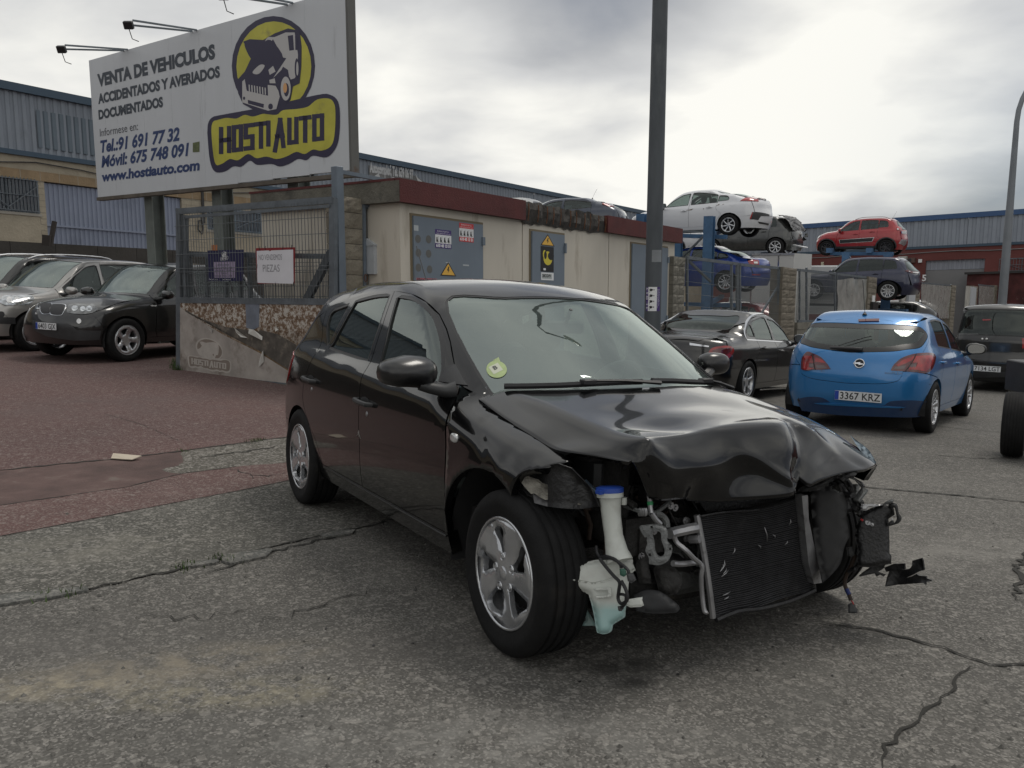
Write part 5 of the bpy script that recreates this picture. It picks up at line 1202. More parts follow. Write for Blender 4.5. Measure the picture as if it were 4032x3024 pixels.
def plastic(x0, x1, y0, y1, yb, lab, seed):
 mb = MB(); mb.smooth = True; r = np.random.RandomState(seed); K = 14
 vs = []
 for j in range(5):
  for i in range(K+1):
   s_ = i/K; X = x0+(x1-x0)*s_; yt = y0+(y1-y0)*s_; Y = yt+(yb-yt)*j/4; a, h = FF.px(X, Y, .06); vs.append(FF.p(a, .05+r.uniform(-.03, .03), h))
 mb.add(vs, [(j*(K+1)+i, j*(K+1)+i+1, (j+1)*(K+1)+i+1, (j+1)*(K+1)+i) for j in range(4) for i in range(K)])
 tag(mb.build('plastic_sheet', PLAS, fixn=False), lab, 'plastic sheet')
plastic(1808, 1842, 605, 600, 689, 'torn cloudy plastic sheet tied to the mesh fence left of the black box pillar', 1)
plastic(1838, 1874, 603, 603, 689, 'second cloudy plastic sheet, hard against the black box pillar', 4)
plastic(1990, 2055, 613, 619, 688, 'cloudy plastic sheet over the first far fence behind the blue car', 2)
plastic(2115, 2150, 617, 621, 682, 'cloudy plastic sheet over the far fence left of the street lamp', 3)
lw_ = empty('low_block_wall', Matrix.Translation(FF.p(8, .1, 0))); tag(lw_, 'low grey block wall under the mesh fence, right of the parked black saloon', 'wall')
a0 = FF.px(1722, 700)[0]; a1 = FF.px(1877, 690)[0]; hw = FF.px(1722, 697)[1]; hw2 = FF.px(1877, 690)[1]; r = np.random.RandomState(9)
n = int((a1-a0)/.42)
for j in range(6):
 for i in range(n+1):
  x0 = a0+(i-(.5 if j % 2 else 0))*(a1-a0)/n; x1 = min(x0+(a1-a0)/n, a1); x0 = max(x0, a0)
  if x1-x0 < .05: continue
  ht = hw+(hw2-hw)*((x0+x1)/2-a0)/(a1-a0); mb = MB(); FF.box(mb, x0+.005, x1-.005, r.uniform(-.012, .004), .3, ht-.2*(j+1)+.005, ht-.2*j-.005); own(mb.build('block', BLOCKG, lw_), lw_)
def fpost(x0, x1, yt, yb, lab, m, t=0., cat='post', name='gate_post'):
 a0, h1 = FF.px(x0, yt, t); a1, h0 = FF.px(x1, yb, t); mb = MB(); FF.box(mb, a0, a1, t, t+.1, h0, h1); return tag(mb.build(name, m), lab, cat)
WP = mat('white_post', (.38, .37, .34), .6, var=.15, vscale=2, dirt=(.16, .10, .07), dscale=1.5, dthr=.58)
fpost(1950, 1953, 610, 700, 'thin rusty white post at the left of the white gate posts', WP); fpost(1955, 1959.5, 611, 700, 'narrow white post, second in the group beside the far block pillar', WP, .1); fpost(1965.5, 1973.5, 611, 702, 'broad white steel post hard against the far block pillar', mat('white_post_clean', (.42, .44, .47), .5), -.02)
fpost(2091, 2095, 618, 684, 'rusty cream post at the left of the second far gate', WP); fpost(2099, 2105, 619, 684, 'white steel post in the second far gate', mat('white_post_clean', (.42, .44, .47), .5), -.05)
fpost(2172, 2180, 620, 684, 'pale grey steel post just right of the far street lamp', mat('pale_post', (.30, .32, .35), .5), -.05)
fpost(1887, 1896, 652, 682, 'black box fixed to the block pillar at the rack yard entrance', BLKP, -.12, 'box', 'control_box'); fpost(1885.5, 1889.5, 638, 656, 'white strip fixed to the block pillar above the black box', WHT, -.03, 'strip', 'white_strip')
# street lamps
LAMPM = mat('lamp_post_steel', (.085, .095, .105), .6, .3, var=.28, vscale=3, dirt=(.15, .16, .165), dscale=2, dthr=.56, stretch=(1, 1, .3))
lx, ly = at(1409.5*1.8228, 690*1.8228, 10.0)[:2]
lp = empty('street_lamp', Matrix.Translation((lx, ly, G(lx, ly)))); tag(lp, 'thick grey lamp post with a purple sticker, behind the black hatchback', 'street lamp')
mb = MB(); mb.smooth = True; zb = G(lx, ly)
mb.tube([(lx, ly, zb-.05), (lx, ly, zb+1.0), (lx, ly, zb+2.5), (lx+.003, ly, 4.0), (lx+.006, ly, 9.2)], .1, 24, rr=[.103, .101, .098, .091, .068])
own(mb.build('pole', LAMPM, lp, smooth=True), lp)
mb = MB(); mb.smooth = True; mb.tube([(lx, ly, 9.15), (lx, ly+.1, 9.7), (lx+.3, ly+.2, 10.1), (lx+1.3, ly+.9, 10.4)], .05, 10); own(mb.build('arm', LAMPM, lp), lp)
mb = MB(); mb.ellip((lx+1.6, ly+1.1, 10.4), (.4, .2, .1), 16, 8); own(mb.build('lantern', LENSW, lp), lp)
def around(ang, h, R): return Vector((lx+R*math.sin(ang), ly-R*math.cos(ang), h))
def wrapq(mb, w0, w1, h0, h1, R, m):
 K = 10; mb.m = m; vs = []
 for i in range(K+1): a = w0+(w1-w0)*i/K; vs += [around(a, h0, R), around(a, h1, R)]
 mb.add(vs, [(2*i, 2*i+2, 2*i+3, 2*i+1) for i in range(K)])
hs0, hs1 = at(1410*1.8228, 672*1.8228, 9.9)[2], at(1410*1.8228, 620*1.8228, 9.9)[2]
mb = MB(); c0, c1 = -.95, .95
vw = math.atan2(lx, ly)
c0 -= vw; c1 -= vw
wrapq(mb, c0, c1, hs0, hs1, .1016, 0); wrapq(mb, c0, c0+.35, hs0, hs1, .1018, 1); wrapq(mb, c1-.48, c1, hs0, hs1, .1018, 1)
def stk(u_, v_, R=.1022): return around(c0+(c1-c0)*u_, hs0+(hs1-hs0)*v_, R)
vs, fs = text_mesh('610 40 13 51', size=.1, bold=.002, width=.94)
mb.m = 0; mb.add([stk(.03+.13*(v[1]/.075), .97-v[0]) for v in vs], fs)
vs, fs = text_mesh('EUROLOGAR S.L.', size=.1, width=.7); mb.m = 0; mb.add([stk(.86+.07*(v[1]/.075), .9-v[0]) for v in vs], fs)
vs, fs = text_mesh('SERVICIO TECNICO 24H', size=.1, width=.8); mb.add([stk(.775+.045*(v[1]/.075), .92-v[0]) for v in vs], fs)
for k in range(4): forklift(mb, lambda x, y, k=k: stk(.24+.42*y, .95-.24*k-x*.2), 2)
own(mb.build('phone_sticker', [WHT, PUR, BLKP], lp, fixn=False), lp)
hs0, hs1 = at(1410*1.8228, 566*1.8228, 9.9)[2], at(1410*1.8228, 540*1.8228, 9.9)[2]
mb = MB(); wrapq(mb, -.25-vw, .75-vw+.3, hs0, hs1, .1005, 0);
own(mb.build('paper_notice', mat('grey_paper', (.22, .235, .25), .8, var=.1, vscale=9), lp, fixn=False), lp)
l2x, l2y = at(2166*1.8228, 640*1.8228, 24.)[:2]
l2 = empty('street_lamp', Matrix.Translation((l2x, l2y, G(l2x, l2y)))); tag(l2, 'thin grey lamp post with a curved arm, beyond the parked black van', 'street lamp')
zt2 = at(2190*1.8228, 215*1.8228, 24.)[2]
mb = MB(); mb.smooth = True; pts = [(l2x, l2y, G(l2x, l2y)), (l2x, l2y, 2.), (l2x+.0, l2y, zt2-1)]; rr = [.125, .11, .075]
for k in range(9):
 t = k/8; pts.append((l2x+1.9*(1-math.cos(t*1.35)), l2y, zt2-.6+1.9*math.sin(t*1.35))); rr.append(.07-.02*t)
mb.tube(pts, .1, 12, rr=rr); own(mb.build('pole', mat('lamp_post_light', (.19, .205, .225), .5, .3, var=.12, vscale=2), l2, smooth=True), l2)
mb = MB(); mb.ellip((pts[-1][0]+.4, l2y, pts[-1][2]+.1), (.4, .16, .1), 14, 8); own(mb.build('lantern', LENSW, l2), l2)
# racks
RBL = mat('rack_blue', (.055, .125, .235), .5, .1, var=.2, vscale=4, dirt=(.03, .05, .08), dscale=4, dthr=.6)
def rack(lab, posts, beams, m=RBL, braces=()):
 p0 = at(posts[0][0]*1.8228, posts[0][1]*1.8228, posts[0][3]); root = empty('storage_rack', Matrix.Translation((p0[0], p0[1], G(p0[0], p0[1])))); tag(root, lab, 'rack', 'steel racks that hold the stacked cars')
 for X, yt, w, Y in posts:
  q = at(X*1.8228, yt*1.8228, Y); mb = MB(); M = Matrix.Translation((q[0], q[1], 0))@Matrix.Rotation(math.atan2(Uu[1], Uu[0]), 4, 'Z')
  z0 = G(q[0], q[1])-.2; mb.box((-w/2, -w*.7, z0), (-w/2+.02, w*.7, q[2]), M); mb.box((w/2-.02, -w*.7, z0), (w/2, w*.7, q[2]), M); mb.box((-w/2+.02, -.012, z0), (w/2-.02, .012, q[2]), M)
  own(mb.build('upright', m, root), root)
 for (X0, y0, Y0, X1, y1, Y1, w) in beams:
  mb = MB(); mb.bar(at(X0*1.8228, y0*1.8228, Y0), at(X1*1.8228, y1*1.8228, Y1), w, w); own(mb.build('beam', m, root), root)
 for (X0, y0, Y0, X1, y1, Y1, w) in braces:
  mb = MB(); mb.bar(at(X0*1.8228, y0*1.8228, Y0), at(X1*1.8228, y1*1.8228, Y1), w, w); own(mb.build('brace', GALV, root), root)
 return root
rack('blue perforated rack upright under the white car, with arms for the blue saloon below', [(1533, 467, .2, 24.0), (1386, 462, .2, 26.2), (1467, 500, .14, 24.8)],
  [(1385, 507, 26.2, 1570, 512, 24.6, .12), (1400, 655, 26.2, 1600, 660, 24.2, .12), (1533, 655, 24.0, 1560, 640, 26.5, .12), (1533, 508, 24.0, 1556, 500, 26.5, .12), (1386, 500, 26.2, 1410, 497, 28.4, .12)], braces=[(1470, 500, 24.8, 1530, 500, 24.1, .06), (1470, 560, 24.8, 1525, 505, 24.1, .05), (1440, 535, 25.2, 1470, 565, 24.8, .06)])
rack('blue rack carrying the red car above the navy one', [(1829, 545, .22, 34.6), (1919, 548, .22, 33.2)], [(1795, 548, 35.6, 1929, 548, 33.6, .14), (1790, 541, 35.0, 1800, 541, 37.0, .2), (1876, 541, 34, 1885, 541, 36.0, .2), (1829, 563, 34.6, 1919, 563, 33.2, .07), (1860, 669, 33.0, 1960, 672, 31.4, .14)], braces=[(1829, 548, 34.6, 1860, 585, 34.0, .05)])
rack('blue rack holding the wrecked dark grey car, mostly hidden behind it', [(1652, 545, .2, 35.0), (1730, 552, .2, 34.0)], [(1600, 557, 36.0, 1740, 557, 33.6, .14), (1652, 560, 35.0, 1658, 558, 37.2, .14)])
# shared car materials
RUB = mat('tyre_rubber', (.009, .009, .0095), .75, var=.25, vscale=12, bump=.15, bscale=90, dirt=(.022, .020, .018), dscale=5, dthr=.6, spec=.25)
PLA = mat('black_plastic', (.028, .029, .031), .45, var=.2, vscale=8, bump=.1, bscale=300)
DARK = mat('dark_underside', (.012, .012, .013), .85)
SEAL = mat('window_seal', (.012, .012, .013), .32)
CHR = mat('chrome', (.75, .76, .78), .12, 1.)
ALU = mat('alloy_silver', (.56, .57, .59), .28, .85, .3, .1, var=.12, vscale=5)
ALUD = mat('alloy_dark', (.05, .05, .055), .35, .6)
SEATM = mat('seat_cloth', (.06, .06, .065), .9, var=.2, vscale=20)
INT = mat('cabin_plastic', (.04, .041, .043), .6)
REDL = mat('tail_lamp_red', (.30, .012, .014), .18, 0., 1., .02, var=.5, vscale=9)
REDD = mat('tail_lamp_dark_red', (.09, .008, .012), .15, 0., 1., .02)
SMOK = mat('lamp_smoked', (.10, .07, .075), .15, .3, 1., .02)
LENS = mat('headlamp_lens', (.42, .44, .46), .12, .75, 1., .02, var=.75, vscale=14)
LENSW = mat('lamp_clear', (.6, .6, .6), .15, .4, 1., .02, var=.3, vscale=30)
PLW = mat('plate_white', (.62, .64, .66), .4, var=.06, vscale=10)
PLB = mat('plate_blue', (.02, .06, .35), .4)
INK = mat('plate_ink', (.015, .015, .018), .5)
GLS = glass('side_glass', (.30, .35, .34), 1.65, .02)
GLT = glass('tinted_glass', (.055, .06, .062), 1.6, .02)
GLW = glass('windscreen_glass', (.50, .58, .55), 2.7, .09, (.44, .54, .50))  # dust film, thickened and greened so its colour also carries reflected sky
def rim_holes(style, r):
 """openings in a wheel face, as polygons in the wheel plane"""
 H = []
 n = style['n']; r1, r2 = style['r1']*r, style['r2']*r; a1, a2 = style['a1'], style['a2']; tw = style.get('tw', 0); pair = style.get('pair', 0)
 for k in range(n):
  t0 = 2*math.pi*k/n+style.get('ph', math.pi/2)
  if pair: t0 += (pair if k % 2 else -pair)
  P = []
  def pp(rr, a):
   t = t0+a+tw*(rr-r1)/(r2-r1); P.append((rr*math.cos(t), rr*math.sin(t), 1))
  pp(r1, -a1*.7); pp(r1*1.0, a1*.7); pp(r1+.18*(r2-r1), a1); pp((r1+r2)/2, (a1+a2)/2); pp(r2-.15*(r2-r1), a2); pp(r2, a2*.75); pp(r2*1.0, 0); pp(r2, -a2*.75); pp(r2-.15*(r2-r1), -a2); pp((r1+r2)/2, -(a1+a2)/2); pp(r1+.18*(r2-r1), -a1)
  H.append(smooth_poly(P, n=2))
 return H
def make_wheel(parent, r, w, rr, style, mt=ALU, hero=False, side=-1, back=ALUD):
 """wheel in its own frame: axle along y, outer face towards side*y; parts tyre, rim, brake_disc"""
 W = empty('wheel', parent=parent)
 s = side; mb = MB(); mb.smooth = True
 hw = w/2
 g = .007 if hero else 0
 prof = [(rr*.98, -hw*.62), (rr+.004, -hw*.86), (rr+.016, -hw*.93), (rr+.05, -hw*1.0), ((r+rr)/2+.012, -hw*1.03), (r-.028, -hw*.97), (r-.012, -hw*.90), (r-.003, -hw*.78)]
 if hero:
  for gx in (-.55, -.18, .18, .55):
   c = gx*hw; prof += [(r-.0005, c-.008), (r-.008, c-.005), (r-.008, c+.005), (r-.0005, c+.008)]
 prof += [(r, 0)] if not hero else []
 prof += [(q, -a) for q, a in reversed(prof[:8])]
 mb.lathe(prof, 64 if hero else 28)
 ty = mb.build('tyre', RUB, W, smooth=True)
 R = rr*1.0; st = max(R/9, .016) if hero else R/6
 circ = [(R*math.cos(t), R*math.sin(t)) for t in np.linspace(0, 2*math.pi, 64 if hero else 32, endpoint=False)]
 V, F, B = tri2d(circ, rim_holes(style, R), st)
 dish = style.get('dish', .03); ridge = style.get('ridge', .0); n = style['n']
 rad = np.hypot(V[:, 0], V[:, 1])/R; th = np.arctan2(V[:, 1], V[:, 0])
 d = hw*.86+.004-dish*np.clip(1-rad, 0, 1)**1.3*1.0
 d = d+style.get('bulge', 0)*np.exp(-(rad/.28)**4)
 if ridge:
  tt = (th-style.get('ph', math.pi/2)-style.get('tw', 0)*(rad-style['r1'])/(style['r2']-style['r1']))*n/(2*math.pi)
  fr = (tt-np.floor(tt)); fr = np.where(fr > .5, 1-fr, fr)*2
  fl = (tt-np.floor(tt))
  d = d+ridge*(np.clip((fl-.5)*3, -1, 1)*(rad > .25)*(rad < .97)*np.clip((rad-.25)*3, 0, 1)-(1-fr)*.35)
 d = np.where(rad > .94, d-(rad-.94)*.10*0-.0, d)
 mb = MB()
 P = [(V[i, 0], s*d[i], V[i, 1]) for i in range(len(V))]
 mb.smooth = True; mb.add(P, F); mb.smooth = False
 Pb = [(p[0]*.97, p[1]-s*.022, p[2]*.97) for p in P]
 nb = len(mb.v); mb.v += [tuple(map(float, p)) for p in Pb]
 for a, b in B: mb.f.append((b, a, nb+a, nb+b)); mb.mi.append(0); mb.sm.append(False)
 mb.smooth = True
 mb.lathe([(R*.985, s*(hw*.86+.002)), (R*1.0, s*(hw*.86+.008)), (R*1.035, s*(hw*.88+.004)), (R*1.035, s*hw*.78)], 48 if hero else 28)
 mb.lathe([(R*1.0, s*hw*.8), (R*.93, s*hw*.5), (R*.90, -s*hw*.3), (R*.98, -s*hw*.8)], 32 if hero else 20)
 rim = mb.build('rim', mt, W, smooth=None, fixn=False)
 mb = MB(); mb.smooth = True
 mb.lathe([(.0, s*.0), (R*.72, s*.0), (R*.72, -s*.02), (R*.3, -s*.03)], 24)
 mb.build('brake_disc', back, W, smooth=True)
 mb = MB(); mb.smooth = True
 hd = hw*.86+.004-dish+style.get('bulge', 0)
 mb.lathe([(0, s*(hd+.006)), (R*.10, s*(hd+.005)), (R*.13, s*(hd+.001)), (R*.13, s*(hd-.01))], 24)
 hub = mb.build('hub_cap', mt if style.get('hubm') is None else style['hubm'], W, smooth=True)
 if style.get('bolts'):
  for k in range(style['bolts']):
   t = 2*math.pi*k/style['bolts']+style.get('ph', math.pi/2)+(math.pi/style['bolts'] if style.get('bph') else 0)
   mb = MB(); mb.smooth = True; q = R*style.get('br', .24)
   mb.lathe([(0, s*(hd-.001)), (.008, s*(hd-.001)), (.0095, s*(hd-.006)), (.0095, s*(hd-.02))], 8, cx=q*math.cos(t), cz=q*math.sin(t))
   mb.lathe([(.0115, s*(hd-.004)), (.015, s*(hd-.002)), (.017, s*(hd-.006))], 12, cx=q*math.cos(t), cz=q*math.sin(t))
   mb.build('wheel_bolt', PLA if style.get('boltd') else mt, W, smooth=True)
 return W
CAP5 = dict(n=5, r1=.34, r2=.86, a1=.20, a2=.30, tw=.10, ph=math.pi/2+.30, dish=.012, ridge=.011, bulge=.012, bolts=5, br=.30, bph=0)
ST5 = dict(n=5, r1=.36, r2=.88, a1=.38, a2=.44, dish=.05, bulge=.01)
ST10 = dict(n=10, r1=.28, r2=.90, a1=.10, a2=.24, dish=.045, pair=.05)
ST7 = dict(n=7, r1=.30, r2=.90, a1=.22, a2=.36, dish=.03, tw=.2)
ST16 = dict(n=16, r1=.34, r2=.90, a1=.07, a2=.14, dish=.05, pair=.04)
STB = dict(n=5, r1=.40, r2=.80, a1=.26, a2=.38, dish=.07, bulge=.02, bolts=5, br=.25, bph=1, boltd=1)
def seat(parent, x, y, z0=.28, name='seat', wd=.50, col=None):
 col = col or SEATM; mb = MB(); mb.smooth = True
 mb.box((x-.28, y-wd/2, z0), (x+.26, y+wd/2, z0+.24), bev=.05)
 M = Matrix.Translation((x-.24, y, z0+.15))@Matrix.Rotation(-.24, 4, 'Y')
 mb.box((-.07, -wd/2, 0), (.07, wd/2, .62), M, bev=.05)
 mb.ellip((-.01, 0, .72), (.06, .13, .10), 12, 8, .6, M)
 mb.tube([M@Vector((0, -.05, .58)), M@Vector((0, -.05, .68))], .007, 5); mb.tube([M@Vector((0, .05, .58)), M@Vector((0, .05, .68))], .007, 5)
 return mb.build(name, col, parent, smooth=True)
def plate(parent, txt, M, wd=.52, ht=.11, name='number_plate'):
 mb = MB(); mb.m = 0; mb.box((-wd/2, -.004, -ht/2), (wd/2, .0, ht/2), M)
 mb.m = 1; mb.box((-wd/2+.001, -.0052, -ht/2+.003), (-wd/2+.045, -.002, ht/2-.003), M)
 mb.m = 2; put_text(mb, txt, M@Vector((-wd/2+.06, -.0055, -ht*.36)), (M.to_3x3()@Vector((1, 0, 0))), (M.to_3x3()@Vector((0, 0, 1))), size=ht*1.06, width=wd-.075, bold=.0012)
 f = .006
 mb.m = 0
 return mb.build(name, [PLW, PLB, INK], parent, fixn=False)
def car(name, label, cat, B, pose, paintm, P, step=.08, group=None, hero=False, skip=()):
 """P: dict of side-view outlines (x, z) and fittings.  Returns root"""
 root = empty(name, pose); tag(root, label, cat, group)
 ax, r, arch = P['axle'], P['r'], P['arch']; axr = P.get('axler', -ax if not isinstance(ax, tuple) else ax[1]); axf = ax if not isinstance(ax, tuple) else ax[0]
 sill = B.sill; nst = 3 if step > .09 else 5
 rail = P['rail']; hedge = P['hedge']
 zw = r; aaf = P.get('archx', axf); Rf = P.get('archf', arch)
 def circ(cx, z_, a0, a1, n=14, R=arch): return [(cx+R*math.cos(a0+(a1-a0)*i/n), z_+R*math.sin(a0+(a1-a0)*i/n)) for i in range(n+1)]
 sz = P.get('sillz', sill+.10)
 def rz(x, line=rail):
  L_ = sorted(line); xs = [p[0] for p in L_]; return float(np.interp(x, xs, [p[1] for p in L_]))
 fd, bl, rd = P['fdoor'], P['bline'], P['rdoor']
 gap = .0035 if hero else .005
 def railseg(xa, xb):
  L_ = [p for p in rail if min(xa, xb)+.01 < p[0] < max(xa, xb)-.01]
  L_ = sorted(L_, reverse=xa > xb); return [(xa, rz(xa))]+L_+[(xb, rz(xb))]
 def sidepart(nm, poly, holes=(), m=paintm, off=0., fl=.014, st=None, chart=None, disp=None, sides=(-1, 1)):
  for sg in sides:
   if (nm, sg) in skip or nm in skip: continue
   panel(nm, B, (chart or B.S)(sg) if chart is None else chart(sg), poly, m, root, holes, st or step, off, fl, disp=disp)
 wins = [smooth_poly(p_, n=nst) for p_ in P['glass']]
 def grow(poly, d):
  p_ = np.array(poly); c = p_.mean(0); n = len(p_); out = []
  ar = sum(p_[i][0]*p_[(i+1) % n][1]-p_[(i+1) % n][0]*p_[i][1] for i in range(n)); sg = 1 if ar > 0 else -1
  for i in range(n):
   a = p_[(i-1) % n]; b = p_[(i+1) % n]; t = b-a; t = t/max(np.linalg.norm(t), 1e-9); out.append(tuple(p_[i]+sg*np.array([t[1], -t[0]])*d))
  return out
 sw = P.get('seal', .018)
 holes = [grow(w_, sw) for w_ in wins]
 def inside(poly):
  return [h for h, w_ in zip(holes, wins) if inpoly(np.array([np.mean(w_, axis=0)]), poly)[0]]
 fdp = smooth_poly(fd, False, nst); blp = smooth_poly(bl, False, nst); rdp = smooth_poly(rd, False, nst)
 fpoly = [(x-gap, z) for x, z in fdp]+[(x, z-.004) for x, z in railseg(fdp[-1][0]-gap, blp[-1][0]+gap)][1:-1]+[(x+gap, z) for x, z in reversed(blp)]
 sidepart('front_door', fpoly, inside(fpoly))
 if rdp:
  rpoly = [(x-gap, z) for x, z in blp]+[(x, z-.004) for x, z in railseg(blp[-1][0]-gap, rdp[-1][0]+gap)][1:-1]+[(x+gap, z) for x, z in reversed(rdp)]
  sidepart('rear_door', rpoly, inside(rpoly))
 else: rdp = blp; rpoly = fpoly
 xs0 = aaf-math.sqrt(max(Rf**2-(sill-zw)**2, 0)); xs1 = axr+math.sqrt(max(arch**2-(sill-zw)**2, 0))
 sidepart('side_sill', [(xs0, sill), (aaf-math.sqrt(max(Rf**2-(sz-zw)**2, 0)), sz), (fdp[0][0], sz-gap), (rdp[0][0], sz-gap), (axr+math.sqrt(max(arch**2-(sz-zw)**2, 0)), sz), (xs1, sill)], m=P.get('sillm', paintm), fl=.05)
 U = lambda x: B.ux(1, x); UR = lambda x: B.ux(-1, x)
 xfb = P['xfb']
 aw = circ(aaf, zw, math.pi-math.asin((sz+.002-zw)/Rf) if abs(sz-zw) < Rf else math.pi, math.asin(min((xfb[2]-zw)/Rf, .99)), 16, Rf)
 fen = [(fdp[0][0]+gap, sz+.002)]+[(x+gap, z) for x, z in fdp[1:]]+[(p[0], p[1]) for p in smooth_poly(hedge, False, nst)]+[(xfb[0], xfb[1])]
 wing = fen+list(reversed(aw))
 if 'wing' in P: wing = smooth_poly(P['wing'], n=nst)
 for sg in (-1, 1):
  if ('front_wing', sg) in skip: continue
  panel('front_wing', B, B.Wr(1), [(sg*U(x), z) for x, z in wing], paintm, root, (), step, 0, .03)
 ar = circ(axr, zw, math.asin(min((sz+.002-zw)/arch, .99)), math.pi-math.asin(min((P['xrb'][1]-zw)/arch, .99)), 16)
 q0 = [(x-gap, z) for x, z in rdp]
 qtop = railseg(rdp[-1][0]-gap, rail[-1][0])[1:]
 qd = [(UR(x), z) for x, z in q0+[(x, z-.004) for x, z in qtop]]+[(u, z) for u, z in smooth_poly(P['tailedge'], False, nst)]+[(UR(P['xrb'][0]), P['xrb'][1])]+[(UR(x), z) for x, z in reversed(ar)]
 qh = [[(UR(x), z) for x, z in h] for h, w_ in zip(holes, wins) if not inpoly(np.array([np.mean(w_, axis=0)]), fpoly)[0] and not inpoly(np.array([np.mean(w_, axis=0)]), rpoly)[0]]
 for sg in (-1, 1):
  panel('rear_quarter', B, B.Wr(-1), [(sg*u, z) for u, z in qd], paintm, root, [[(sg*u, z) for u, z in h] for h in qh], step, 0, .03)
 for w_, h in zip(wins, holes):
  tint = GLT if (P.get('tint') and np.mean(w_, axis=0)[0] < P['tint']) else P.get('sideglass', GLS)
  for sg in (-1, 1):
   panel('side_window', B, B.S(sg), grow(w_, .004), tint, root, (), step, -.009, 0)
   panel('window_seal', B, B.S(sg), h, P.get('sealm', SEAL), root, [w_], step, -.001, .01)
 if P.get('chrome'):
  for w_ in P['chrome']:
   o_ = smooth_poly(w_, n=nst)
   for sg in (-1, 1): panel('window_trim', B, B.S(sg), grow(o_, .018), CHR, root, [o_], step, .004, .008)
 for sg in (-1, 1):
  if P.get('bpillar', True):
   pp = P.get('pillar')
   if pp: panel('pillar_cover', B, B.S(sg), pp, SEAL, root, (), step, .002, 0)
 rail3 = B.S(1)(np.array(rail)); T = B.T()
 ws = smooth_poly(P['screen'], n=nst); half_r = [(p[0], p[1]+.002) for p in rail3]
 cow = P['cowl']
 rend = P['roofend']
 if P.get('autoroof') and 'tailgate' in P:
  tt_ = smooth_poly(P['tailgate'], False, nst); tt_ = tt_[-(P['autoroof']*nst+1):] if False else [q_ for q_ in tt_ if q_[1] > rail[-1][1]-.002]
  rend = [(p_[0], max(p_[1], 0)) for p_ in B.Wr(-1)(np.array(tt_))]
 rend = rend
 rl = [tuple(p) for p in half_r]
 if P.get('railend') is not None: rl = [p for p in rl if p[0] > P['railend']]
 outl = [(x, y) for x, y in cow]+rl+[(x, y) for x, y in rend]
 outl = outl+[(x, -y) for x, y in reversed(outl) if y > .001]
 hs = [ws]
 if 'rearscreen' in P: hs.append(smooth_poly(P['rearscreen'], n=nst))
 def sc_grow(h, d): return grow(h, d)
 panel('roof', B, T, outl, paintm, root, [sc_grow(h, .014) for h in hs], step, 0, .016)
 panel('windscreen', B, T, ws, P.get('screenglass', GLW), root, (), step, -.006, 0)
 panel('windscreen_seal', B, T, sc_grow(ws, .014), SEAL, root, [ws], step, -.002, .01)
 if 'rearscreen' in P:
  panel('rear_window', B, T, hs[1], P.get('rearglass', GLT), root, (), step, -.006, 0)
  panel('rear_window_seal', B, T, sc_grow(hs[1], .014), SEAL, root, [hs[1]], step, -.002, .01)
 h3 = B.Wr(1)(np.array([(U(x), z) for x, z in smooth_poly(hedge, False, nst)]))
 he = [(p[0], max(p[1]-.004, .1)) for p in h3]
 nose = P.get('nose', [])
 if 'front_bumper' not in skip and not nose:
  nose = [(p_[0]-.004, max(p_[1], 0)) for p_ in B.Wr(1)(np.array(list(reversed(smooth_poly(P['bumptop'], False, nst)[:-1]))))]
 bon = [(x, y) for x, y in P.get('bcowl', cow)]+he+nose
 bon = bon+[(x, -y) for x, y in reversed(bon) if y > .001]
 if 'bonnet' not in skip: panel('bonnet', B, B.T(P.get('bz0', .35)), bon, paintm, root, (), step, 0, .02)
 if 'front_bumper' not in skip:
  zt = P['bumptop']
  up_ = smooth_poly(zt, False, nst)+[(U(xfb[0])-gap, xfb[1]-gap)]
  xa = axf+math.sqrt(max(arch**2-(P['bumpz']-zw)**2, 0)) if abs(P['bumpz']-zw) < arch else axf+arch
  arcf = [p for p in circ(axf, zw, math.asin(min((xfb[2]-zw)/arch, .99)), math.asin(max((P['bumpz']-zw)/arch, -.99)), 8)]
  lo = [(U(x)-.002, z) for x, z in arcf]
  half = up_+lo
  bp = half+[(-u, z) for u, z in reversed(half) if u > .001]
  gh = [smooth_poly(g, n=nst) for g in P.get('bumpholes', [])]
  panel('front_bumper', B, B.Wr(1), bp, P.get('bumpm', paintm), root, gh, step, 0, .03)
 zb = smooth_poly(P['rbumptop'], False, nst)
 xrb = P['xrb']
 arcr = circ(axr, zw, math.pi-math.asin(min((xrb[1]-zw)/arch, .99)), math.pi-math.asin(max((P['rbumpz']-zw)/arch, -.99)), 8)
 half = zb+[(UR(xrb[0])-gap, xrb[1]-gap)]+[(UR(x)-.002, z) for x, z in arcr]
 bp = half+[(-u, z) for u, z in reversed(half) if u > .001]
 panel('rear_bumper', B, B.Wr(-1), bp, P.get('rbumpm', paintm), root, (), step, 0, .03)
 if 'tailgate' in P:
  tg = smooth_poly(P['tailgate'], False, nst); tg = tg+[(-u, z) for u, z in reversed(tg) if u > .001]
  th = []
  if 'rearwin' in P:
   rw = smooth_poly(P['rearwin'], False, nst); rw = rw+[(-u, z) for u, z in reversed(rw) if u > .001]; th = [grow(rw, .006)]
   rwg = grow(rw, -P.get('rwb', .05))
   panel('rear_window', B, B.Wr(-1), rwg, P.get('rearglass', GLT), root, (), step, -.004, 0)
   panel('rear_window_seal', B, B.Wr(-1), rw, SEAL, root, [rwg], step, -.002, .01)
  panel('tailgate', B, B.Wr(-1), tg, paintm, root, th, step, 0, .02)
 if 'bootlid' in P:
  bo = [(x, y) for x, y in P['bootlid']]; bo = bo+[(x, -y) for x, y in reversed(bo) if y > .001]
  panel('boot_lid', B, B.T(), bo, paintm, root, (), step, 0, .02)
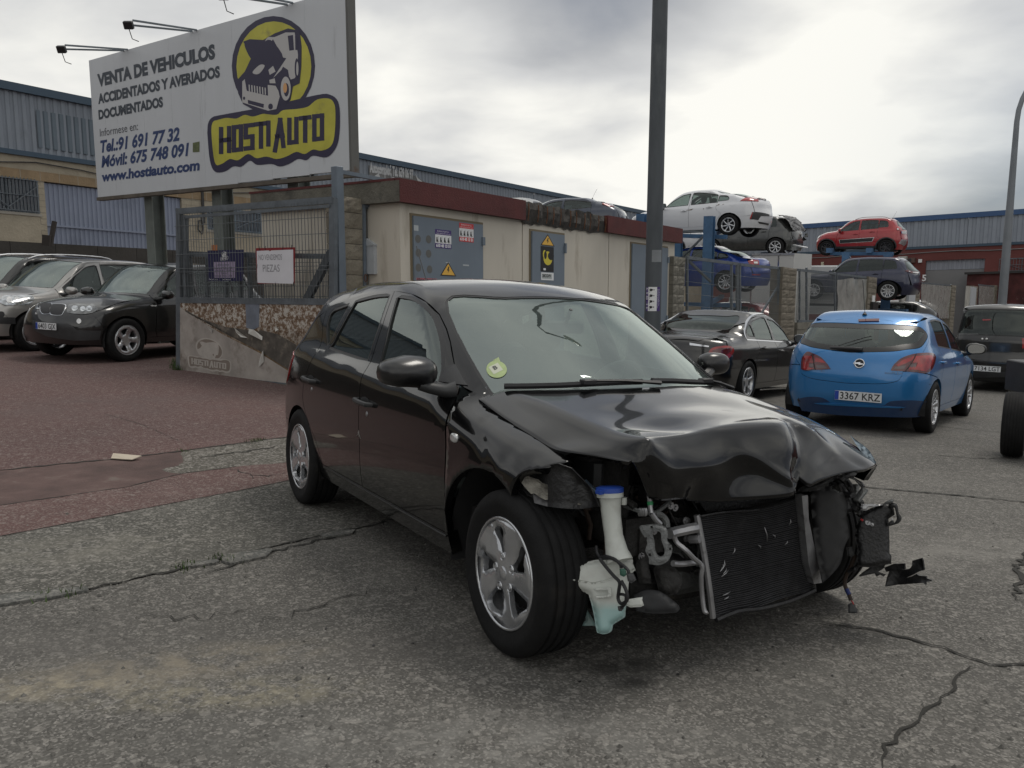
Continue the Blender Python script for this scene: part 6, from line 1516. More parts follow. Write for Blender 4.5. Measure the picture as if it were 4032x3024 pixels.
 for nm, end, poly, m, off in P.get('lamps', []):
  pl_ = smooth_poly(poly, n=nst)
  o_s = (-1, 1)
  for sg in o_s: panel(nm, B, B.Wr(end), [(sg*u, z) for u, z in pl_], m, root, (), min(step, .06), off, max(off, .004)+.002)
 for nm, end, poly, m, off in P.get('extras', []):
  pl_ = smooth_poly(poly, n=nst)
  panel(nm, B, B.Wr(end) if end else B.T(), pl_, m, root, (), min(step, .06), off, max(off, .004)+.002)
 cw = P.get('tw', .20); track = P.get('track', B.W-.005)
 if 'wheels' not in skip:
  first = {}
  for (x, st_) in ((axf, P.get('steer', 0)), (axr, 0)):
   for sg in (-1, 1):
    if sg not in first:
     Wl = make_wheel(root, r, cw, P['rr'], P['rim'], P.get('rimm', ALU), hero, sg, P.get('backm', ALUD)); first[sg] = Wl
    else: Wl = copy_tree(first[sg], root)
    Wl.matrix_parent_inverse = Matrix.Identity(4)
    Wl.matrix_basis = Matrix.Translation((x, sg*(track-cw/2), r))@Matrix.Rotation(st_, 4, 'Z')@Matrix.Rotation(P.get('spin', .3)*(1 if x > 0 else 2.1), 4, 'Y')
 for x in ((axf, axr) if 'front_liner' not in skip else (axr,)):
  for sg in (-1, 1):
   mb = MB(); mb.smooth = True; n = 14; Y0 = sg*(B.W-.05); Y1 = sg*(B.W-.42)
   R2 = arch+.015
   vs = []; fs = []
   for i in range(n+1):
    t = -.25+(math.pi+.5)*i/n; vs += [(x+R2*math.cos(t), Y0, zw+R2*math.sin(t)), (x+R2*math.cos(t), Y1, zw+R2*math.sin(t))]
   for i in range(n): fs.append((2*i, 2*i+1, 2*i+3, 2*i+2))
   mb.add(vs, fs); mb.add([vs[2*i+1] for i in range(n+1)], [tuple(range(n+1))])
   mb.build('wheel_arch_liner', DARK, root, smooth=False)
 mb = MB(); fw_ = B.W-.14; zf = sill-.02
 mb.box((axr-.3, -.45, zf+.06), (axf+.3 if 'front_liner' not in skip else .95, .45, .5)); mb.box((axr+arch+.03, -fw_, zf+.01), (axf-arch-.03, fw_, min(.45, P.get('floorz', .45))))
 if 'front_liner' not in skip: mb.box((P.get('bayx0', axf-arch), -.45, .5), (P.get('bayx1', axf+.35), .45, .62))
 mb.box((P.get('tailx', axr-.62), -.6, zf+.1), (axr-.2, .6, .6))
 mb.build('underbody', DARK, root)
 if P.get('cabin', True):
  xs = P.get('seatx', (.0, -.85)); zs = P.get('seatz', .30)
  for y in (-.37, .37): seat(root, xs[0], y, zs)
  if len(xs) > 1:
   for y in (-.42, .42): seat(root, xs[1], y, zs+.02, 'rear_seat', .62)
  mb = MB(); xd = P.get('dashx', .68); zd = P.get('dashz', B.belt(xd)-.03); mb.smooth = True
  mb.box((xd-.25, -.66, zd-.32), (xd+.35, .66, zd-.03), bev=.06)
  mb.ellip((xd-.12, .37, zd-.02), (.16, .2, .06), 14, 6)
  mb.build('dashboard', INT, root, smooth=True)
  mb = MB(); mb.smooth = True; c = Vector((xd-.36, .37, zd-.06)); M = Matrix.Translation(c)@Matrix.Rotation(-1.15, 4, 'Y')
  mb.tube([M@Vector((.185*math.cos(t), .185*math.sin(t), 0)) for t in np.linspace(0, 2*math.pi, 25)], .014, 8, False)
  mb.tube([M@Vector((0, -.18, 0)), M@Vector((0, .18, 0))], .014, 6); mb.tube([M@Vector((0, 0, 0)), M@Vector((.18, 0, 0))], .014, 6); mb.ellip((0, 0, 0), (.05, .05, .03), 10, 6, 1, M)
  mb.tube([c, c+Vector((.25, 0, -.1))], .03, 8)
  mb.build('steering_wheel', INT, root, smooth=True)
  xm_ = P.get('rvx', .30); mb = MB(); mb.smooth = True; zt_ = float(B.top(xm_))-.12
  mb.box((xm_-.02, -.12, zt_-.035), (xm_+.01, .12, zt_+.03), bev=.012); mb.tube([(xm_, 0, zt_), (xm_+.05, 0, zt_+.09)], .01, 6)
  mb.build('rear_view_mirror', INT, root, smooth=True)
 if P.get('mirror'):
  mx_, mz_ = P['mirror']; yb = float(B.side(np.array([mx_]), np.array([mz_]))[0]); ms = P.get('msize', (.075, .125, .08))
  for sg in (-1, 1):
   if ('mirror', sg) in skip: continue
   mb = MB(); mb.smooth = True
   c = Vector((mx_, sg*(yb+.17), mz_+.03))
   M = Matrix.Translation(c)@Matrix.Rotation(sg*-.15, 4, 'Z')
   n0 = 20; vs = []; fs = []
   for i, (f_, sx) in enumerate(((-.9, .86), (-.6, 1.), (0, 1.02), (.45, .9), (.8, .62), (1., .25))):
    for k in range(n0):
     t = 2*math.pi*k/n0; cy_, cz_ = math.cos(t), math.sin(t)
     yy = math.copysign(abs(cy_)**.75, cy_)*ms[1]*sx; zz = math.copysign(abs(cz_)**.8, cz_)*ms[2]*sx*(1.0 if sg*cy_ < 0 else .88)
     vs.append(M@Vector((f_*ms[0], yy, zz)))
   for i in range(5):
    for k in range(n0): j = (k+1) % n0; fs.append((i*n0+k, i*n0+j, (i+1)*n0+j, (i+1)*n0+k))
   fs.append(tuple(5*n0+k for k in range(n0)))
   mb.add(vs, fs)
   mo = mb.build('door_mirror', P.get('mirrorm', paintm), root, smooth=True)
   mb = MB(); mb.smooth = True
   ring = [vs[k] for k in range(n0)]; cc = sum((Vector(v) for v in ring), Vector())/n0
   mb.add([cc+(Vector(v)-cc)*.93+Vector((.008, 0, 0)) for v in ring], [tuple(range(n0))])
   mb.build('mirror_glass', mat('mirror_silver', (.7, .72, .74), .03, 1.), mo)
   mb = MB(); mb.smooth = True
   p0 = Vector((mx_+.07, sg*(yb-.02), mz_-.045)); p1 = Vector((mx_+.03, sg*(yb+.09), mz_-.035))
   mb.tube([p0, p0*.6+p1*.4+Vector((0, 0, -.008)), p1, p1+Vector((-.01, sg*.04, .012))], .03, 14, rr=[.050, .036, .032, .03], flat=.8);
   mb.build('mirror_base', PLA, mo, smooth=True)
 for hx, hz in P.get('handles', []):
  for sg in (-1, 1):
   y0 = float(B.side(np.array([hx]), np.array([hz]))[0]); mb = MB(); mb.smooth = True
   L2 = .105
   mb.tube([(hx-L2, sg*(y0-.012), hz+.004), (hx-L2*.88, sg*(y0+.024), hz+.003), (hx, sg*(y0+.036), hz), (hx+L2*.8, sg*(y0+.028), hz-.004), (hx+L2, sg*(y0-.01), hz-.005)], .013, 8, rr=[.011, .014, .0145, .014, .011])
   mb.build('door_handle', P.get('handlem', paintm), root, smooth=True)
   mb = MB(); mb.smooth = True
   mb.ellip((hx, sg*(y0-.0005), hz-.004), (.075, .004, .032), 14, 6)
   mb.build('handle_recess_shade', DARK, root, smooth=True)  # flat dark disc stands in for the shaded hollow behind the handle
 if P.get('antenna'):
  a_x, a_y = P['antenna']; q = B.T()(np.array([(a_x, a_y)]))[0]; mb = MB(); mb.smooth = True
  mb.tube([tuple(q), (q[0]+.01, q[1], q[2]+.03)], .018, 8, rr=[.03, .012]); mb.tube([(q[0]+.01, q[1], q[2]+.02), (q[0]-P.get('antl', .35)*P.get('antk', .45), q[1], q[2]+P.get('antl', .35))], .0035, 5)
  mb.build('antenna', PLA, root, smooth=True)
 if P.get('rails'):
  for sg in (-1, 1):
   mb = MB(); mb.smooth = True; x0_, x1_ = P['rails']; xs_ = np.linspace(x1_, x0_, 12); pts = []
   q = B.T()(np.array([(x, sg*P.get('railsy', .52)) for x in xs_]))
   for i, p in enumerate(q): pts.append((p[0], p[1], p[2]+(.0 if i in (0, 11) else (.04 if i in (1, 10) else .055))))
   mb.tube(pts, .018, 6); mb.build('roof_rail', P.get('railsm', ALU), root, smooth=True)
 return root
def tracer(B, M, zf):
 """view points (zf maps them to photograph pixels) onto a posed car body, returned in one of its charts"""
 I = np.array(M.to_3x3()).T; C = np.array(M.translation); a = I@(CO-C)
 def hit(x, y):
  d = I@ray(*zf(x, y)); D0 = np.linalg.norm(a); ts = np.linspace(max(D0-4, .5), D0+4, 1600); v = B.f(a+ts[:, None]*d); i = int(np.argmax(v < 0))
  if v[i] >= 0:
   i = int(np.argmin(v)); return a+ts[i]*d
  lo, hi = ts[i-1], ts[i]
  for _ in range(20):
   m = (lo+hi)/2
   if B.f((a+m*d)[None])[0] < 0: hi = m
   else: lo = m
  return a+hi*d
 def tr(pts, end, ab=False):
  o = []
  for p in pts:
   h = hit(p[0], p[1])
   q = B.towrap(h, end) if end in (1, -1) else ((h[0], h[2]) if end == 'S' else (h[0], h[1]))
   if ab: q = (abs(q[0]), q[1])
   o.append((float(q[0]), float(q[1]), *p[2:]))
  return o
 tr.hit = hit; tr.M = M; tr.B = B
 return tr
def plate_on(tr, root, txt, x, y, end=-1, wd=.52, ht=.11, off=.012, name='number_plate'):
 h = tr.hit(x, y); n = tr.B.normal(h[None])[0]; n[2] *= .3; n /= np.linalg.norm(n)
 X = Vector((0, 0, 1)).cross(Vector(n)).normalized(); Y = -Vector(n); Z = X.cross(Y)
 M = Matrix([[X[i], Y[i], Z[i], h[i]+n[i]*off] for i in range(3)]+[[0, 0, 0, 1]]); return plate(root, txt, M, wd, ht, name)
def pose_at(x, y, fwd, z=None, up=None):
 """stand a car on the ground: (x, y) is the centre between the axles"""
 n = up or gnorm(x, y); return rot_frame((x, y, G(x, y) if z is None else z), (*fwd, 0) if len(fwd) == 2 else fwd, n)
# proportions of an ordinary car, from a few measurements
def generic(axf, axr, W, H, fo, ro, r, hz, hn, xc, xrf, xrr, belt, kind='hatch', sill=.22, xg=None, zdeck=1.0, bx=-.1, cx=-1.0, arch=None,
   bumpz=.22, tailz=None, glassend=None, tum=(.26, .3), sh=.0, barrel=.04, rr=None, rim=ST5, q=True, rwz=None, boxy=1., tumk=.6, **over):
 arch = arch or r+.045; rr = rr or r*.66
 L1 = axf+fo; L0 = axr-ro
 zbf, zbr = belt
 mid = (xrf+xrr)/2
 top = [(L1+.05, hn-.12), (L1-.02, hn-.03), (L1-.2, hn+.02), ((L1+xc)/2, (hn+hz)/2+.03), (xc+.12, hz-.005), (xc, hz+.02), (xc-.12, hz+.09), ((xc+xrf)/2-.02, (hz+H)/2+.02), (xrf+.08, H-.10), (xrf-.1, H-.045), (mid+.1, H), (mid-.4, H-.005)]
 if kind == 'hatch':
  top += [(xrr+.2, H-.04), (xrr-.05, H-.10), (xrr-.5, H-.22)]
  zb0 = tailz or .95
  rear = [(.2, L0+.10), (.45, L0+.01), (.62, L0), (.8, L0+.03), (zb0, L0+.08*boxy), (zb0+.2, L0+.28*boxy), (H-.12, xrr-.02), (H+.05, xrr+.12)]
 else:
  zb0 = zdeck
  top += [(xrr+.1, H-.07), (xrr-.1, H-.14), ((xrr+xg)/2, (H+zdeck)/2+.0), (xg+.08, zdeck+.05), (xg-.05, zdeck+.01), (xg-.3, zdeck-.01), (L0-.1, zdeck-.03)]
  rear = [(.2, L0+.10), (.45, L0+.01), (.62, L0), (.8, L0+.03), (zdeck-.02, L0+.05), (zdeck+.3, L0+.1)]
 top = sorted(top)
 B = Body(top=top, half=[(L0-.1, W*.90), (L0+.4, W*.97), (axr+.2, W*.998), (0, W), (axf-.3, W*.995), (axf+.2, W*.98), (L1-.3, W*.93), (L1+.1, W*.86)],
    sill=sill, shoulder=[(L0, zbr-.09), (L1, zbf-.13)], belt=[(L0, zbr+.01), (cx, zbr), (xc-.3, zbf), (L1, zbf-.05)],
    front=[(.15, L1-.10), (.4, L1-.01), (.58, L1), (.72, L1-.04), (hn, L1-.12), (hn+.3, L1-.4)],
    rear=rear, xm=mid, kb=over.pop('kb', .4), kbr=over.pop('kbr', .12), crown=.05, sh_in=over.pop('sh_in', tumk), tum=tum, barrel=barrel, kst=.10, kroof=over.pop('kroof', .07), kcr=over.pop('kcr', .2),
    xcf=axf-.05, xcr=axr+.05, hoodcrown=.05, bumps=over.pop('bumps', ()))
 xa = xc-.20; zA = hz-.015
 rail = [(xa, zA), (xa-.12, zA+.055), ((xa+xrf-.22)/2, (zA+H-.13)/2+.025), (xrf-.2, H-.125), (xrf-.5, H-.085), (mid, H-.07), (xrr+.5, H-.09)]
 if kind == 'hatch':
  rail += [(xrr+.2, H-.13), (xrr+.07, H-.165)]
  gend = glassend or xrr+.12
 else:
  rail += [(xrr+.15, H-.14), (xrr-.05, H-.20), ((xrr+xg)/2+.05, (H+zdeck)/2-.04), (xg+.08, zdeck+.03)]
  gend = glassend or (xrr+xg)/2+.25
 rs_ = sorted(rail); rx = [p[0] for p in rs_]; rzv = [p[1] for p in rs_]
 zr = lambda x: float(np.interp(x, rx, rzv))
 zbl = lambda x: float(np.interp(x, [cx, xc-.3], [zbr, zbf]))+.012
 dz = .048
 def glz(xa_, xb_, taper0=0, taper1=0):
  xs = np.linspace(xa_, xb_, 7); t = [(x, max(zr(x)-dz, zbl(x)+.015), 1) for x in xs]
  t[0] = t[0][:2]; t[-1] = t[-1][:2]
  return [(xb_+taper1, zbl(xb_)), (xa_-taper0, zbl(xa_))]+t
 xf_end = xa-.16
 g1 = glz(bx+.035, xf_end, -.02, .02)
 g2 = glz(cx+.02, bx-.05, .03, -.0)
 gl = [g1, g2]
 if q and gend < cx-.12: gl.append([(cx-.03, zbl(cx)+.03), (gend+.05, zbl(gend)+.05), (gend+.02, zbl(gend)+.09, 1), (gend+.10, zr(gend+.1)-dz-.02, 1), (cx-.05, zr(cx-.05)-dz)])
 fdx = xc-.17
 sz = sill+.09
 fdoor = [(fdx-.02, sz), (fdx+.02, .5), (fdx-.01, .75), (xa-.02, zA-.08), (xa-.045, zr(xa-.045))]
 bline = [(bx-.02, sz), (bx-.01, .6), (bx, zbl(bx)), (bx-.06, zr(bx-.06))]
 xr0 = axr+math.sqrt(max((arch+.03)**2-(sz-r)**2, 0));
 rdoor = [(xr0+.02, sz), (axr+arch*.93+.03, r+arch*.45, 1), (axr+arch*.55+.05, r+arch*.93, 1), (min(cx, axr+.5), .80, 1), (cx-.01, zbl(cx)-.0), (cx-.04, zr(cx-.04))]
 hedge = [(xa, zA), (xa+.15, hz-.055), ((xa+L1)/2, (hz+hn)/2-.055), (L1-.45, hn-.07), (L1-.32, hn-.12)]
 B_ = B
 U1 = B.ux(1, L1-.32);
 xrb = (L0+.42, .56)
 P = dict(axle=(axf, axr), r=r, rr=rr, arch=arch, rim=rim, rail=rail, hedge=hedge, fdoor=fdoor, bline=bline, rdoor=rdoor, glass=gl,
    xfb=(axf+arch*.86, .56, .50), xrb=xrb, bumpz=bumpz, rbumpz=bumpz, sillz=sz,
    screen=[(xc-.035, 0, 1), (xc-.10, .35, 1), (xc-.235, .62), (xrf-.17+.0, .55), (xrf-.06, .3, 1), (xrf-.03, 0, 1)],
    cowl=[(xc+.045, 0), (xc-.02, .35), (xc-.13, .60)], bcowl=[(xc+.052, 0), (xc-.013, .35), (xc-.12, .60)],
    bumptop=[(0, hn-.07), (.3, hn-.07, 1), (.6, hn-.085, 1), (U1, hn-.12)], tailx=L0+.15, bayx1=L1-.35,
    seatx=(bx+.15, bx-.72), dashx=xc-.28, dashz=hz-.06, seatz=sill+.10, mirror=(xa-.14, zbf+.02), handles=[(bx+.15, zbf-.14), (cx+.22, zbr-.14)], rvx=xrf-.12, floorz=.5)
 P['screen'] = P['screen']+[(x, -y, *s_) for x, y, *s_ in reversed(P['screen']) if y > 0]
 if kind == 'hatch':
  zt = H-.165; ql = B.R*math.pi/2
  ue = rwz or .62
  P['tailedge'] = [(B.ux(-1, xrr+.07), zt), (ue+.18, zb0+.15, 1), (ue+.12, zb0-.02, 1), (ue+.05, .60)]
  P['roofend'] = [(xrr+.03, .5), (xrr-.02, .3), (xrr-.03, 0)]; P['railend'] = xrr+.02
  P['rbumptop'] = [(0, .56), (ue, .585), (ue+.06, .60)]
  P['tailgate'] = [(0, .565), (ue-.005, .59), (ue+.11, zb0-.02, 1), (ue+.17, zb0+.15, 1), (B.ux(-1, xrr+.07)-.005, zt), (.4, H-.115, 1), (0, H-.105)]; P['autoroof'] = 2
  P['rearwin'] = [(0, zb0+.02), (.45, zb0+.03, 1), (ue+.04, zb0+.07, 1), (ue+.09, zb0+.18, 1), (.62, H-.20, 1), (.4, H-.165, 1), (0, H-.155)]
 else:
  ue = .60
  P['rearscreen'] = [(xg+.10, 0, 1), (xg+.15, .35, 1), (xg+.27, .57, 1), (xrr+.10, .49, 1), (xrr+.02, .3, 1), (xrr, 0, 1)]
  P['rearscreen'] += [(x, -y, *s_) for x, y, *s_ in reversed(P['rearscreen']) if y > 0]
  P['roofend'] = [(xg+.06, .6), (xg+.03, .3), (xg+.02, 0)]
  P['bootlid'] = [(xg+.012, 0), (xg+.022, .3), (xg+.05, .58), (L0+.30, .60), (L0+.13, .45), (L0+.07, 0)]
  P['tailedge'] = [(B.ux(-1, xg+.06), zdeck+.02), (B.ux(-1, L0+.38), zdeck-.06), (ue+.12, zdeck-.09), (ue+.02, .62)]
  P['rbumptop'] = [(0, .58), (ue, .60), (ue+.06, .60)]
  P['tailgate'] = [(0, .586), (ue-.005, .605), (ue+.1, zdeck-.10), (.3, zdeck-.045), (0, zdeck-.04)]
 P.update(over)
 return B, P
# the black hatchback with the torn-off front
HN = np.array([0.02992945, 0.04898763, 0.99835086]); HF = np.array([0.5097, -0.8599, 0.0269]); HC = (0.0325, 4.5164, -0.2226)
BLK = paint('black_lacquer', (.0016, .0017, .0021), 0, .3, .012, .003)
b_ = BLK.node_tree.nodes['Principled BSDF']; b_.inputs['Specular IOR Level'].default_value = .12; b_.inputs['Roughness'].default_value = .2; b_.inputs['Coat Weight'].default_value = 1.; b_.inputs['Coat IOR'].default_value = 1.46
HERO_B = Body(
 top=[(2.25, .60), (2.1, .70), (1.9, .80), (1.6, .875), (1.3, .93), (1.12, .965), (1.06, .985), (.95, 1.045), (.7, 1.185), (.5, 1.29), (.36, 1.36), (.22, 1.408), (0, 1.452), (-.3, 1.478), (-.7, 1.478), (-1.2, 1.445), (-1.6, 1.39), (-2.0, 1.32)],
 half=[(-2.1, .80), (-1.7, .865), (-1.3, .884), (-.5, .886), (.5, .886), (1.0, .882), (1.4, .876), (1.8, .845), (2.2, .77)],
 sill=.24, shoulder=[(-2.1, 1.012), (2.1, .81)], belt=[(-2.1, 1.09), (-1.0, 1.036), (0, .985), (1.0, .935), (2.1, .88)],
 front=[(.2, 2.02), (.45, 2.14), (.6, 2.15), (.8, 2.08), (1.0, 1.9)],
 rear=[(.2, -1.98), (.45, -2.08), (.62, -2.085), (.8, -2.05), (.98, -2.0), (1.2, -1.80), (1.38, -1.62), (1.5, -1.45)],
 xm=-.4, kb=.45, kbr=.1, crown=.055, sh_in=.72, tum=(.30, .28), barrel=.045, kst=.09, kroof=.06, kcr=.2)
hrail = [(.735, .957), (.619, 1.030), (.47, 1.142), (.381, 1.200), (.263, 1.268), (.109, 1.330), (-.092, 1.371), (-.318, 1.388), (-.699, 1.372), (-1.002, 1.338), (-1.2, 1.300), (-1.33, 1.262), (-1.5, 1.205)]
hhedge = [(.735, .957), (.84, .925), (.95, .885), (1.2, .838), (1.478, .79), (1.62, .755)]
HP = dict(axle=(1.325, -1.325), r=.312, rr=.205, arch=.335, archx=1.185, archf=.372, rim=CAP5, rimm=mat('hubcap_silver', (.50, .51, .53), .22, .75, .6, .06, var=.06, vscale=6), rail=hrail, hedge=hhedge, sillz=.335,
 fdoor=[(.80, .335), (.83, .5), (.835, .68, 1), (.815, .77, 1), (.785, .868), (.74, .93), (.70, .978)],
 bline=[(-.215, .335), (-.19, .58), (-.235, .81), (-.262, .91), (-.262, 1.003), (-.285, 1.20), (-.335, 1.387)],
 rdoor=[(-.90, .335), (-.972, .466, 1), (-1.075, .545, 1), (-1.20, .652, 1), (-1.243, .724, 1), (-1.238, .836, 1), (-1.175, .96, 1), (-1.17, 1.03, 1), (-1.21, 1.10, 1), (-1.285, 1.18, 1), (-1.318, 1.262)],
 glass=[[(-.128, 1.001), (-.152, 1.126), (-.245, 1.349), (-.032, 1.333, 1), (.177, 1.280, 1), (.31, 1.212, 1), (.435, 1.128, 1), (.54, 1.03, 1), (.575, .968)],
   [(-.322, 1.010), (-.335, 1.18), (-.378, 1.357), (-.593, 1.348, 1), (-.85, 1.320), (-.905, 1.181), (-.955, 1.065, 1), (-.93, 1.042, 1)],
   [(-.945, 1.300), (-1.17, 1.262), (-1.205, 1.235, 1), (-1.175, 1.165, 1), (-1.085, 1.085, 1), (-1.03, 1.075, 1)]],
 seal=.016, xfb=(1.60, .70, .66), xrb=(-1.70, .52), bumpz=.22, rbumpz=.25,
 screen=[(1.105, 0, 1), (1.06, .30, 1), (.93, .55, 1), (.835, .668), (.19, .572), (.30, .30, 1), (.335, 0, 1)],
 cowl=[(1.20, 0), (1.15, .30), (1.02, .56), (.88, .70)], bumptop=[(0, .6), (.9, .6)],
 roofend=[(-1.55, .50), (-1.60, .30), (-1.62, 0)], railend=-1.45,
 tailedge=[(1.135, 1.205), (1.03, 1.03, 1), (.96, .82, 1), (.90, .60)], autoroof=1,
 rbumptop=[(0, .60), (.80, .62), (.9, .62)],
 tailgate=[(0, .605), (.79, .625), (.952, .82, 1), (1.022, 1.03, 1), (1.13, 1.205), (.95, 1.30, 1), (.5, 1.375, 1), (0, 1.385)],
 rearwin=[(0, 1.02), (.6, 1.04, 1), (.84, 1.08, 1), (.86, 1.18, 1), (.7, 1.26, 1), (0, 1.30)],
 lamps=[('tail_lamp', -1, [(.62, .74), (.85, .72), (.98, .80, 1), (1.02, .95), (.90, .98), (.70, .88, 1)], REDL, .005)],
 tailx=-1.95, bayx0=.95, bayx1=1.35, seatx=(.02, -.80), dashx=.72, dashz=.93, seatz=.30, rvx=.40, floorz=.5, mirror=(.64, .985), msize=(.085, .135, .072), mirrorm=mat('mirror_satin_black', (.008, .008, .009), .3, 0, .35, .15), handlem=PLA,
 handles=[(-.145, .797), (-1.115, .833)], handlebig=1, track=.886, tw=.205, spin=.12, backm=mat('steel_wheel_black', (.02, .02, .02), .5, .5), rearglass=GLT, sideglass=glass('hero_side_glass', (.34, .42, .40), 2.0, .02), rwb=.04, antenna=(-1.3, 0.0), antl=.30, antk=.65)
HP['screen'] += [(x, -y, 1) for x, y, *s_ in reversed(HP['screen']) if y > 0]
hero = car('damaged_hatchback', 'black five-door hatchback with its front bumper torn off and crumpled bonnet, in the foreground', 'car', HERO_B, rot_frame(HC, HF, HN), BLK, HP, step=.045, hero=True,
   skip=(('mirror', 1), 'bonnet', 'front_bumper', 'front_liner', ('front_wing', -1), ('front_wing', 1)))
# the torn-off front of the black hatchback
HM = rot_frame(HC, HF, HN); HI = HM.inverted(); HMn = np.array(HM.to_3x3()); HCn = np.array(HM.translation)
def hcar(P): return Vector(HM@Vector(P))
def hp(px_, py_, axis, val):
 """pixel (4032 wide) on the plane car-axis = val, in car coordinates"""
 d = HMn.T@ray(px_, py_); a = HMn.T@(CO-HCn); t = (val-a[axis])/d[axis]; return a+d*t
za = lambda x, y: (1050+x*.57252, 1050+y*.57265)
zb2 = lambda x, y: (1700+x*.58770, 1100+y*.58770)
zc3 = lambda x, y: (1800+x*.49729, 1850+y*.49729)
zd4 = lambda x, y: (2500+x*.54249, 1600+y*.54249)
ze5 = lambda x, y: (3200+x*.33157, 1900+y*.33157)
def hadd(mb, name, m, parent=None, **k):
 o = mb.build(name, m, parent or hero, **k); return o
TORN = mat('torn_black_plastic', (.014, .014, .015), .38, var=.4, vscale=14, bump=.4, bscale=60, dirt=(.05, .048, .044), dscale=9, dthr=.6)
GRIM = mat('grimy_metal', (.030, .029, .028), .6, .4, var=.5, vscale=10, bump=.5, bscale=50, dirt=(.075, .065, .05), dscale=6, dthr=.6)
ALUR = mat('raw_aluminium', (.36, .36, .37), .42, .8, var=.2, vscale=15, dirt=(.12, .115, .11), dscale=12, dthr=.58)
ALUG = mat('dull_casting', (.15, .155, .155), .55, .6, var=.3, vscale=20, bump=.5, bscale=80)
TANKM = mat('washer_tank_plastic', (.50, .52, .49), .35, 0, .2, .2, var=.06, vscale=9, sss=.0)
tkb = TANKM.node_tree.nodes['Principled BSDF']
_t = TANKM.node_tree; _tc = _t.nodes.new('ShaderNodeTexCoord'); _s = _t.nodes.new('ShaderNodeSeparateXYZ'); _t.links.new(_tc.outputs['Object'], _s.inputs[0])
_r = _t.nodes.new('ShaderNodeMapRange'); _r.inputs['From Min'].default_value = .30; _r.inputs['From Max'].default_value = .27; _t.links.new(_s.outputs[2], _r.inputs['Value'])
_m = _t.nodes.new('ShaderNodeMix'); _m.data_type = 'RGBA'; _m.inputs['A'].default_value = (.50, .52, .485, 1); _m.inputs['B'].default_value = (.27, .42, .41, 1); _t.links.new(_r.outputs[0], _m.inputs['Factor'])
_n = _t.nodes.new('ShaderNodeTexNoise'); _n.inputs['Scale'].default_value = 18; _n.inputs['Detail'].default_value = 8; _t.links.new(_tc.outputs['Object'], _n.inputs['Vector'])
_r2 = _t.nodes.new('ShaderNodeMapRange'); _r2.inputs['From Min'].default_value = .5; _r2.inputs['From Max'].default_value = .8; _r2.inputs['To Max'].default_value = .5; _t.links.new(_n.outputs['Fac'], _r2.inputs['Value'])
_m2 = _t.nodes.new('ShaderNodeMix'); _m2.data_type = 'RGBA'; _m2.inputs['B'].default_value = (.25, .24, .21, 1); _t.links.new(_m.outputs['Result'], _m2.inputs['A']); _t.links.new(_r2.outputs[0], _m2.inputs['Factor']); _t.links.new(_m2.outputs['Result'], tkb.inputs['Base Color'])
BC = {-.745: [(.86, .915, .0), (1.05, .866, .0), (1.25, .828, 0), (1.45, .794, 0), (1.63, .795, .045), (1.775, .797, .09), (1.76, .66, .19)],
  -.66: [(.85, .940, 0), (1.07, .900, 0), (1.29, .868, 0), (1.51, .838, 0), (1.70, .828, .01), (1.785, .79, .04), (1.765, .655, .13)],
  -.60: [(.87, .955, 0), (1.10, .933, 0), (1.32, .906, 0), (1.56, .880, 0), (1.765, .862, 0), (1.80, .775, .02), (1.768, .650, .09)],
  -.45: [(.98, .962, 0), (1.15, .940, 0), (1.35, .908, 0), (1.56, .884, 0), (1.735, .865, 0), (1.79, .755, .0), (1.755, .640, .03)],
  -.2: [(1.085, .970, 0), (1.22, .948, 0), (1.40, .916, 0), (1.57, .893, 0), (1.70, .877, 0), (1.765, .755, 0), (1.77, .619, 0)],
  .1: [(1.11, .974, 0), (1.24, .952, 0), (1.41, .921, 0), (1.58, .902, 0), (1.71, .890, 0), (1.80, .765, 0), (1.83, .628, 0)],
  .27: [(1.09, .970, 0), (1.21, .950, 0), (1.38, .922, 0), (1.54, .902, 0), (1.655, .884, 0), (1.755, .785, 0), (1.82, .668, 0)],
  .48: [(1.0, .962, 0), (1.15, .940, 0), (1.32, .910, 0), (1.48, .880, 0), (1.61, .845, 0), (1.725, .762, 0), (1.81, .690, 0)],
  .66: [(.88, .943, 0), (1.05, .915, 0), (1.25, .880, 0), (1.43, .845, 0), (1.57, .800, 0), (1.69, .742, 0), (1.775, .694, 0)],
  .745: [(.87, .918, 0), (1.03, .884, 0), (1.23, .845, 0), (1.41, .806, 0), (1.54, .766, 0), (1.64, .724, 0), (1.71, .690, 0)]}
ys_ = sorted(BC); NU, NV = 84, 60
colf = [[pchip(range(7), [BC[y][k][c] for k in range(7)]) for c in range(3)] for y in ys_]
vv = np.linspace(0, 6, NV); uu = np.linspace(0, 1, NU)
yt = np.linspace(-.745, .745, NU)
X_ = np.array([f[0](vv) for f in colf]); Z_ = np.array([f[1](vv) for f in colf]); O_ = np.array([f[2](vv) for f in colf])
PX = np.zeros((NU, NV)); PZ = PX.copy(); PO = PX.copy()
for j in range(NV):
 PX[:, j] = pchip(ys_, X_[:, j])(yt); PZ[:, j] = pchip(ys_, Z_[:, j])(yt); PO[:, j] = pchip(ys_, O_[:, j])(yt)
PY_ = yt[:, None]*np.ones((1, NV))+PO
Pb = np.stack([PX, PY_, PZ], -1)
def seg_d(P, a, b):
 a, b = np.array(a), np.array(b); ab = b-a; t = np.clip(((P-a)@ab)/(ab@ab), 0, 1); return np.linalg.norm(P-(a+t[..., None]*ab), axis=-1), t
def crease(a, b, amp, w, n=(0, 0, 1), taper=True):
 global Pb
 d, t = seg_d(Pb, a, b); k = amp*np.exp(-d/w)*(np.sin(np.clip(t*.9+.1, 0, 1)*math.pi) if taper else 1); Pb = Pb+k[..., None]*np.array(n)
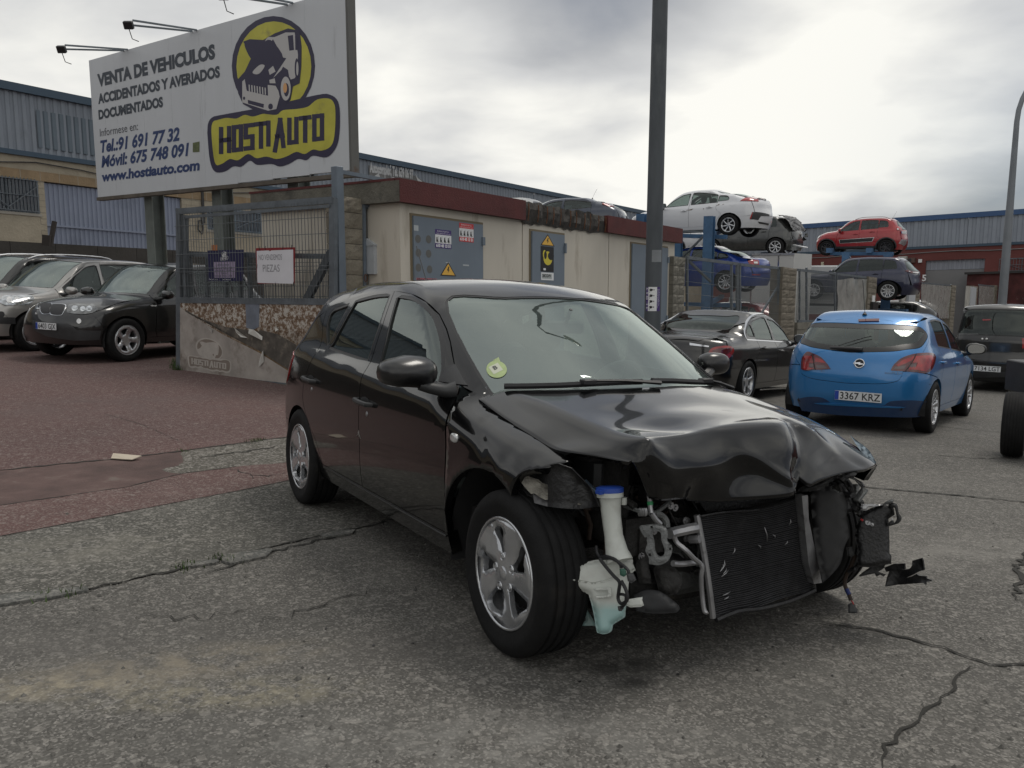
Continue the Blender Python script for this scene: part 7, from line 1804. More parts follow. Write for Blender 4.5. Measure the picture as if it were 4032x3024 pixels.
def dent(c, r, amp, n=(0, 0, 1)):
 global Pb
 d = np.linalg.norm((Pb-np.array(c))/np.array(r), axis=-1); Pb = Pb+(amp*np.exp(-d*d))[..., None]*np.array(n)
crease((1.77, -.60, .862), (1.75, -.42, .633), .030, .035, (.9, 0, .4), False)
crease((1.77, -.60, .862), (1.62, -.60, .80), .010, .03)
crease((1.66, .25, .884), (1.82, .13, .68), -.030, .035, (.9, 0, .4), False)
crease((1.66, .25, .884), (1.76, .48, .76), .022, .035, (.6, 0, .6)); crease((1.76, .48, .76), (1.80, .60, .70), -.014, .03)
crease((1.78, -.12, .80), (1.82, .12, .66), .026, .03, (.9, 0, .3), False); crease((1.83, .08, .66), (1.80, -.02, .70), -.012, .02, (.9, 0, .3))
crease((1.775, -.62, .86), (1.695, -.2, .877), .010, .022); crease((1.70, -.25, .877), (1.66, .27, .884), .008, .022)
crease((1.82, -.36, .72), (1.80, -.30, .64), -.03, .03, (.9, 0, .2)); crease((1.80, -.42, .70), (1.77, -.40, .64), .02, .02, (.9, 0, .2))
dent((1.62, -.38, .88), (.10, .13, .2), -.012); dent((1.50, -.15, .90), (.10, .22, .2), .007); dent((1.45, .15, .92), (.12, .12, .2), -.006); dent((1.30, -.35, .92), (.09, .2, .3), .005); dent((1.62, .05, .89), (.07, .12, .2), -.003)
dent((1.80, -.05, .72), (.09, .14, .06), -.02, (1, 0, 0)); dent((1.81, .38, .73), (.09, .10, .05), -.016, (1, 0, 0)); dent((1.78, -.30, .75), (.1, .10, .05), .012, (1, 0, 0))
dent((1.2, .1, .95), (.2, .5, .3), .004); dent((1.35, .45, .9), (.1, .08, .3), -.006)
for i in range(NU):
 for j in range(NV):
  if vv[j] > 5.0 and .10 < yt[i] < .20: k = (1-abs(yt[i]-.15)/.05)*(vv[j]-5.0); Pb[i, j, 2] += .055*k; Pb[i, j, 0] -= .02*k
me_v = Pb.reshape(-1, 3); gx = np.gradient(Pb, axis=0); gy = np.gradient(Pb, axis=1); nb_ = np.cross(gy, gx); nb_ /= np.linalg.norm(nb_, axis=-1, keepdims=True)
if nb_[NU//2, 5, 2] < 0: nb_ = -nb_
inner = (Pb-nb_*.012).reshape(-1, 3)
mb = MB(); mb.smooth = True
idx = lambda i, j: i*NV+j
mb.v = [tuple(p) for p in me_v]+[tuple(p) for p in inner]; n0 = NU*NV
for i in range(NU-1):
 for j in range(NV-1):
  mb.f.append((idx(i, j), idx(i+1, j), idx(i+1, j+1), idx(i, j+1))); mb.mi.append(0); mb.sm.append(True)
  mb.f.append((n0+idx(i, j+1), n0+idx(i+1, j+1), n0+idx(i+1, j), n0+idx(i, j))); mb.mi.append(0); mb.sm.append(True)
ring = [idx(i, 0) for i in range(NU)]+[idx(NU-1, j) for j in range(1, NV)]+[idx(i, NV-1) for i in range(NU-2, -1, -1)]+[idx(0, j) for j in range(NV-2, 0, -1)]
for a, b in zip(ring, ring[1:]+ring[:1]): mb.f.append((a, n0+a, n0+b, b)); mb.mi.append(0); mb.sm.append(False)
bonnet = hadd(mb, 'bonnet', BLK); bonnet['label'] = 'black bonnet folded and creased along its front edge'
def obl(sg):
 def ch(q):
  O = np.stack([q[:, 0], 0*q[:, 0], q[:, 1]], 1); return HERO_B.cast(O, np.tile([0, sg*.8, .6], (len(q), 1)))
 return ch
def wing_poly(low, top):
 a = HERO_B.S(1)(np.array(low)); b = HERO_B.T()(np.array(top)); return [(float(p[0]), float(p[2]-.75*p[1])) for p in list(a)+list(b)]
ang = np.linspace(math.pi-math.asin((.337-.31)/.372), math.asin((.622-.31)/.372), 24)
ARC = [(1.185+.372*math.cos(a), .31+.372*math.sin(a)) for a in ang]
TOPW = [(1.50, .718), (1.40, .727), (1.30, .733), (1.20, .738), (1.08, .742), (.98, .744), (.91, .735), (.86, .705), (.80, .672)]
DOORE = [(.770, .900), (.793, .868), (.815, .80), (.824, .77), (.838, .72), (.843, .66), (.838, .50), (.838, .345)]
DOORE = list(reversed(DOORE))
for sg, low in ((-1, ARC+[(1.385, .622), (1.395, .66), (1.412, .700), (1.45, .722), (1.515, .742), (1.545, .765)]), (1, ARC+[(1.42, .60), (1.60, .58), (1.66, .66), (1.62, .735)])):
 poly = wing_poly(low, [(x+(.10 if sg > 0 and i == 0 else 0), y) for i, (x, y) in enumerate(TOPW)])+wing_poly(list(reversed(DOORE)), [(.8, .672)])[:-1]
 def flare(P, Nn, sg=sg):
  d = np.hypot(P[:, 0]-1.185, P[:, 2]-.31); k = .009*np.exp(-((d-.372)/.05)**2)
  if sg < 0: k = k-.004*np.exp(-(((P[:, 0]-1.30)/.04)**2+((P[:, 2]-.74)/.05)**2))-.006*np.exp(-(((P[:, 0]-1.42)/.05)**2+((P[:, 2]-.75)/.03)**2))-.004*np.exp(-np.abs((P[:, 0]-1.08)*.8+(P[:, 2]-.80))/.02)*(P[:, 0] > 1.0)*(P[:, 0] < 1.3)
  P2 = P.copy(); P2[:, 1] += sg*k; return P2, Nn
 V, F, B_ = tri2d(poly, [], .022); P0 = obl(sg)(V); N0 = HERO_B.normal(P0); P2, _ = flare(P0, N0); mb = MB(); mb.smooth = True
 F = [f if np.cross(P2[f[1]]-P2[f[0]], P2[f[2]]-P2[f[0]])@N0[f[0]] > 0 else f[::-1] for f in F]
 mb.add(P2, F); n2 = len(mb.v); mb.v += [tuple(q) for q in P2-N0*.03]
 for a, b in B_: mb.f.append((b, a, n2+a, n2+b)); mb.mi.append(0); mb.sm.append(False)
 q = hadd(mb, 'front_wing', BLK, fixn=False)
 if sg < 0: q['label'] = 'black front wing torn off at its front end'
def psheet(name, zf, pts, m, yf, thick=.004, parent=None, step=None, bend=0):
 """sheet traced in a view window; yf(x_fraction) gives the car y of each point"""
 xs = [p[0] for p in pts]; x0, x1 = min(xs), max(xs); V, F, B_ = tri2d(smooth_poly(pts, n=3), [], step or max((x1-x0)/10, 8))
 P = np.array([hp(*zf(x, y), 1, yf((x-x0)/(x1-x0), y)) for x, y in V]); mb = MB(); mb.smooth = True
 n = np.array([0, -1., 0]);
 F = [f if np.cross(P[f[1]]-P[f[0]], P[f[2]]-P[f[0]])@n > 0 else f[::-1] for f in F]
 mb.add(P, F); k = len(mb.v); mb.v += [tuple(p+np.array([0, thick, 0])) for p in P]; mb.f += [tuple(k+i for i in f[::-1]) for f in F]; mb.mi += [0]*len(F); mb.sm += [True]*len(F)
 for a, b in B_: mb.f.append((b, a, k+a, k+b)); mb.mi.append(0); mb.sm.append(False)
 return hadd(mb, name, m, parent, fixn=False)
tongue = psheet('torn_wing_liner', zc3, [(500, 62), (520, 20), (610, -20), (800, -50), (900, -15), (985, 70), (1060, 150), (1118, 285), (1060, 300), (960, 312), (840, 305, 1), (700, 288, 1), (600, 262, 1), (548, 195, 1)], TORN, lambda s_, y: -.845+.13*s_+.02*math.sin(s_*9), .006)
psheet('scraped_patch', zc3, [(503, 62), (530, 50), (562, 50), (600, 66), (640, 78), (672, 105), (712, 118), (730, 140), (765, 150), (790, 172), (822, 182), (845, 205), (838, 222), (880, 240), (905, 236), (930, 258), (985, 268), (975, 278), (900, 272), (860, 262), (815, 250), (770, 262), (735, 240), (690, 236), (650, 212), (610, 186), (585, 192), (560, 165), (530, 130), (508, 100)], mat('scraped_filler', (.20, .19, .165), .85, var=.45, vscale=25, bump=.6, bscale=60, dirt=(.07, .065, .06), dscale=14, dthr=.5), lambda s_, y: -.851+.115*s_, .002)
psheet('scuff', zc3, [(600, 190), (700, 240), (800, 285), (840, 303), (720, 292), (610, 262)], mat('grey_scuff', (.09, .09, .095), .6, var=.4, vscale=30), lambda s_, y: -.838+.08*s_, .001)
mb = MB()
mb.box((.93, -.60, .42), (.99, .60, .93)); mb.box((.99, -.66, .78), (1.12, .66, .86)); hadd(mb, 'bulkhead', DARK)
for sg in (-1, 1):
 mb = MB(); mb.box((.95, sg*.55-.02, .45), (1.62, sg*.55+.02, .80)); mb.box((1.0, sg*.60-.06, .76), (1.55, sg*.60+.05, .80)); hadd(mb, 'inner_wing', GRIM)
 mb = MB(); mb.bar((.8, sg*.46, .40), (1.30, sg*.47, .46), .09, .12); mb.bar((1.30, sg*.47, .46), (1.66, sg*.46, .46), .085, .12); hadd(mb, 'chassis_rail', GRIM)
 mb = MB(); mb.smooth = True; mb.tube([(1.325, sg*.60, .34), (1.29, sg*.53, .72)], .035, 12); mb.tube([(1.31, sg*.57, .50), (1.29, sg*.53, .76)], .055, 14, rr=[.065, .06])
 for k in range(6): z = .50+.045*k; mb.tube([(1.305-.004*k+.075*math.cos(t), sg*(.565-.006*k)+.075*math.sin(t), z+.045*t/6.28) for t in np.linspace(0, 6.28, 14)], .008, 5, False)
 hadd(mb, 'suspension_strut', GRIM, smooth=True)
 mb = MB(); mb.bar((1.30, sg*.35, .22), (1.33, sg*.72, .22), .05, .08); mb.bar((1.05, sg*.40, .24), (1.32, sg*.70, .22), .04, .06); hadd(mb, 'control_arm', GRIM)
 mb = MB(); mb.smooth = True; vs = []; n_ = 16; R2 = .385
 for i in range(n_+1):
  t = (.95 if sg < 0 else .2)+(math.pi+.25-(.95 if sg < 0 else .2))*i/n_
  vs += [(1.19+R2*math.cos(t), sg*.835, .31+R2*math.sin(t)), (1.19+R2*math.cos(t), sg*.52, .31+R2*math.sin(t))]
 mb.add(vs, [(2*i, 2*i+1, 2*i+3, 2*i+2) for i in range(n_)]); hadd(mb, 'wheel_arch_liner', DARK, smooth=True)
mb = MB(); mb.box((1.0, -.36, .30), (1.50, .12, .72), bev=.04); mb.box((1.05, -.30, .70), (1.40, .10, .80), bev=.03); mb.box((1.08, .12, .28), (1.50, .48, .60), bev=.06); hadd(mb, 'engine', mat('engine_dark', (.035, .034, .034), .5, .5, var=.5, vscale=9, bump=.6, bscale=40), smooth=False)
mb = MB(); mb.smooth = True
for a, b, r_ in (((1.45, -.40, .55), (1.62, -.30, .66), .05), ((1.40, -.45, .62), (1.52, -.10, .70), .035), ((1.5, -.42, .34), (1.60, -.10, .30), .04)): mb.tube([a, ((a[0]+b[0])/2+.04, (a[1]+b[1])/2, (a[2]+b[2])/2+.03), b], r_, 10)
hadd(mb, 'hose', mat('rubber_hose', (.015, .015, .016), .45), smooth=True)
mb = MB(); mb.box((1.35, -.60, .56), (1.52, -.40, .76), bev=.02); hadd(mb, 'fuse_box', PLA); mb = MB(); mb.box((1.0, .20, .62), (1.32, .46, .84), bev=.02); hadd(mb, 'battery', PLA)
mb = MB(); mb.box((1.30, -.60, .18), (1.58, .60, .235), bev=.02); mb.box((1.55, -.52, .235), (1.66, -.34, .33), bev=.02); hadd(mb, 'subframe', GRIM)
mb = MB(); mb.smooth = True; mb.box((1.42, -.30, .20), (1.62, .0, .44), bev=.05); hadd(mb, 'compressor', ALUG, smooth=False)
mb = MB(); mb.box((1.615, -.56, .42), (1.65, -.38, .56)); hadd(mb, 'bumper_mount', GRIM); mb = MB(); mb.box((1.62, .38, .40), (1.66, .58, .56)); hadd(mb, 'bumper_mount', GRIM)
C4 = {'TL': hp(*zd4(462, 800), 0, 1.725), 'BL': hp(*zd4(570, 1538), 0, 1.76), 'TR': hp(*zd4(1185, 655), 0, 1.69), 'BR': hp(*zd4(1285, 1335), 0, 1.69)}
def RD(u, v, o=0.):
 p = C4['TL']*(1-u)*(1-v)+C4['TR']*u*(1-v)+C4['BL']*(1-u)*v+C4['BR']*u*v
 w_ = .010*math.sin(u*5+v*3)+.008*math.sin(u*11+1)*(v-.2)+.020*math.exp(-((u-.22)/.12)**2)*(v > .75)*(v-.75)*3
 b = -.030*math.sin(u*math.pi)*(1-v)*.6
 return Vector((p[0]-.028*math.sin(u*math.pi)*math.sin(v*math.pi)+o+w_*.4, p[1], p[2]+w_*.6+b))
rad = hero
mb = MB(); mb.smooth = True; NT = 50; r_ = np.random.RandomState(2)
for k in range(NT):
 v = (k+.5)/NT; ph = r_.uniform(-.0012, .0012)
 mb.tube([RD(u, v, .008)+Vector((r_.uniform(-.001, .001), 0, ph)) for u in np.linspace(0, 1, 14)], .0013, 3, False)
o = hadd(mb, 'condenser_tubes', mat('condenser_metal', (.075, .075, .08), .5, .5, var=.35, vscale=12), smooth=True); o['kind'] = 'stuff'
FIN = mat('condenser_fins', (.020, .020, .022), .7, .3, var=.6, vscale=22, bump=1.0, bscale=260, dirt=(.085, .083, .08), dscale=7, dthr=.62)
mb = MB(); mb.smooth = True; vs = [RD(u, v) for v in np.linspace(0, 1, 14) for u in np.linspace(0, 1, 14)]
mb.add(vs+[p+Vector((-.018, 0, 0)) for p in vs], [(j*14+i, j*14+i+1, (j+1)*14+i+1, (j+1)*14+i) for j in range(13) for i in range(13)]+[(196+j*14+i, 196+(j+1)*14+i, 196+(j+1)*14+i+1, 196+j*14+i+1) for j in range(13) for i in range(13)])
hadd(mb, 'condenser_core', FIN)
for k, (u0, v0, u1, v1) in enumerate([(.10, .57, .13, .53), (.14, .55, .17, .47), (.11, .62, .20, .57), (.15, .82, .10, .84), (.62, .20, .64, .36), (.12, .56, .15, .50), (.13, .60, .18, .55), (.09, .80, .18, .78), (.55, .38, .57, .42), (.83, .40, .80, .44), (.88, .18, .86, .24), (.70, .30, .72, .34), (.30, .36, .27, .42)]):
 mb = MB(); mb.smooth = True; mb.tube([RD(u0, v0, .013), RD((u0+u1)/2+.01, (v0+v1)/2, .014), RD(u1, v1, .013)], .003, 4, rr=[.001, .003, .001]); hadd(mb, 'scraped_fin', ALUR)
mb = MB(); mb.smooth = True; mb.tube([RD(-.012, v, .0) for v in np.linspace(-.02, 1.0, 10)], .012, 8); hadd(mb, 'condenser_tank', ALUR, smooth=True)['label'] = 'thin grey tube down the side of the condenser'
mb = MB(); mb.smooth = True; mb.tube([RD(1.012, v, .0) for v in np.linspace(-.02, 1.0, 10)], .011, 8); hadd(mb, 'condenser_tank', GRIM, smooth=True)
mb = MB(); q = [hp(*zd4(x, y), 0, 1.725) for x, y in ((1212, 650), (1255, 645), (1262, 820), (1300, 1000), (1358, 1280), (1300, 1290), (1262, 1150), (1235, 900))]; mb.poly(q, (-.035, 0, 0)); hadd(mb, 'radiator_side_plate', ALUR)
mb = MB(); q = [hp(*zd4(x, y), 0, 1.62) for x, y in ((1255, 600), (1390, 560), (1350, 850), (1300, 980), (1262, 820))]; mb.poly(q, (-.03, 0, 0)); hadd(mb, 'radiator_core', FIN)
mb = MB(); q = [hp(*zd4(x, y), 0, 1.60) for x, y in ((440, 705), (470, 700), (520, 770), (800, 735), (1180, 650), (1210, 640), (1205, 620), (430, 690))]; mb.poly(q, (-.12, 0, 0)); hadd(mb, 'upper_crossmember', TORN)
mb = MB(); mb.smooth = True; mb.tube([RD(u, -.015, .015)+Vector((0, 0, .004*math.sin(9*u))) for u in np.linspace(0, .55, 12)], .004, 5); hadd(mb, 'condenser_edge', TORN, smooth=True); mb = MB(); mb.smooth = True; mb.tube([RD(u, 1.015, .01)+Vector((0, 0, .01*math.sin(7*u))) for u in np.linspace(0, 1, 12)], .010, 6); hadd(mb, 'condenser_edge', TORN, smooth=True)
def pipe(name, zf, pts, ys, r, m, n=8, flat=1.):
 """pipe traced through view points, each with its own car y"""
 P = [Vector(hp(*zf(x, y), 1, yy)) for (x, y), yy in zip(pts, ys)]; Q = []
 for i in range(len(P)-1):
  p0, p1, p2, p3 = P[max(i-1, 0)], P[i], P[i+1], P[min(i+2, len(P)-1)]
  for k in range(4): t = k/4; Q.append(.5*((2*p1)+(-p0+p2)*t+(2*p0-5*p1+4*p2-p3)*t*t+(-p0+3*p1-3*p2+p3)*t**3))
 Q.append(P[-1]); mb = MB(); mb.smooth = True; mb.tube(Q, r, n, flat=flat); return hadd(mb, name, m, smooth=True)
pipe('coolant_pipe', zd4, [(250, 925), (290, 912), (345, 900), (400, 888), (440, 882)], [-.43, -.40, -.37, -.34, -.31], .020, ALUR)
pipe('coolant_pipe', zd4, [(275, 1140), (330, 1145), (400, 1138), (450, 1132)], [-.42, -.38, -.33, -.29], .011, ALUR)
pipe('coolant_pipe', zd4, [(285, 945), (305, 990), (370, 1045), (430, 1105), (470, 1138), (488, 1170), (480, 1240), (485, 1350), (500, 1470), (515, 1493), (528, 1488)], [-.41, -.40, -.38, -.34, -.31, -.30, -.30, -.29, -.285, -.28, -.275], .009, ALUR)
pipe('brake_pipe', zd4, [(95, 600), (105, 660), (112, 740), (118, 775)], [-.52, -.52, -.52, -.52], .009, ALUR)
pipe('brake_pipe', zd4, [(255, 690), (200, 735), (140, 775), (60, 768), (-10, 745), (-80, 720)], [-.40, -.44, -.50, -.54, -.56, -.57], .008, ALUG)
pipe('brake_pipe', zd4, [(118, 775), (150, 820), (185, 855)], [-.52, -.50, -.48], .010, ALUR)
pipe('brake_pipe', zd4, [(140, 780), (190, 790), (225, 830), (232, 880)], [-.50, -.46, -.44, -.44], .012, ALUG)
mb = MB();
for k in range(5):
 mb = MB(); mb.smooth = True; a = hp(*zd4(32+k*12, 768), 1, -.55); mb.ellip(tuple(a), (.005, .006, .016), 8, 6); hadd(mb, 'pipe_collar', ALUR, smooth=True)
pipe('green_clip', zd4, [(108, 690), (111, 716)], [-.525, -.525], .0105, mat('green_tag', (.02, .22, .08), .5))
pipe('wing_brace_pipe', zc3, [(1010, 90), (1060, 140), (1110, 175), (1150, 190)], [-.64, -.63, -.62, -.62], .010, mat('bluish_steel', (.20, .26, .33), .4, .7))
pipe('heater_pipe', zc3, [(1290, 215), (1340, 240), (1410, 295)], [-.58, -.57, -.56], .014, GRIM)
pipe('clip', zc3, [(1840, 548), (1920, 548)], [-.315, -.30], .016, ALUR, 6)
def puff(name, zf, outline, yd, m, thick=.10, bulge=.02, w=None, step=None, holes=(), parent=None):
 """solid body seen end-on in a view window: rounded front, flat back, at car y = yd"""
 o_ = smooth_poly(outline, n=4); xs = [p[0] for p in o_]; sp = step or (max(xs)-min(xs))/14; w = w or (max(xs)-min(xs))*.16
 hs_ = [smooth_poly(h, n=4) for h in holes]; V, F, B_ = tri2d(o_, hs_, sp); d = segdist(V, resample(o_, sp))
 for h in hs_: d = np.minimum(d, segdist(V, resample(h, sp)))
 c = hp(*zf(np.mean(xs), np.mean([p[1] for p in o_])), 1, yd); a = HMn.T@(CO-HCn); vd = c-a; D = np.linalg.norm(vd); vd /= D
 P = []
 for x, y in V: q = HMn.T@ray(*zf(x, y)); t = D/(q@vd); P.append(a+q*t)
 P = np.array(P); hgt = bulge*np.sqrt(np.clip(1-(1-np.minimum(d/w, 1))**2, 0, 1)); F_ = P-vd*hgt[:, None]; Bk = P+vd*thick
 F = [f if np.cross(F_[f[1]]-F_[f[0]], F_[f[2]]-F_[f[0]])@(-vd) > 0 else f[::-1] for f in F]
 mb = MB(); mb.smooth = True; mb.add(F_, F); k = len(mb.v); mb.v += [tuple(p) for p in Bk]; mb.f += [tuple(k+i for i in f[::-1]) for f in F]; mb.mi += [0]*len(F); mb.sm += [False]*len(F)
 for p_, q_ in B_: mb.f.append((q_, p_, k+p_, k+q_)); mb.mi.append(0); mb.sm.append(False)
 return hadd(mb, name, m, parent, fixn=False)
puff('cast_bracket', zc3, [(1442, 455), (1455, 440, 1), (1520, 432, 1), (1590, 428, 1), (1650, 455, 1), (1672, 500, 1), (1665, 560, 1), (1700, 600, 1), (1702, 650, 1), (1670, 720, 1), (1600, 755, 1), (1520, 745), (1515, 690, 1), (1490, 640, 1), (1505, 570, 1), (1462, 500, 1)], -.555, ALUG, .012, .006, 18, 18,
  [[(1545, 490, 1), (1580, 485, 1), (1612, 500, 1), (1618, 560, 1), (1642, 630, 1), (1635, 675, 1), (1600, 682, 1), (1570, 640, 1), (1562, 560, 1)], [(1530, 445), (1548, 442), (1550, 460), (1534, 462)], [(1484, 535), (1502, 532), (1504, 552), (1486, 554)], [(1514, 662), (1534, 660), (1536, 682), (1516, 684)], [(1678, 618), (1694, 616), (1696, 634), (1680, 636)]])
wt = puff('washer_tank', zc3, [(898, 790, 1), (905, 770, 1), (985, 738), (1130, 708, 1), (1300, 705, 1), (1385, 702, 1), (1392, 740, 1), (1405, 770), (1405, 795, 1), (1362, 850), (1352, 1000), (1335, 1110), (1332, 1165), (1235, 1225), (1222, 1278, 1), (1165, 1302, 1), (1108, 1290), (1096, 1240), (1080, 1140, 1), (1062, 1060), (1040, 985), (985, 962), (918, 940), (906, 880)], -.655, TANKM, .12, .035, 60, 22)
puff('tank_flange', zc3, [(890, 862), (900, 858), (1080, 892), (1180, 868), (1250, 838), (1400, 790), (1412, 782), (1412, 798), (1260, 852), (1180, 886), (1080, 908), (892, 876)], -.675, TANKM, .02, .006, 8, 16, parent=None)
puff('tank_lug', zc3, [(975, 782), (1002, 728, 1), (1020, 728, 1), (1032, 790)], -.665, TANKM, .02, .005, 10, 10, [[(990, 750), (1006, 736), (1012, 752), (998, 762)]])
puff('tank_recess_frame', zc3, [(1085, 938), (1218, 930), (1224, 1010), (1100, 1020), (1095, 1000), (1196, 990), (1190, 952), (1100, 960)], -.695, TANKM, .02, .006, 8, 10)
puff('tank_mounting_foot', zc3, [(1350, 1025), (1470, 1005), (1465, 1030), (1480, 1072), (1455, 1085), (1370, 1090), (1340, 1075)], -.64, TANKM, .03, .008, 14, 12)
puff('tank_mounting_foot', zc3, [(960, 1235), (985, 1222), (1020, 1190), (1005, 1120), (1030, 1110), (1062, 1160), (1100, 1235)], -.655, TANKM, .02, .006, 14, 12)
neck = [(1210, 195), (1212, 250), (1222, 380), (1240, 520), (1262, 640), (1285, 725)]; P = [Vector(hp(*zc3(x, y), 1, -.655)) for x, y in neck]
mb = MB(); mb.smooth = True; mb.tube(P, .03, 20, rr=[.0405, .037, .0335, .0325, .039, .048]); hadd(mb, 'filler_neck', TANKM, smooth=True)
mb = MB(); mb.smooth = True; c = P[0]; ax_ = (P[0]-P[1]).normalized(); mb.tube([c-ax_*.008, c+ax_*.010], .05, 20, rr=[.0475, .0475]); mb.tube([c+Vector((.02, .045, -.01)), c+Vector((.02, .045, -.035))], .012, 6); hadd(mb, 'neck_collar', TANKM, smooth=True)
mb = MB(); mb.smooth = True; mb.tube([c+ax_*.008, c+ax_*.024, c+ax_*.028], .05, 20, rr=[.049, .049, .040]); mb.box((c.x-.005, c.y-.06, c.z+.008), (c.x+.02, c.y-.04, c.z+.02)); hadd(mb, 'filler_cap', mat('cap_blue', (.018, .06, .32), .4), smooth=True)
pipe('wiring_loom', zc3, [(1130, 700), (1170, 685), (1240, 705), (1290, 745), (1300, 780)], [-.70, -.70, -.70, -.70, -.70], .006, BLKP)
pipe('wiring_loom', zc3, [(1130, 705), (1180, 770), (1240, 840), (1285, 890), (1280, 960), (1275, 1020), (1300, 1060), (1345, 1030), (1340, 960), (1300, 880)], [-.715]*10, .006, BLKP)
pipe('wiring_loom', zc3, [(1100, 600), (1110, 660), (1150, 700), (1220, 700), (1290, 740), (1350, 790), (1360, 830)], [-.70]*7, .0055, BLKP)
pipe('wiring_loom', zc3, [(1270, 990), (1300, 985), (1335, 1000), (1330, 1060), (1300, 1090), (1285, 1110)], [-.71]*6, .005, BLKP)
puff('connector', zc3, [(1285, 785), (1330, 780), (1345, 830), (1320, 848), (1290, 835)], -.715, mat('connector_green', (.01, .07, .045), .5), .02, .006, 10, 10)
puff('connector', zc3, [(1340, 820), (1395, 815), (1420, 870), (1380, 900), (1350, 880)], -.70, PLA, .03, .006, 12, 12)
puff('connector', zc3, [(1270, 1080), (1320, 1070), (1318, 1100), (1300, 1120), (1275, 1110)], -.71, PLA, .015, .004, 8, 8)
puff('gearbox_cover', zc3, [(1400, 990), (1500, 950, 1), (1620, 970, 1), (1760, 1080, 1), (1740, 1130), (1560, 1140, 1), (1420, 1120)], -.50, mat('dusty_black', (.022, .023, .025), .7, var=.5, vscale=12), .10, .03, 50, 30)
puff('engine_mount', zc3, [(1430, 600), (1480, 590), (1500, 700), (1530, 820), (1540, 900), (1440, 900), (1410, 780)], -.48, GRIM, .10, .03, 30, 30)
puff('air_duct', zc3, [(1560, 770, 1), (1700, 760, 1), (1780, 860, 1), (1740, 980, 1), (1620, 990, 1), (1580, 900, 1)], -.40, GRIM, .08, .05, 60, 30)
puff('headlamp_remains', ze5, [(565, 380), (640, 330), (700, 300), (850, 245), (905, 235, 1), (960, 300), (975, 380), (900, 430), (905, 520, 1), (912, 700), (912, 840), (935, 870), (932, 965), (830, 985), (700, 1010), (560, 1000), (520, 930), (535, 800), (500, 650), (520, 500)], .66, TORN, .10, .035, 60, 30)
puff('lamp_bracket', ze5, [(905, 250), (960, 240, 1), (1005, 270, 1), (1022, 360, 1), (1055, 420, 1), (1030, 475, 1), (960, 505, 1), (900, 520), (905, 470), (950, 440), (970, 480), (1000, 440), (990, 370), (975, 300), (920, 290)], .66, TORN, .03, .012, 14, 12)
puff('bright_bezel', ze5, [(850, 235), (935, 198, 1), (962, 215, 1), (950, 240), (870, 250)], .64, ALUG, .02, .008, 10, 10)
puff('bumper_beam_end', ze5, [(575, 255), (700, 252), (840, 262), (800, 275), (660, 300), (645, 330), (570, 330)], .60, ALUR, .05, .01, 12, 14)
puff('lower_lamp_tray', ze5, [(530, 880), (600, 850), (900, 835), (930, 870), (935, 968), (560, 1000)], .65, TORN, .09, .01, 14, 22)
puff('broken_edge', ze5, [(545, 1105), (600, 1060), (700, 990), (860, 965), (850, 1015), (780, 1060), (870, 1090), (845, 1118), (800, 1095), (755, 1118), (735, 1080), (640, 1100), (560, 1118)], .67, TORN, .015, .006, 10, 14)
puff('broken_grille_end', ze5, [(400, 770), (470, 760), (500, 860), (470, 880), (415, 870)], .60, PLA, .04, .006, 10, 14)
psheet('torn_bumper_flap', ze5, [(858, 1232), (880, 1130), (912, 1042), (1000, 1030), (1090, 1032, 1), (1150, 1022, 1), (1178, 985), (1182, 928), (1295, 895), (1308, 930), (1322, 1040), (1250, 1060, 1), (1180, 1100, 1), (1100, 1135), (1170, 1115), (1232, 1085), (1262, 1105), (1340, 1112), (1352, 1138), (1412, 1158), (1398, 1175), (1340, 1182), (1340, 1215), (1312, 1192), (1000, 1215), (885, 1235)], TORN, lambda s_, y: .70+.05*s_+.02*math.sin(s_*6), .008)
psheet('flap_strip', ze5, [(850, 1010), (960, 965), (1085, 962), (1088, 1030), (960, 1040), (870, 1062)], TORN, lambda s_, y: .67, .01)
for k, (pts, yy, r_) in enumerate([([(330, 20), (380, 110), (425, 170)], .55, .016), ([(160, 130), (260, 190), (310, 210)], .50, .012), ([(560, 0), (585, 30), (600, 52)], .58, .012), ([(380, -40), (470, 60), (440, 140)], .56, .010), ([(400, 150), (480, 160), (560, 230), (590, 245)], .60, .014), ([(420, 170), (460, 260), (540, 330)], .58, .02), ([(230, 250), (330, 290), (400, 350)], .52, .035), ([(470, 190), (540, 240), (570, 380)], .60, .012), ([(300, 180), (400, 260), (430, 360)], .55, .018), ([(520, 210), (500, 290), (560, 350)], .60, .008), ([(180, 90), (330, 130), (480, 150)], .50, .02), ([(430, 60), (410, 20), (380, -90)], .56, .016), ([(250, -30), (330, -60), (400, -100)], .5, .016)]):
 pipe('torn_bracket' if r_ > .011 else 'wire', ze5, pts, [yy]*len(pts), r_, TORN, 6, .6)
puff('fan_shroud', ze5, [(-30, 60), (330, 40), (420, 250), (400, 380), (440, 640), (380, 760, 1), (330, 960, 1), (200, 1120, 1), (120, 1190), (60, 950), (22, 740), (-10, 400)], .42, mat('shroud_black', (.012, .012, .013), .6, var=.3, vscale=10), .05, .02, 60, 60)
for (x, y, s_, m) in ((655, 478, 32, ALUR), (705, 498, 22, ALUR), (590, 448, 24, mat('red_plastic', (.35, .02, .02), .5)), (580, 490, 20, ALUG), (600, 500, 12, MATS['red_plastic']), (525, 632, 12, ALUR), (515, 362, 10, ALUR), (595, 688, 8, ALUR), (945, 440, 14, ALUR)):
 puff('lamp_fitting', ze5, [(x-s_, y-s_*.6, 1), (x, y-s_, 1), (x+s_, y-s_*.3, 1), (x+s_*.7, y+s_*.8, 1), (x-s_*.6, y+s_*.7, 1)], .60, m, .02, .008, s_*.6, s_*.5, [[(x-6, y-6), (x+6, y-6), (x+6, y+6), (x-6, y+6)]] if s_ > 30 else ())
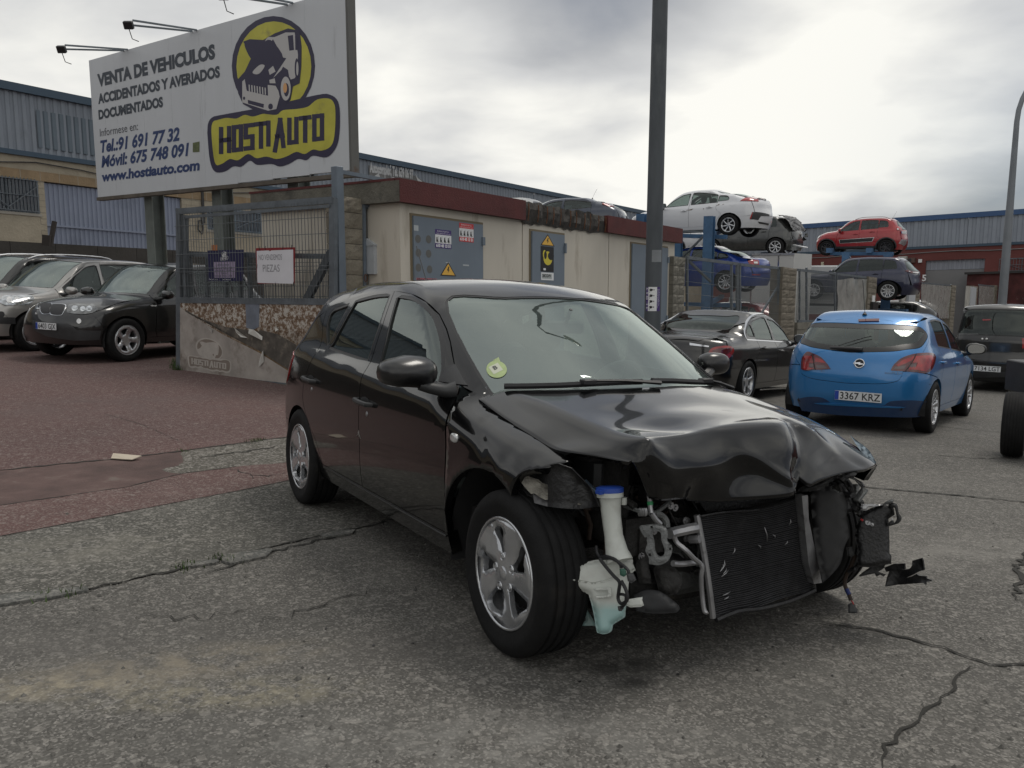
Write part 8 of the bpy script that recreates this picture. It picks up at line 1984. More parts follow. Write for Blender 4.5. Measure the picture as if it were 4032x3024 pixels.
pipe('hanging_wire', ze5, [(505, 860), (470, 960), (430, 1040), (395, 1110), (380, 1190), (400, 1270), (430, 1330), (455, 1400)], [.62]*8, .0085, mat('brown_loom', (.035, .022, .016), .7))
pipe('hanging_wire', ze5, [(480, 1050), (510, 1020), (450, 1040), (430, 1060)], [.62]*4, .010, BLKP)
pipe('blue_tape', ze5, [(402, 1262), (425, 1315), (432, 1330)], [.618]*3, .0095, mat('blue_tape', (.012, .025, .14), .5))
pipe('red_wire', ze5, [(455, 1395), (478, 1430), (482, 1450)], [.62]*3, .003, mat('red_wire', (.3, .02, .02), .5))
puff('hanging_plug', ze5, [(418, 1448), (455, 1425), (500, 1445), (515, 1490), (535, 1500), (530, 1548), (490, 1556), (420, 1548)], .62, PLA, .035, .01, 14, 14)
puff('far_lamp_edge', zd4, [(1560, 205), (1600, 240, 1), (1680, 300, 1), (1720, 350, 1), (1752, 410), (1740, 425), (1690, 380, 1), (1620, 300, 1)], .69, mat('lamp_edge_glass', (.25, .32, .38), .15, .4, 1., .02, var=.6, vscale=25), .03, .01, 12, 20)
puff('crushed_grille', zd4, [(1125, 520), (1160, 515), (1182, 545), (1165, 580), (1172, 630), (1140, 628), (1150, 575), (1122, 545)], .12, TORN, .03, .01, 10, 10)
puff('torn_lamp_shell', zd4, [(1180, 620), (1200, 590, 1), (1300, 555, 1), (1420, 515, 1), (1600, 470), (1620, 480), (1590, 515), (1640, 545), (1660, 582), (1640, 580), (1600, 535), (1560, 520), (1510, 545), (1480, 520), (1400, 560), (1360, 605), (1260, 620)], .42, TORN, .12, .02, 18, 20)
def screenp(x, y, off=.0):
 q = HERO_B.T()(np.array([(x, y)])); n_ = HERO_B.normal(q)[0]; return Vector(q[0]+n_*off)
mb = MB(); mb.smooth = True
cw_ = [(1.155, y) for y in np.linspace(-.66, .66, 21)]
vs = []
for _, y in cw_:
 xx = 1.125-.62*y*y*.66; a = screenp(xx-.01, y, .004); vs += [a, a+Vector((.10, 0, -.055))]
mb.add(vs, [(2*i, 2*i+2, 2*i+3, 2*i+1) for i in range(20)]); hadd(mb, 'cowl_panel', PLA, smooth=True)
def wiper(pts, piv, name='wiper'):
 P = [screenp(x, y, .020) for x, y in pts]; w_ = empty(name, parent=hero)
 mb = MB(); mb.smooth = True; mb.tube(P, .010, 6, flat=1.4); mb.build('wiper_blade', BLKP, w_, smooth=True)
 mid = P[len(P)//2]; a = screenp(*piv, .03); mb = MB(); mb.smooth = True; mb.tube([a, (a+mid)/2+Vector((.0, 0, .012)), mid+Vector((0, 0, .014))], .012, 6, flat=.6, rr=[.018, .012, .009]); mb.box((mid.x-.02, mid.y-.035, mid.z-.004), (mid.x+.02, mid.y+.035, mid.z+.02), bev=.004); mb.build('wiper_arm', BLKP, w_, smooth=True)
wiper([(.862, -.62), (.93, -.52), (.985, -.42), (1.03, -.30), (1.062, -.16), (1.075, -.04)], (1.115, .03))
wiper([(1.068, 0.02), (1.06, .16), (1.035, .30), (.99, .42), (.93, .54), (.875, .63)], (.93, .655))
def onscreen(name, ctr, pts, m, off, chart='T'):
 V, F, B_ = tri2d(pts, [], .02); P = HERO_B.T()(V); N_ = HERO_B.normal(P); P = P+N_*off; mb = MB(); mb.smooth = True
 F = [f if np.cross(P[f[1]]-P[f[0]], P[f[2]]-P[f[0]])@N_[f[0]] > 0 else f[::-1] for f in F]; mb.add(P, F); return hadd(mb, name, m, fixn=False)
cx_, cy_ = .739, -.592
onscreen('round_sticker', None, [(cx_+.052*math.cos(t), cy_+.044*math.sin(t)) for t in np.linspace(0, 6.28, 24, endpoint=False)], mat('sticker_yellow_green', (.30, .38, .17), .5, var=.1, vscale=30), -.003)
onscreen('sticker_tail', None, [(cx_-.055, cy_+.01), (cx_-.058, cy_+.042), (cx_-.03, cy_+.035)], MATS['sticker_yellow_green'], -.003)
o_ = screenp(cx_-.012, cy_-.012, -.001); X_a = (screenp(cx_-.012, cy_+.1, -.001)-o_).normalized(); Y_a = (screenp(cx_-.1, cy_-.012, -.001)-o_).normalized()
onscreen('sticker_centre', None, [(cx_+a, cy_+b) for a, b in ((-.03, -.025), (.02, -.025), (.02, .022), (-.03, .022))], mat('sticker_pale', (.45, .47, .38), .5), -.0022)
mb = MB(); put_text(mb, 'B', o_+Y_a*-.014, X_a, Y_a, size=.036, bold=.0015); hadd(mb, 'sticker_letter', mat('sticker_grey_ink', (.05, .055, .05), .5), fixn=False)
mb = MB(); mb.smooth = True; y0 = float(HERO_B.side(np.array([.90]), np.array([.762]))[0]); mb.ellip((.90, -y0, .762), (.032, .012, .020), 16, 8, .8); hadd(mb, 'side_marker_lamp', LENSW, smooth=True)
for x_, z_ in ((-.145, .765), (-1.115, .800)):
 y0 = float(HERO_B.side(np.array([x_]), np.array([z_]))[0]); mb = MB(); mb.smooth = True; mb.ellip((x_+.045, -y0-.002, z_-.025), (.012, .006, .014), 12, 8); hadd(mb, 'lock_cylinder', ALUR, smooth=True)
for sg in (-1, 1): panel('mirror_sail', HERO_B, HERO_B.S(sg), [(.585, .968), (.742, .962), (.70, .985), (.60, 1.045), (.575, 1.03)], PLA, hero, (), .03, .004, .012)
for a, b in (((-.24, .60), (-.20, .625)), ((-.21, .63), (-.17, .60)), ((-.20, .64), (-.195, .605))):
 mb = MB(); mb.smooth = True; pa_, pb_ = [Vector((x, -float(HERO_B.side(np.array([x]), np.array([z]))[0])-.0005, z)) for x, z in (a, b)]; mb.tube([pa_, pb_], .0018, 4); hadd(mb, 'paint_chip', mat('bare_scratch', (.22, .21, .2), .7))
mb = MB(); mb.smooth = True;
xs_ = np.linspace(-.88, .80, 30); P = [Vector((x, -float(HERO_B.side(np.array([x]), np.array([.318]))[0])-.001, .318)) for x in xs_]; mb.tube(P, .006, 6); hadd(mb, 'sill_trim', mat('sill_edge', (.03, .03, .03), .25, .3), smooth=True)
# lamps, glass and plates of the other cars, read off the photograph
zr3 = lambda x, y: (2600+x*.36166, 1150+y*.36166)
zr4 = lambda x, y: (3100+x*.36166, 1150+y*.36166)
zl5 = lambda x, y: (x*.33157, 900+y*.33157)
zio = lambda x, y: (2600+x*.31646, 700+y*.31646)
zig = lambda x, y: (3100+x*.27125, 800+y*.27125)
zva = lambda x, y: (3500+x*.30142, 1000+y*.30142)
def traced_car(zf, root_args, fn, **kw):
 """build a car, adding traced panels: fn(tr, P) edits P and returns a follow-up(root)"""
 name, label, cat, B, M, paintm, P = root_args; tr = tracer(B, M, zf); after = fn(tr, P); root = car(name, label, cat, B, M, paintm, P, **kw)
 if after: after(root)
 return root
def corsa_fn(tr, P):
 rw = tr([(800, 660), (1100, 645, 1), (1300, 622, 1), (1440, 600, 1), (1505, 530, 1), (1527, 470, 1), (1475, 402, 1), (1380, 370, 1), (1100, 354, 1), (800, 348)], -1, True)
 rw[0] = (0, *rw[0][1:]); rw[-1] = (0, *rw[-1][1:]); P['rearwin'] = rw; P['rwb'] = .055; P['mirrorm'] = PLA
 tg = tr([(800, 1000), (1000, 996, 1), (1180, 972, 1), (1235, 925, 1), (1262, 862), (1430, 740, 1), (1478, 650)], -1, True); tg[0] = (0, *tg[0][1:])
 k_ = P['tailedge'][0]; P['tailgate'] = tg+[(rw[5][0]+.05, rw[5][1], 1), k_, (.4, 1.385, 1), (0, 1.395)]; P['autoroof'] = 2
 P['tailedge'] = [k_, (rw[5][0]+.056, rw[5][1], 1)]+[(u+.006, z, *s_) for u, z, *s_ in reversed(tg[1:])][:5]
 zc_ = tg[4][1]
 low = [(u, z-.006, *s_) for u, z, *s_ in tg[:5]]
 P['rbumptop'] = low+[(tg[4][0]+.16, zc_-.01, 1), (P['tailedge'][0][0]*0+1.30, .66)]
 P['tailedge'] = P['tailedge'][:-3]+[(tg[4][0]+.02, zc_+.004), (tg[4][0]+.16, zc_, 1), (1.30, .67)]
 P['xrb'] = (P['axle'][1]-.30, .60)
 E = P['extras'] = []
 R_ = [(1125, 855), (1140, 820, 1), (1175, 775, 1), (1260, 712, 1), (1400, 672, 1), (1550, 664, 1), (1604, 690, 1), (1598, 770, 1), (1560, 850, 1), (1495, 884, 1), (1400, 872), (1250, 862)]
 L_ = [(155, 840), (158, 740, 1), (180, 690, 1), (225, 652, 1), (290, 672, 1), (370, 712, 1), (440, 785, 1), (472, 838), (360, 846), (270, 846), (235, 856, 1), (185, 852, 1)]
 E += [('tail_lamp', -1, tr(R_, -1), REDD, .010), ('tail_lamp', -1, tr(L_, -1), REDD, .010)]
 for q, m in (([(1180, 795), (1270, 735, 1), (1378, 700), (1350, 745, 1), (1200, 812)], REDL), ([(1395, 700), (1560, 690, 1), (1585, 720, 1), (1560, 800, 1), (1500, 868), (1410, 850), (1310, 845), (1330, 815), (1400, 810), (1410, 770), (1340, 770)], REDL), ([(1175, 815), (1290, 800), (1270, 838), (1160, 838)], SMOK), ([(1325, 790), (1395, 790), (1385, 822), (1320, 822)], SMOK),
     ([(175, 760), (195, 700, 1), (275, 700), (300, 770), (240, 772), (240, 822), (300, 835), (190, 845, 1)], REDL), ([(300, 705), (390, 745, 1), (420, 775), (310, 762)], REDL), ([(245, 785), (290, 785), (290, 815), (248, 815)], SMOK), ([(320, 800), (400, 795), (440, 830), (330, 828)], SMOK)):
  E.append(('lamp_segment', -1, tr(q, -1), m, .0135))
 E += [('lamp_seam', -1, tr([(1395, 674), (1403, 674), (1288, 862), (1278, 862)], -1), SEAL, .0145), ('lamp_seam', -1, tr([(276, 672), (283, 672), (312, 845), (303, 845)], -1), SEAL, .0145)]
 E.append(('brake_lamp', -1, tr([(775, 302), (1000, 296), (1000, 322), (778, 326)], -1), REDD, .012))
 E.append(('bumper_step', -1, tr([(290, 1205), (600, 1212, 1), (1000, 1235, 1), (1290, 1250), (1200, 1258, 1), (800, 1245, 1), (400, 1222, 1)], -1), BLU, .014))
 E.append(('lower_valance', -1, tr([(105, 1165), (240, 1140, 1), (380, 1150, 1), (470, 1200), (300, 1200), (600, 1215), (1050, 1235), (1150, 1185, 1), (1400, 1180, 1), (1560, 1200), (1560, 1330), (1100, 1360, 1), (600, 1340, 1), (160, 1290)], -1), paint('blue_lacquer_shaded', (.012, .045, .13), .2, .4, .1, .05), .004))  # darker copy of the blue lacquer paints the shade low on the bumper
 def after(root):
  plate_on(tr, root, '3367 KRZ', 771, 1136)
  h = tr.hit(787, 780); n = tr.B.normal(h[None])[0]; Z = Vector(n); X = Vector((0, 0, 1)).cross(Z).normalized(); Y = Z.cross(X); c = Vector(h)+Z*.012
  mb = MB(); mb.smooth = True; mb.tube([c+X*.052*math.cos(t)+Y*.052*math.sin(t) for t in np.linspace(0, 6.2832, 28)], .0065, 6, False)
  e = mb.build('badge_ring', CHR, root, smooth=True)
  mb = MB(); mb.poly([c+X*a+Y*b for a, b in ((-.068, .004), (.012, .018), (.004, .004), (.068, -.002), (-.012, -.018), (-.004, -.006), (-.068, -.004))], -Z*.006); mb.build('badge_flash', CHR, root)
  mb = MB(); mb.add([c-Z*.008+X*.05*math.cos(t)+Y*.05*math.sin(t) for t in np.linspace(0, 6.2832, 24, endpoint=False)], [tuple(range(24))]); mb.build('badge_disc', BLKP, root, fixn=False)
  for txt, x, y, w in (('CORSA', 365, 870, .17), ('ecoFLEX', 1062, 888, .19)):
   h = Vector(tr.hit(x, y))+Z*.008; mb = MB(); put_text(mb, txt, h, X, Y, size=.035, width=w); mb.build('model_lettering', mat('dim_chrome', (.12, .14, .18), .3, .8), root, fixn=False)
  P3 = [Vector(tr.hit(x, y))+Z*.03 for x, y in ((475, 612), (560, 616), (700, 622), (825, 632))]; mb = MB(); mb.smooth = True; mb.tube(P3, .02, 8, rr=[.012, .018, .022, .024]); w_ = mb.build('rear_wiper', BLKP, root, smooth=True)
  P3 = [Vector(tr.hit(x, y))+Z*.025 for x, y in ((560, 590), (700, 545), (830, 505), (925, 485))]; mb = MB(); mb.smooth = True; mb.tube(P3, .006, 6); mb.build('wiper_blade', BLKP, root, smooth=True)
 return after
def merc_fn(tr, P):
 E = P['extras'] = []
 E.append(('tail_lamp', -1, tr([(522, 662), (555, 615, 1), (640, 592, 1), (740, 588, 1), (790, 610, 1), (795, 645, 1), (765, 700, 1), (700, 748, 1), (650, 768), (620, 740)], -1), REDL, .010))
 E.append(('lamp_segment', -1, tr([(560, 640), (650, 612, 1), (770, 615, 1), (740, 665, 1), (620, 690)], -1), REDD, .013))
 E.append(('boot_chrome', -1, tr([(320, 555), (530, 588), (528, 602), (322, 580)], -1), CHR, .012))
 P['chrome'] = [tr([(940, 512), (922, 450, 1), (930, 385, 1), (962, 310, 1), (1010, 258, 1), (1085, 242, 1), (1160, 248, 1), (1245, 285, 1), (1330, 360, 1), (1450, 488), (1485, 548)], 'S')]
 E.append(('sill_chrome', -1, tr([(1080, 1055), (1470, 1030), (1470, 1040), (1080, 1066)], -1), CHR, .012))
def x3_fn(tr, P):
 E = P['extras'] = []
 E += [('headlamp', 1, tr([(797, 1000), (805, 935, 1), (838, 900, 1), (950, 898, 1), (1060, 907), (1095, 897, 1), (1135, 922, 1), (1163, 962), (1100, 1002, 1), (960, 1020, 1), (830, 1006)], 1), mat('lamp_dark_glass', (.12, .125, .13), .12, .5, 1., .02, var=.8, vscale=12), .008)]
 for cx, cy, r_ in ((890, 950, 38), (985, 958, 34), (1060, 955, 38)):
  E.append(('lamp_reflector', 1, tr([(cx+r_*math.cos(t), cy+r_*.9*math.sin(t)) for t in np.linspace(0, 6.28, 12, endpoint=False)], 1), LENS, .011))
 for q in ([(484, 935), (495, 897, 1), (590, 890, 1), (608, 905, 1), (592, 988, 1), (572, 1008, 1), (515, 1010, 1), (492, 988, 1)], [(602, 945), (628, 903, 1), (765, 907, 1), (766, 955, 1), (738, 1010, 1), (712, 1026, 1), (618, 1020, 1), (600, 990, 1)]):
  E += [('kidney_grille', 1, tr(q, 1), BLKP, .012)]
  c = np.mean([p[:2] for p in q], axis=0); E += [('kidney_frame', 1, tr([(c[0]+(p[0]-c[0])*1.12, c[1]+(p[1]-c[1])*1.10, *p[2:]) for p in q], 1), CHR, .006)]
 E += [('fog_lamp', 1, tr([(940+28*math.cos(t), 1100+30*math.sin(t)) for t in np.linspace(0, 6.28, 14, endpoint=False)], 1), LENSW, .010), ('fog_lamp', 1, tr([(430+9*math.cos(t), 1010+12*math.sin(t)) for t in np.linspace(0, 6.28, 10, endpoint=False)], 1), LENSW, .010)]
 E += [('headlamp', 1, tr([(432, 958), (440, 900), (468, 868), (480, 875), (475, 955)], 1), LENS, .008)]
 E += [('lower_bumper', 1, tr([(395, 1090), (460, 1100), (700, 1125), (810, 1130), (860, 1160), (910, 1205), (1200, 1215), (1180, 1320), (900, 1330), (560, 1280), (400, 1200)], 1), PLA, .010)]
 E += [('side_repeater', 1, tr([(1783, 915), (1800, 906), (1860, 910), (1850, 926), (1800, 924)], 1), LENSW, .006)]
 def after(root): plate_on(tr, root, '6403 GJX', 560, 1158, 1, .46, .11, .02)
 return after
def cap_fn(tr, P):
 E = P['extras'] = []
 E += [('headlamp', 1, tr([(-10, 880), (15, 825, 1), (60, 797, 1), (200, 790, 1), (340, 792, 1), (398, 815, 1), (402, 842, 1), (360, 890, 1), (290, 905, 1), (60, 912)], 1), LENS, .008)]
 E += [('lamp_reflector', 1, tr([(cx+34*math.cos(t), 850+36*math.sin(t)) for t in np.linspace(0, 6.28, 12, endpoint=False)], 1), LENSW, .011) for cx in (110, 200, 290)]
 E += [('bumper_recess', 1, tr([(-40, 1050), (180, 1055), (185, 1135), (-40, 1130)], 1), PLA, .006), ('fog_lamp', 1, tr([(15+40*math.cos(t), 1020+38*math.sin(t)) for t in np.linspace(0, 6.28, 12, endpoint=False)], 1), BLKP, .008)]
def ion_fn(tr, P):
 E = P['extras'] = []
 E += [('tail_lamp', -1, tr([(990, 292), (1060, 252, 1), (1130, 235, 1), (1250, 236), (1290, 262), (1215, 272), (1222, 298)], -1), REDL, .010), ('spoiler_glass', -1, tr([(1165, 232), (1290, 236, 1), (1312, 262), (1310, 285), (1200, 262)], -1), BLKP, .014),
   ('bumper_insert', -1, tr([(1112, 515), (1142, 425), (1240, 430), (1352, 455), (1355, 480), (1250, 475), (1215, 525)], -1), PLA, .010), ('reflector', -1, tr([(1110, 512), (1140, 428), (1152, 430), (1125, 514)], -1), REDL, .014), ('lower_lip', -1, tr([(1215, 545), (1350, 570), (1340, 590), (1230, 570)], -1), PLA, .010),
   ('fuel_flap', -1, tr([(895+38*math.cos(t), 320+34*math.sin(t)) for t in np.linspace(0, 6.28, 16, endpoint=False)], -1), WHI, .004)]
 for q in ([(318, 405), (410, 385), (385, 405)], [(695, 350), (735, 325), (735, 338)], [(765, 340), (795, 325), (790, 332)], [(530, 385), (542, 378), (538, 395)]): E.append(('dent_scrape', -1, tr(q, -1), mat('scrape_brown', (.16, .12, .10), .8), .006))
def oct_fn(tr, P):
 P['extras'] = [('tail_lamp', -1, tr([(1086, 1036), (1130, 1022), (1215, 1020), (1228, 1082), (1105, 1080)], -1), REDL, .010), ('lamp_segment', -1, tr([(1158, 1045), (1205, 1045), (1212, 1068), (1165, 1068)], -1), LENSW, .014), ('bumper_reflector', -1, tr([(1140, 1198), (1240, 1202), (1240, 1214), (1142, 1212)], -1), REDL, .01)]
def ign_fn(tr, P):
 P['extras'] = [('tail_lamp', -1, tr([(1580, 345), (1610, 335), (1655, 355), (1650, 398), (1590, 395)], -1), REDL, .012), ('lamp_segment', -1, tr([(1588, 368), (1612, 366), (1612, 390), (1592, 390)], -1), LENSW, .016),
  ('bumper_skid', -1, tr([(1612, 585), (1655, 527), (1728, 532), (1725, 590), (1690, 622)], -1), ALU, .012), ('side_trim_frame', -1, tr([(748, 532), (1264, 494), (1232, 558), (762, 586)], -1), LENSW, .010), ('side_trim', -1, tr([(758, 536), (1254, 500), (1226, 552), (768, 580)], -1), BLKP, .014),
  ('headlamp', 1, tr([(403, 540), (420, 490, 1), (445, 462, 1), (497, 454), (478, 492), (440, 520)], 1), LENS, .012)]
 for cx, cy, R1, R2 in ((P['axle'][0], P['r'], P['arch']+.045, P['arch']-.004), (P['axle'][1], P['r'], P['arch']+.045, P['arch']-.004)):
  e = 1 if cx > 0 else -1; a_ = np.linspace(-.1, math.pi+.1, 18)
  for sg in (-1, 1): P['extras'].append(('arch_trim', e, [(tr.B.ux(e, cx+R1*math.cos(t), sg), cy+R1*math.sin(t)) for t in a_]+[(tr.B.ux(e, cx+R2*math.cos(t), sg), cy+R2*math.sin(t)) for t in a_[::-1]], PLA, .012))
 def after(root): plate_on(tr, root, '', 1690, 425)
 return after
def suv_fn(tr, P):
 P['extras'] = [('tail_lamp', -1, tr([(1700, 985), (1752, 975), (1810, 992), (1905, 1000), (1912, 1030), (1800, 1015)], -1), REDD, .012), ('lamp_segment', -1, tr([(1760, 985), (1785, 990), (1785, 1000), (1762, 996)], -1), LENSW, .016), ('lamp_segment', -1, tr([(1820, 1000), (1900, 1008), (1900, 1022), (1822, 1012)], -1), LENSW, .016)]
def meg_fn(tr, P):
 z3_ = lambda x, y: ((1300+x*.63291-2600)/.31646, (550+y*.63291-700)/.31646)
 P['extras'] = [('tail_lamp', -1, tr([z3_(1690, 400), z3_(1700, 388), z3_(1772, 392), z3_(1768, 418), z3_(1730, 416)], -1), REDL, .010), ('lamp_segment', -1, tr([z3_(1735, 403), z3_(1755, 404), z3_(1756, 413), z3_(1736, 412)], -1), LENSW, .014)]
 def after(root): plate_on(tr, root, '', *z3_(1850, 482))
 return after
def van_fn(tr, P):
 P['rearwin'] = [(0, 1.14), (.6, 1.14, 1), (.76, 1.15, 1), (.78, 1.30), (.74, 1.60, 1), (.6, 1.645, 1), (0, 1.65)]; P['rwb'] = .012
 P['extras'] = [('brake_lamp', -1, tr([(1224, 852), (1330, 850), (1332, 868), (1228, 872)], -1), REDL, .012), ('tail_lamp', -1, tr([(1737, 1110), (1775, 1100), (1790, 1230), (1742, 1235)], -1), REDL, .012), ('reflector', -1, tr([(1730, 1412), (1765, 1410), (1765, 1470), (1732, 1470)], -1), REDL, .012),
  ('bright_trim', -1, tr([(890, 1040), (1170, 1040), (1170, 1055), (890, 1058)], -1), GRYC, .006), ('lower_bumper', -1, tr([(1100, 1540), (1790, 1530), (1790, 1600), (1120, 1610)], -1), PLA, .02)]
 def after(root):
  plate_on(tr, root, '7134 LGT', 1268, 1498)
  for x in (1222, 1278):
   h = Vector(tr.hit(x, 1110)); mb = MB(); mb.smooth = True; mb.ellip((h.x-.02, h.y, h.z), (.012, .022, .022), 10, 8); mb.build('plate_lamp', LENSW, root, smooth=True)
 return after
GRYC = paint('dark_grey_lacquer', (.045, .048, .048), .5, .35, .06, .10)
# the other cars
def place(pt, local, fwd, up=(0, 0, 1)):
 M = rot_frame((0, 0, 0), (*fwd, 0) if len(fwd) == 2 else fwd, up); M.translation = Vector(pt)-(M.to_3x3()@Vector(local)); return M
def onground(px_, py_, Y, local, fwd):
 """local point seen at this pixel (2212 view) and depth, car standing on the street"""
 q = at(px_*1.8228, py_*1.8228, Y); n = gnorm(q[0], q[1]); M = place(q, local, fwd, n)
 c = M.translation; M.translation = (c.x, c.y, G(c.x, c.y)); return M
nU = (-.415, -.910)
# blue hatchback seen from behind
BLU = paint('blue_lacquer', (.022, .175, .44), .3, .30, .03, .03)
cB, cP = generic(
 1.255, -1.255, .858, 1.46, .82, .69, .312, .97, .84, 1.02, .35, -1.42, (.93, 1.03), sill=.21, bx=-.12, cx=-.90, arch=.345, rim=ST10, tailz=.93, tumk=.5, tum=(.28, .30), kcr=.30, q=False)
CORSA_M = onground(2017, 938, 9.62, (-1.255, -.855, 0), Uu)
cP.update(antenna=(-1.25, .02), antl=.42, handlem=BLU, spin=.2, seatx=(.15, -.65), handles=[(.05, .80), (-.95, .84)], rearglass=glass('rear_glass_clear', (.50, .56, .53), 1.7, .04))
corsa = traced_car(zr4, ('parked_hatchback', 'bright blue five-door hatchback with plate 3367 KRZ, seen from behind', 'car', cB, CORSA_M, BLU, cP), corsa_fn, step=.06)
# black saloon
sB, sP = generic(1.42, -1.42, .905, 1.44, .80, 1.05, .332, .96, .80, .98, .30, -1.05, (.93, .98), kind='sedan', sill=.20, xg=-1.62, zdeck=1.05, bx=-.22, cx=-1.0, arch=.36, rim=ST5, tum=(.32, .35), glassend=-1.32, tumk=.6)
BLK2 = paint('black_saloon_lacquer', (.003, .003, .0035), 0, .3, .015, .005)
MERC_M = onground(1618, 820, 12.5, (-1.42, -.90, .332), Uu)
sP.update(handlem=BLK2, seatx=(-.05,))
merc = traced_car(zr3, ('parked_saloon', 'black saloon with tinted rear window and chrome window trim, parked beyond the lamp post', 'car', sB, MERC_M, BLK2, sP), merc_fn, step=.07)
# black off-roader at the left
xB, xP = generic(1.40, -1.395, .926, 1.675, .83, .94, .362, 1.09, .93, .98, .28, -1.75, (1.06, 1.14), sill=.30, bx=-.25, cx=-1.15, arch=.40, rim=STB, tum=(.25, .3), kcr=.22, bumpz=.30, tumk=.7)
BLK3 = paint('black_suv_lacquer', (.003, .003, .0035), 0, .3, .02, .005)
X3_M = onground(276.5, 733, 13.5, (1.40, .92, .362), nU)
x3 = traced_car(zl5, ('parked_suv', 'black off-road car with twin grille and plate 6403 GJX, beside the open gate', 'car', xB, X3_M, BLK3, xP), x3_fn, step=.07)
# silver off-roader
kB, kP = generic(1.36, -1.35, .925, 1.72, .90, 1.03, .36, 1.12, .95, 1.02, .25, -1.85, (1.05, 1.14), sill=.30, bx=-.2, cx=-1.15, arch=.40, rim=ST5, tum=(.25, .3), kcr=.24, bumpz=.30, tumk=.7)
SIL = paint('silver_lacquer', (.36, .35, .335), .6, .32, .04, .05)
CAP_M = place(X3_M.translation+Vector((-.794, .608, .0))*2.55+Vector((-Uu[0], -Uu[1], 0))*.40, (0, 0, 0), nU, gnorm(-8, 15)); CAP_M.translation.z = G(CAP_M.translation.x, CAP_M.translation.y)
cap = traced_car(zl5, ('parked_suv', 'silver off-road car with large clear headlamps, between the two black cars at the left', 'car', kB, CAP_M, SIL, kP), cap_fn, step=.08)
# black people carrier at the far left
vB, vP = generic(1.50, -1.50, .93, 1.80, .90, 1.0, .34, 1.10, .90, 1.25, .45, -2.1, (1.02, 1.06), sill=.26, bx=-.1, cx=-1.15, arch=.38, rim=ST5, tum=(.18, .2), kcr=.22, tumk=.6)
MPV_M = place(X3_M.translation+Vector((-.794, .608, .0))*5.2+Vector((-Uu[0], -Uu[1], 0))*.15, (0, 0, 0), nU, gnorm(-9, 16)); MPV_M.translation.z = G(MPV_M.translation.x, MPV_M.translation.y)
vP.update(rails=(-1.9, .3), railsy=.62)
mpv = car('parked_people_carrier', 'black people carrier with silver roof rails, farthest left of the three parked cars', 'car', vB, MPV_M, BLK3, vP, step=.10)
# black van at the right edge
nB, nP = generic(1.45, -1.45, .92, 1.80, .85, .80, .345, 1.12, .95, 1.15, .75, -2.05, (1.08, 1.10), sill=.25, bx=.1, cx=-.9, arch=.385, rim=ST5, tum=(.10, .10), kcr=.14, tailz=1.0, boxy=.35, tumk=.25, rwz=.70)
BLKV = paint('black_van_paint', (.004, .004, .0045), 0, .4, .06, .006)
VAN_M = place(at(2050*1.8228, 800*1.8228, 16.6), (-2.22, .86, .8), Uu, gnorm(9, 17)); t_ = VAN_M.translation; VAN_M.translation.z = G(t_.x, t_.y)-.02
nP.update(rearglass=GLT, tint=3)
van = traced_car(zva, ('parked_van', 'black van with dark rear window and plate ending 134 LGT, right edge', 'van', nB, VAN_M, BLKV, nP), van_fn, step=.09)
# stacked cars
UP = (0, 0, 1)
iB, iP = generic(1.35, -1.35, .91, 1.45, .88, .89, .318, .93, .78, 1.12, .42, -.95, (.92, 1.0), kind='sedan', sill=.20, xg=-1.85, zdeck=1.12, bx=-.05, cx=-.95, arch=.36, rim=ST7, tum=(.32, .35), glassend=-1.32)
WHI = paint('white_lacquer', (.66, .67, .70), .0, .35, .04, .05)
iP.update(tw=.19, seatx=(.1,))
ion = traced_car(zio, ('stacked_hatchback', 'white liftback with a dented flank and red tail lamps, on top of the blue rack', 'car', iB, place(at(2866, 885, 25), (-1.35, .90, .318), Vv, UP), WHI, iP), ion_fn, step=.08, group='wrecked cars stacked on the racks')
oB, oP = generic(1.34, -1.34, .90, 1.46, .88, .97, .33, .95, .80, 1.05, .38, -1.0, (.93, 1.0), kind='sedan', sill=.20, xg=-1.78, zdeck=1.08, bx=-.12, cx=-1.0, arch=.37, rim=ST10, tum=(.32, .35), glassend=-1.38)
oP['seatx'] = (.0,)
BLU2 = paint('deep_blue_lacquer', (.010, .045, .27), .3, .3, .03, .03)
octa = traced_car(zio, ('stacked_saloon', 'deep blue liftback on the middle level of the rack, under the white one', 'car', oB, place(at(2854, 1111, 25.2), (-1.34, .89, .33), Vv, UP), BLU2, oP), oct_fn, step=.10, group='wrecked cars stacked on the racks')
mB, mP = generic(1.32, -1.32, .90, 1.42, .92, .76, .33, .95, .80, 1.00, .35, -1.25, (.95, 1.08), sill=.20, bx=-.25, cx=-1.1, arch=.37, rim=ST5, tum=(.34, .4), tailz=1.0, boxy=1.3)
DBL = paint('slate_blue_lacquer', (.020, .030, .055), .3, .3, .03, .03)
mP.update(antenna=(-1.0, 0), antl=.3, rails=None)
meg = traced_car(zio, ('stacked_hatchback', 'dark slate blue coupe above the broken roof edge of the substation', 'car', mB, place(at(1348*1.8228, 475*1.8228, 24.5), (-2.05, .55, .72), (-.96, .28), UP), DBL, mP), meg_fn, step=.10, group='wrecked cars stacked on the racks')
gB, gP = generic(1.2175, -1.2175, .845, 1.59, .62, .64, .325, 1.08, .93, .98, .38, -1.40, (1.03, 1.12), sill=.30, bx=-.12, cx=-.85, arch=.375, rim=ST10, tum=(.22, .25), kcr=.14, tailz=1.02, boxy=.9)
REDP_ = paint('red_lacquer', (.32, .012, .018), .2, .3, .03, .04)
gP.update(rimm=ALUD, rails=(-1.3, .15), railsy=.5, antenna=(-1.25, 0), antl=.3, sillm=PLA, mirrorm=REDP_)
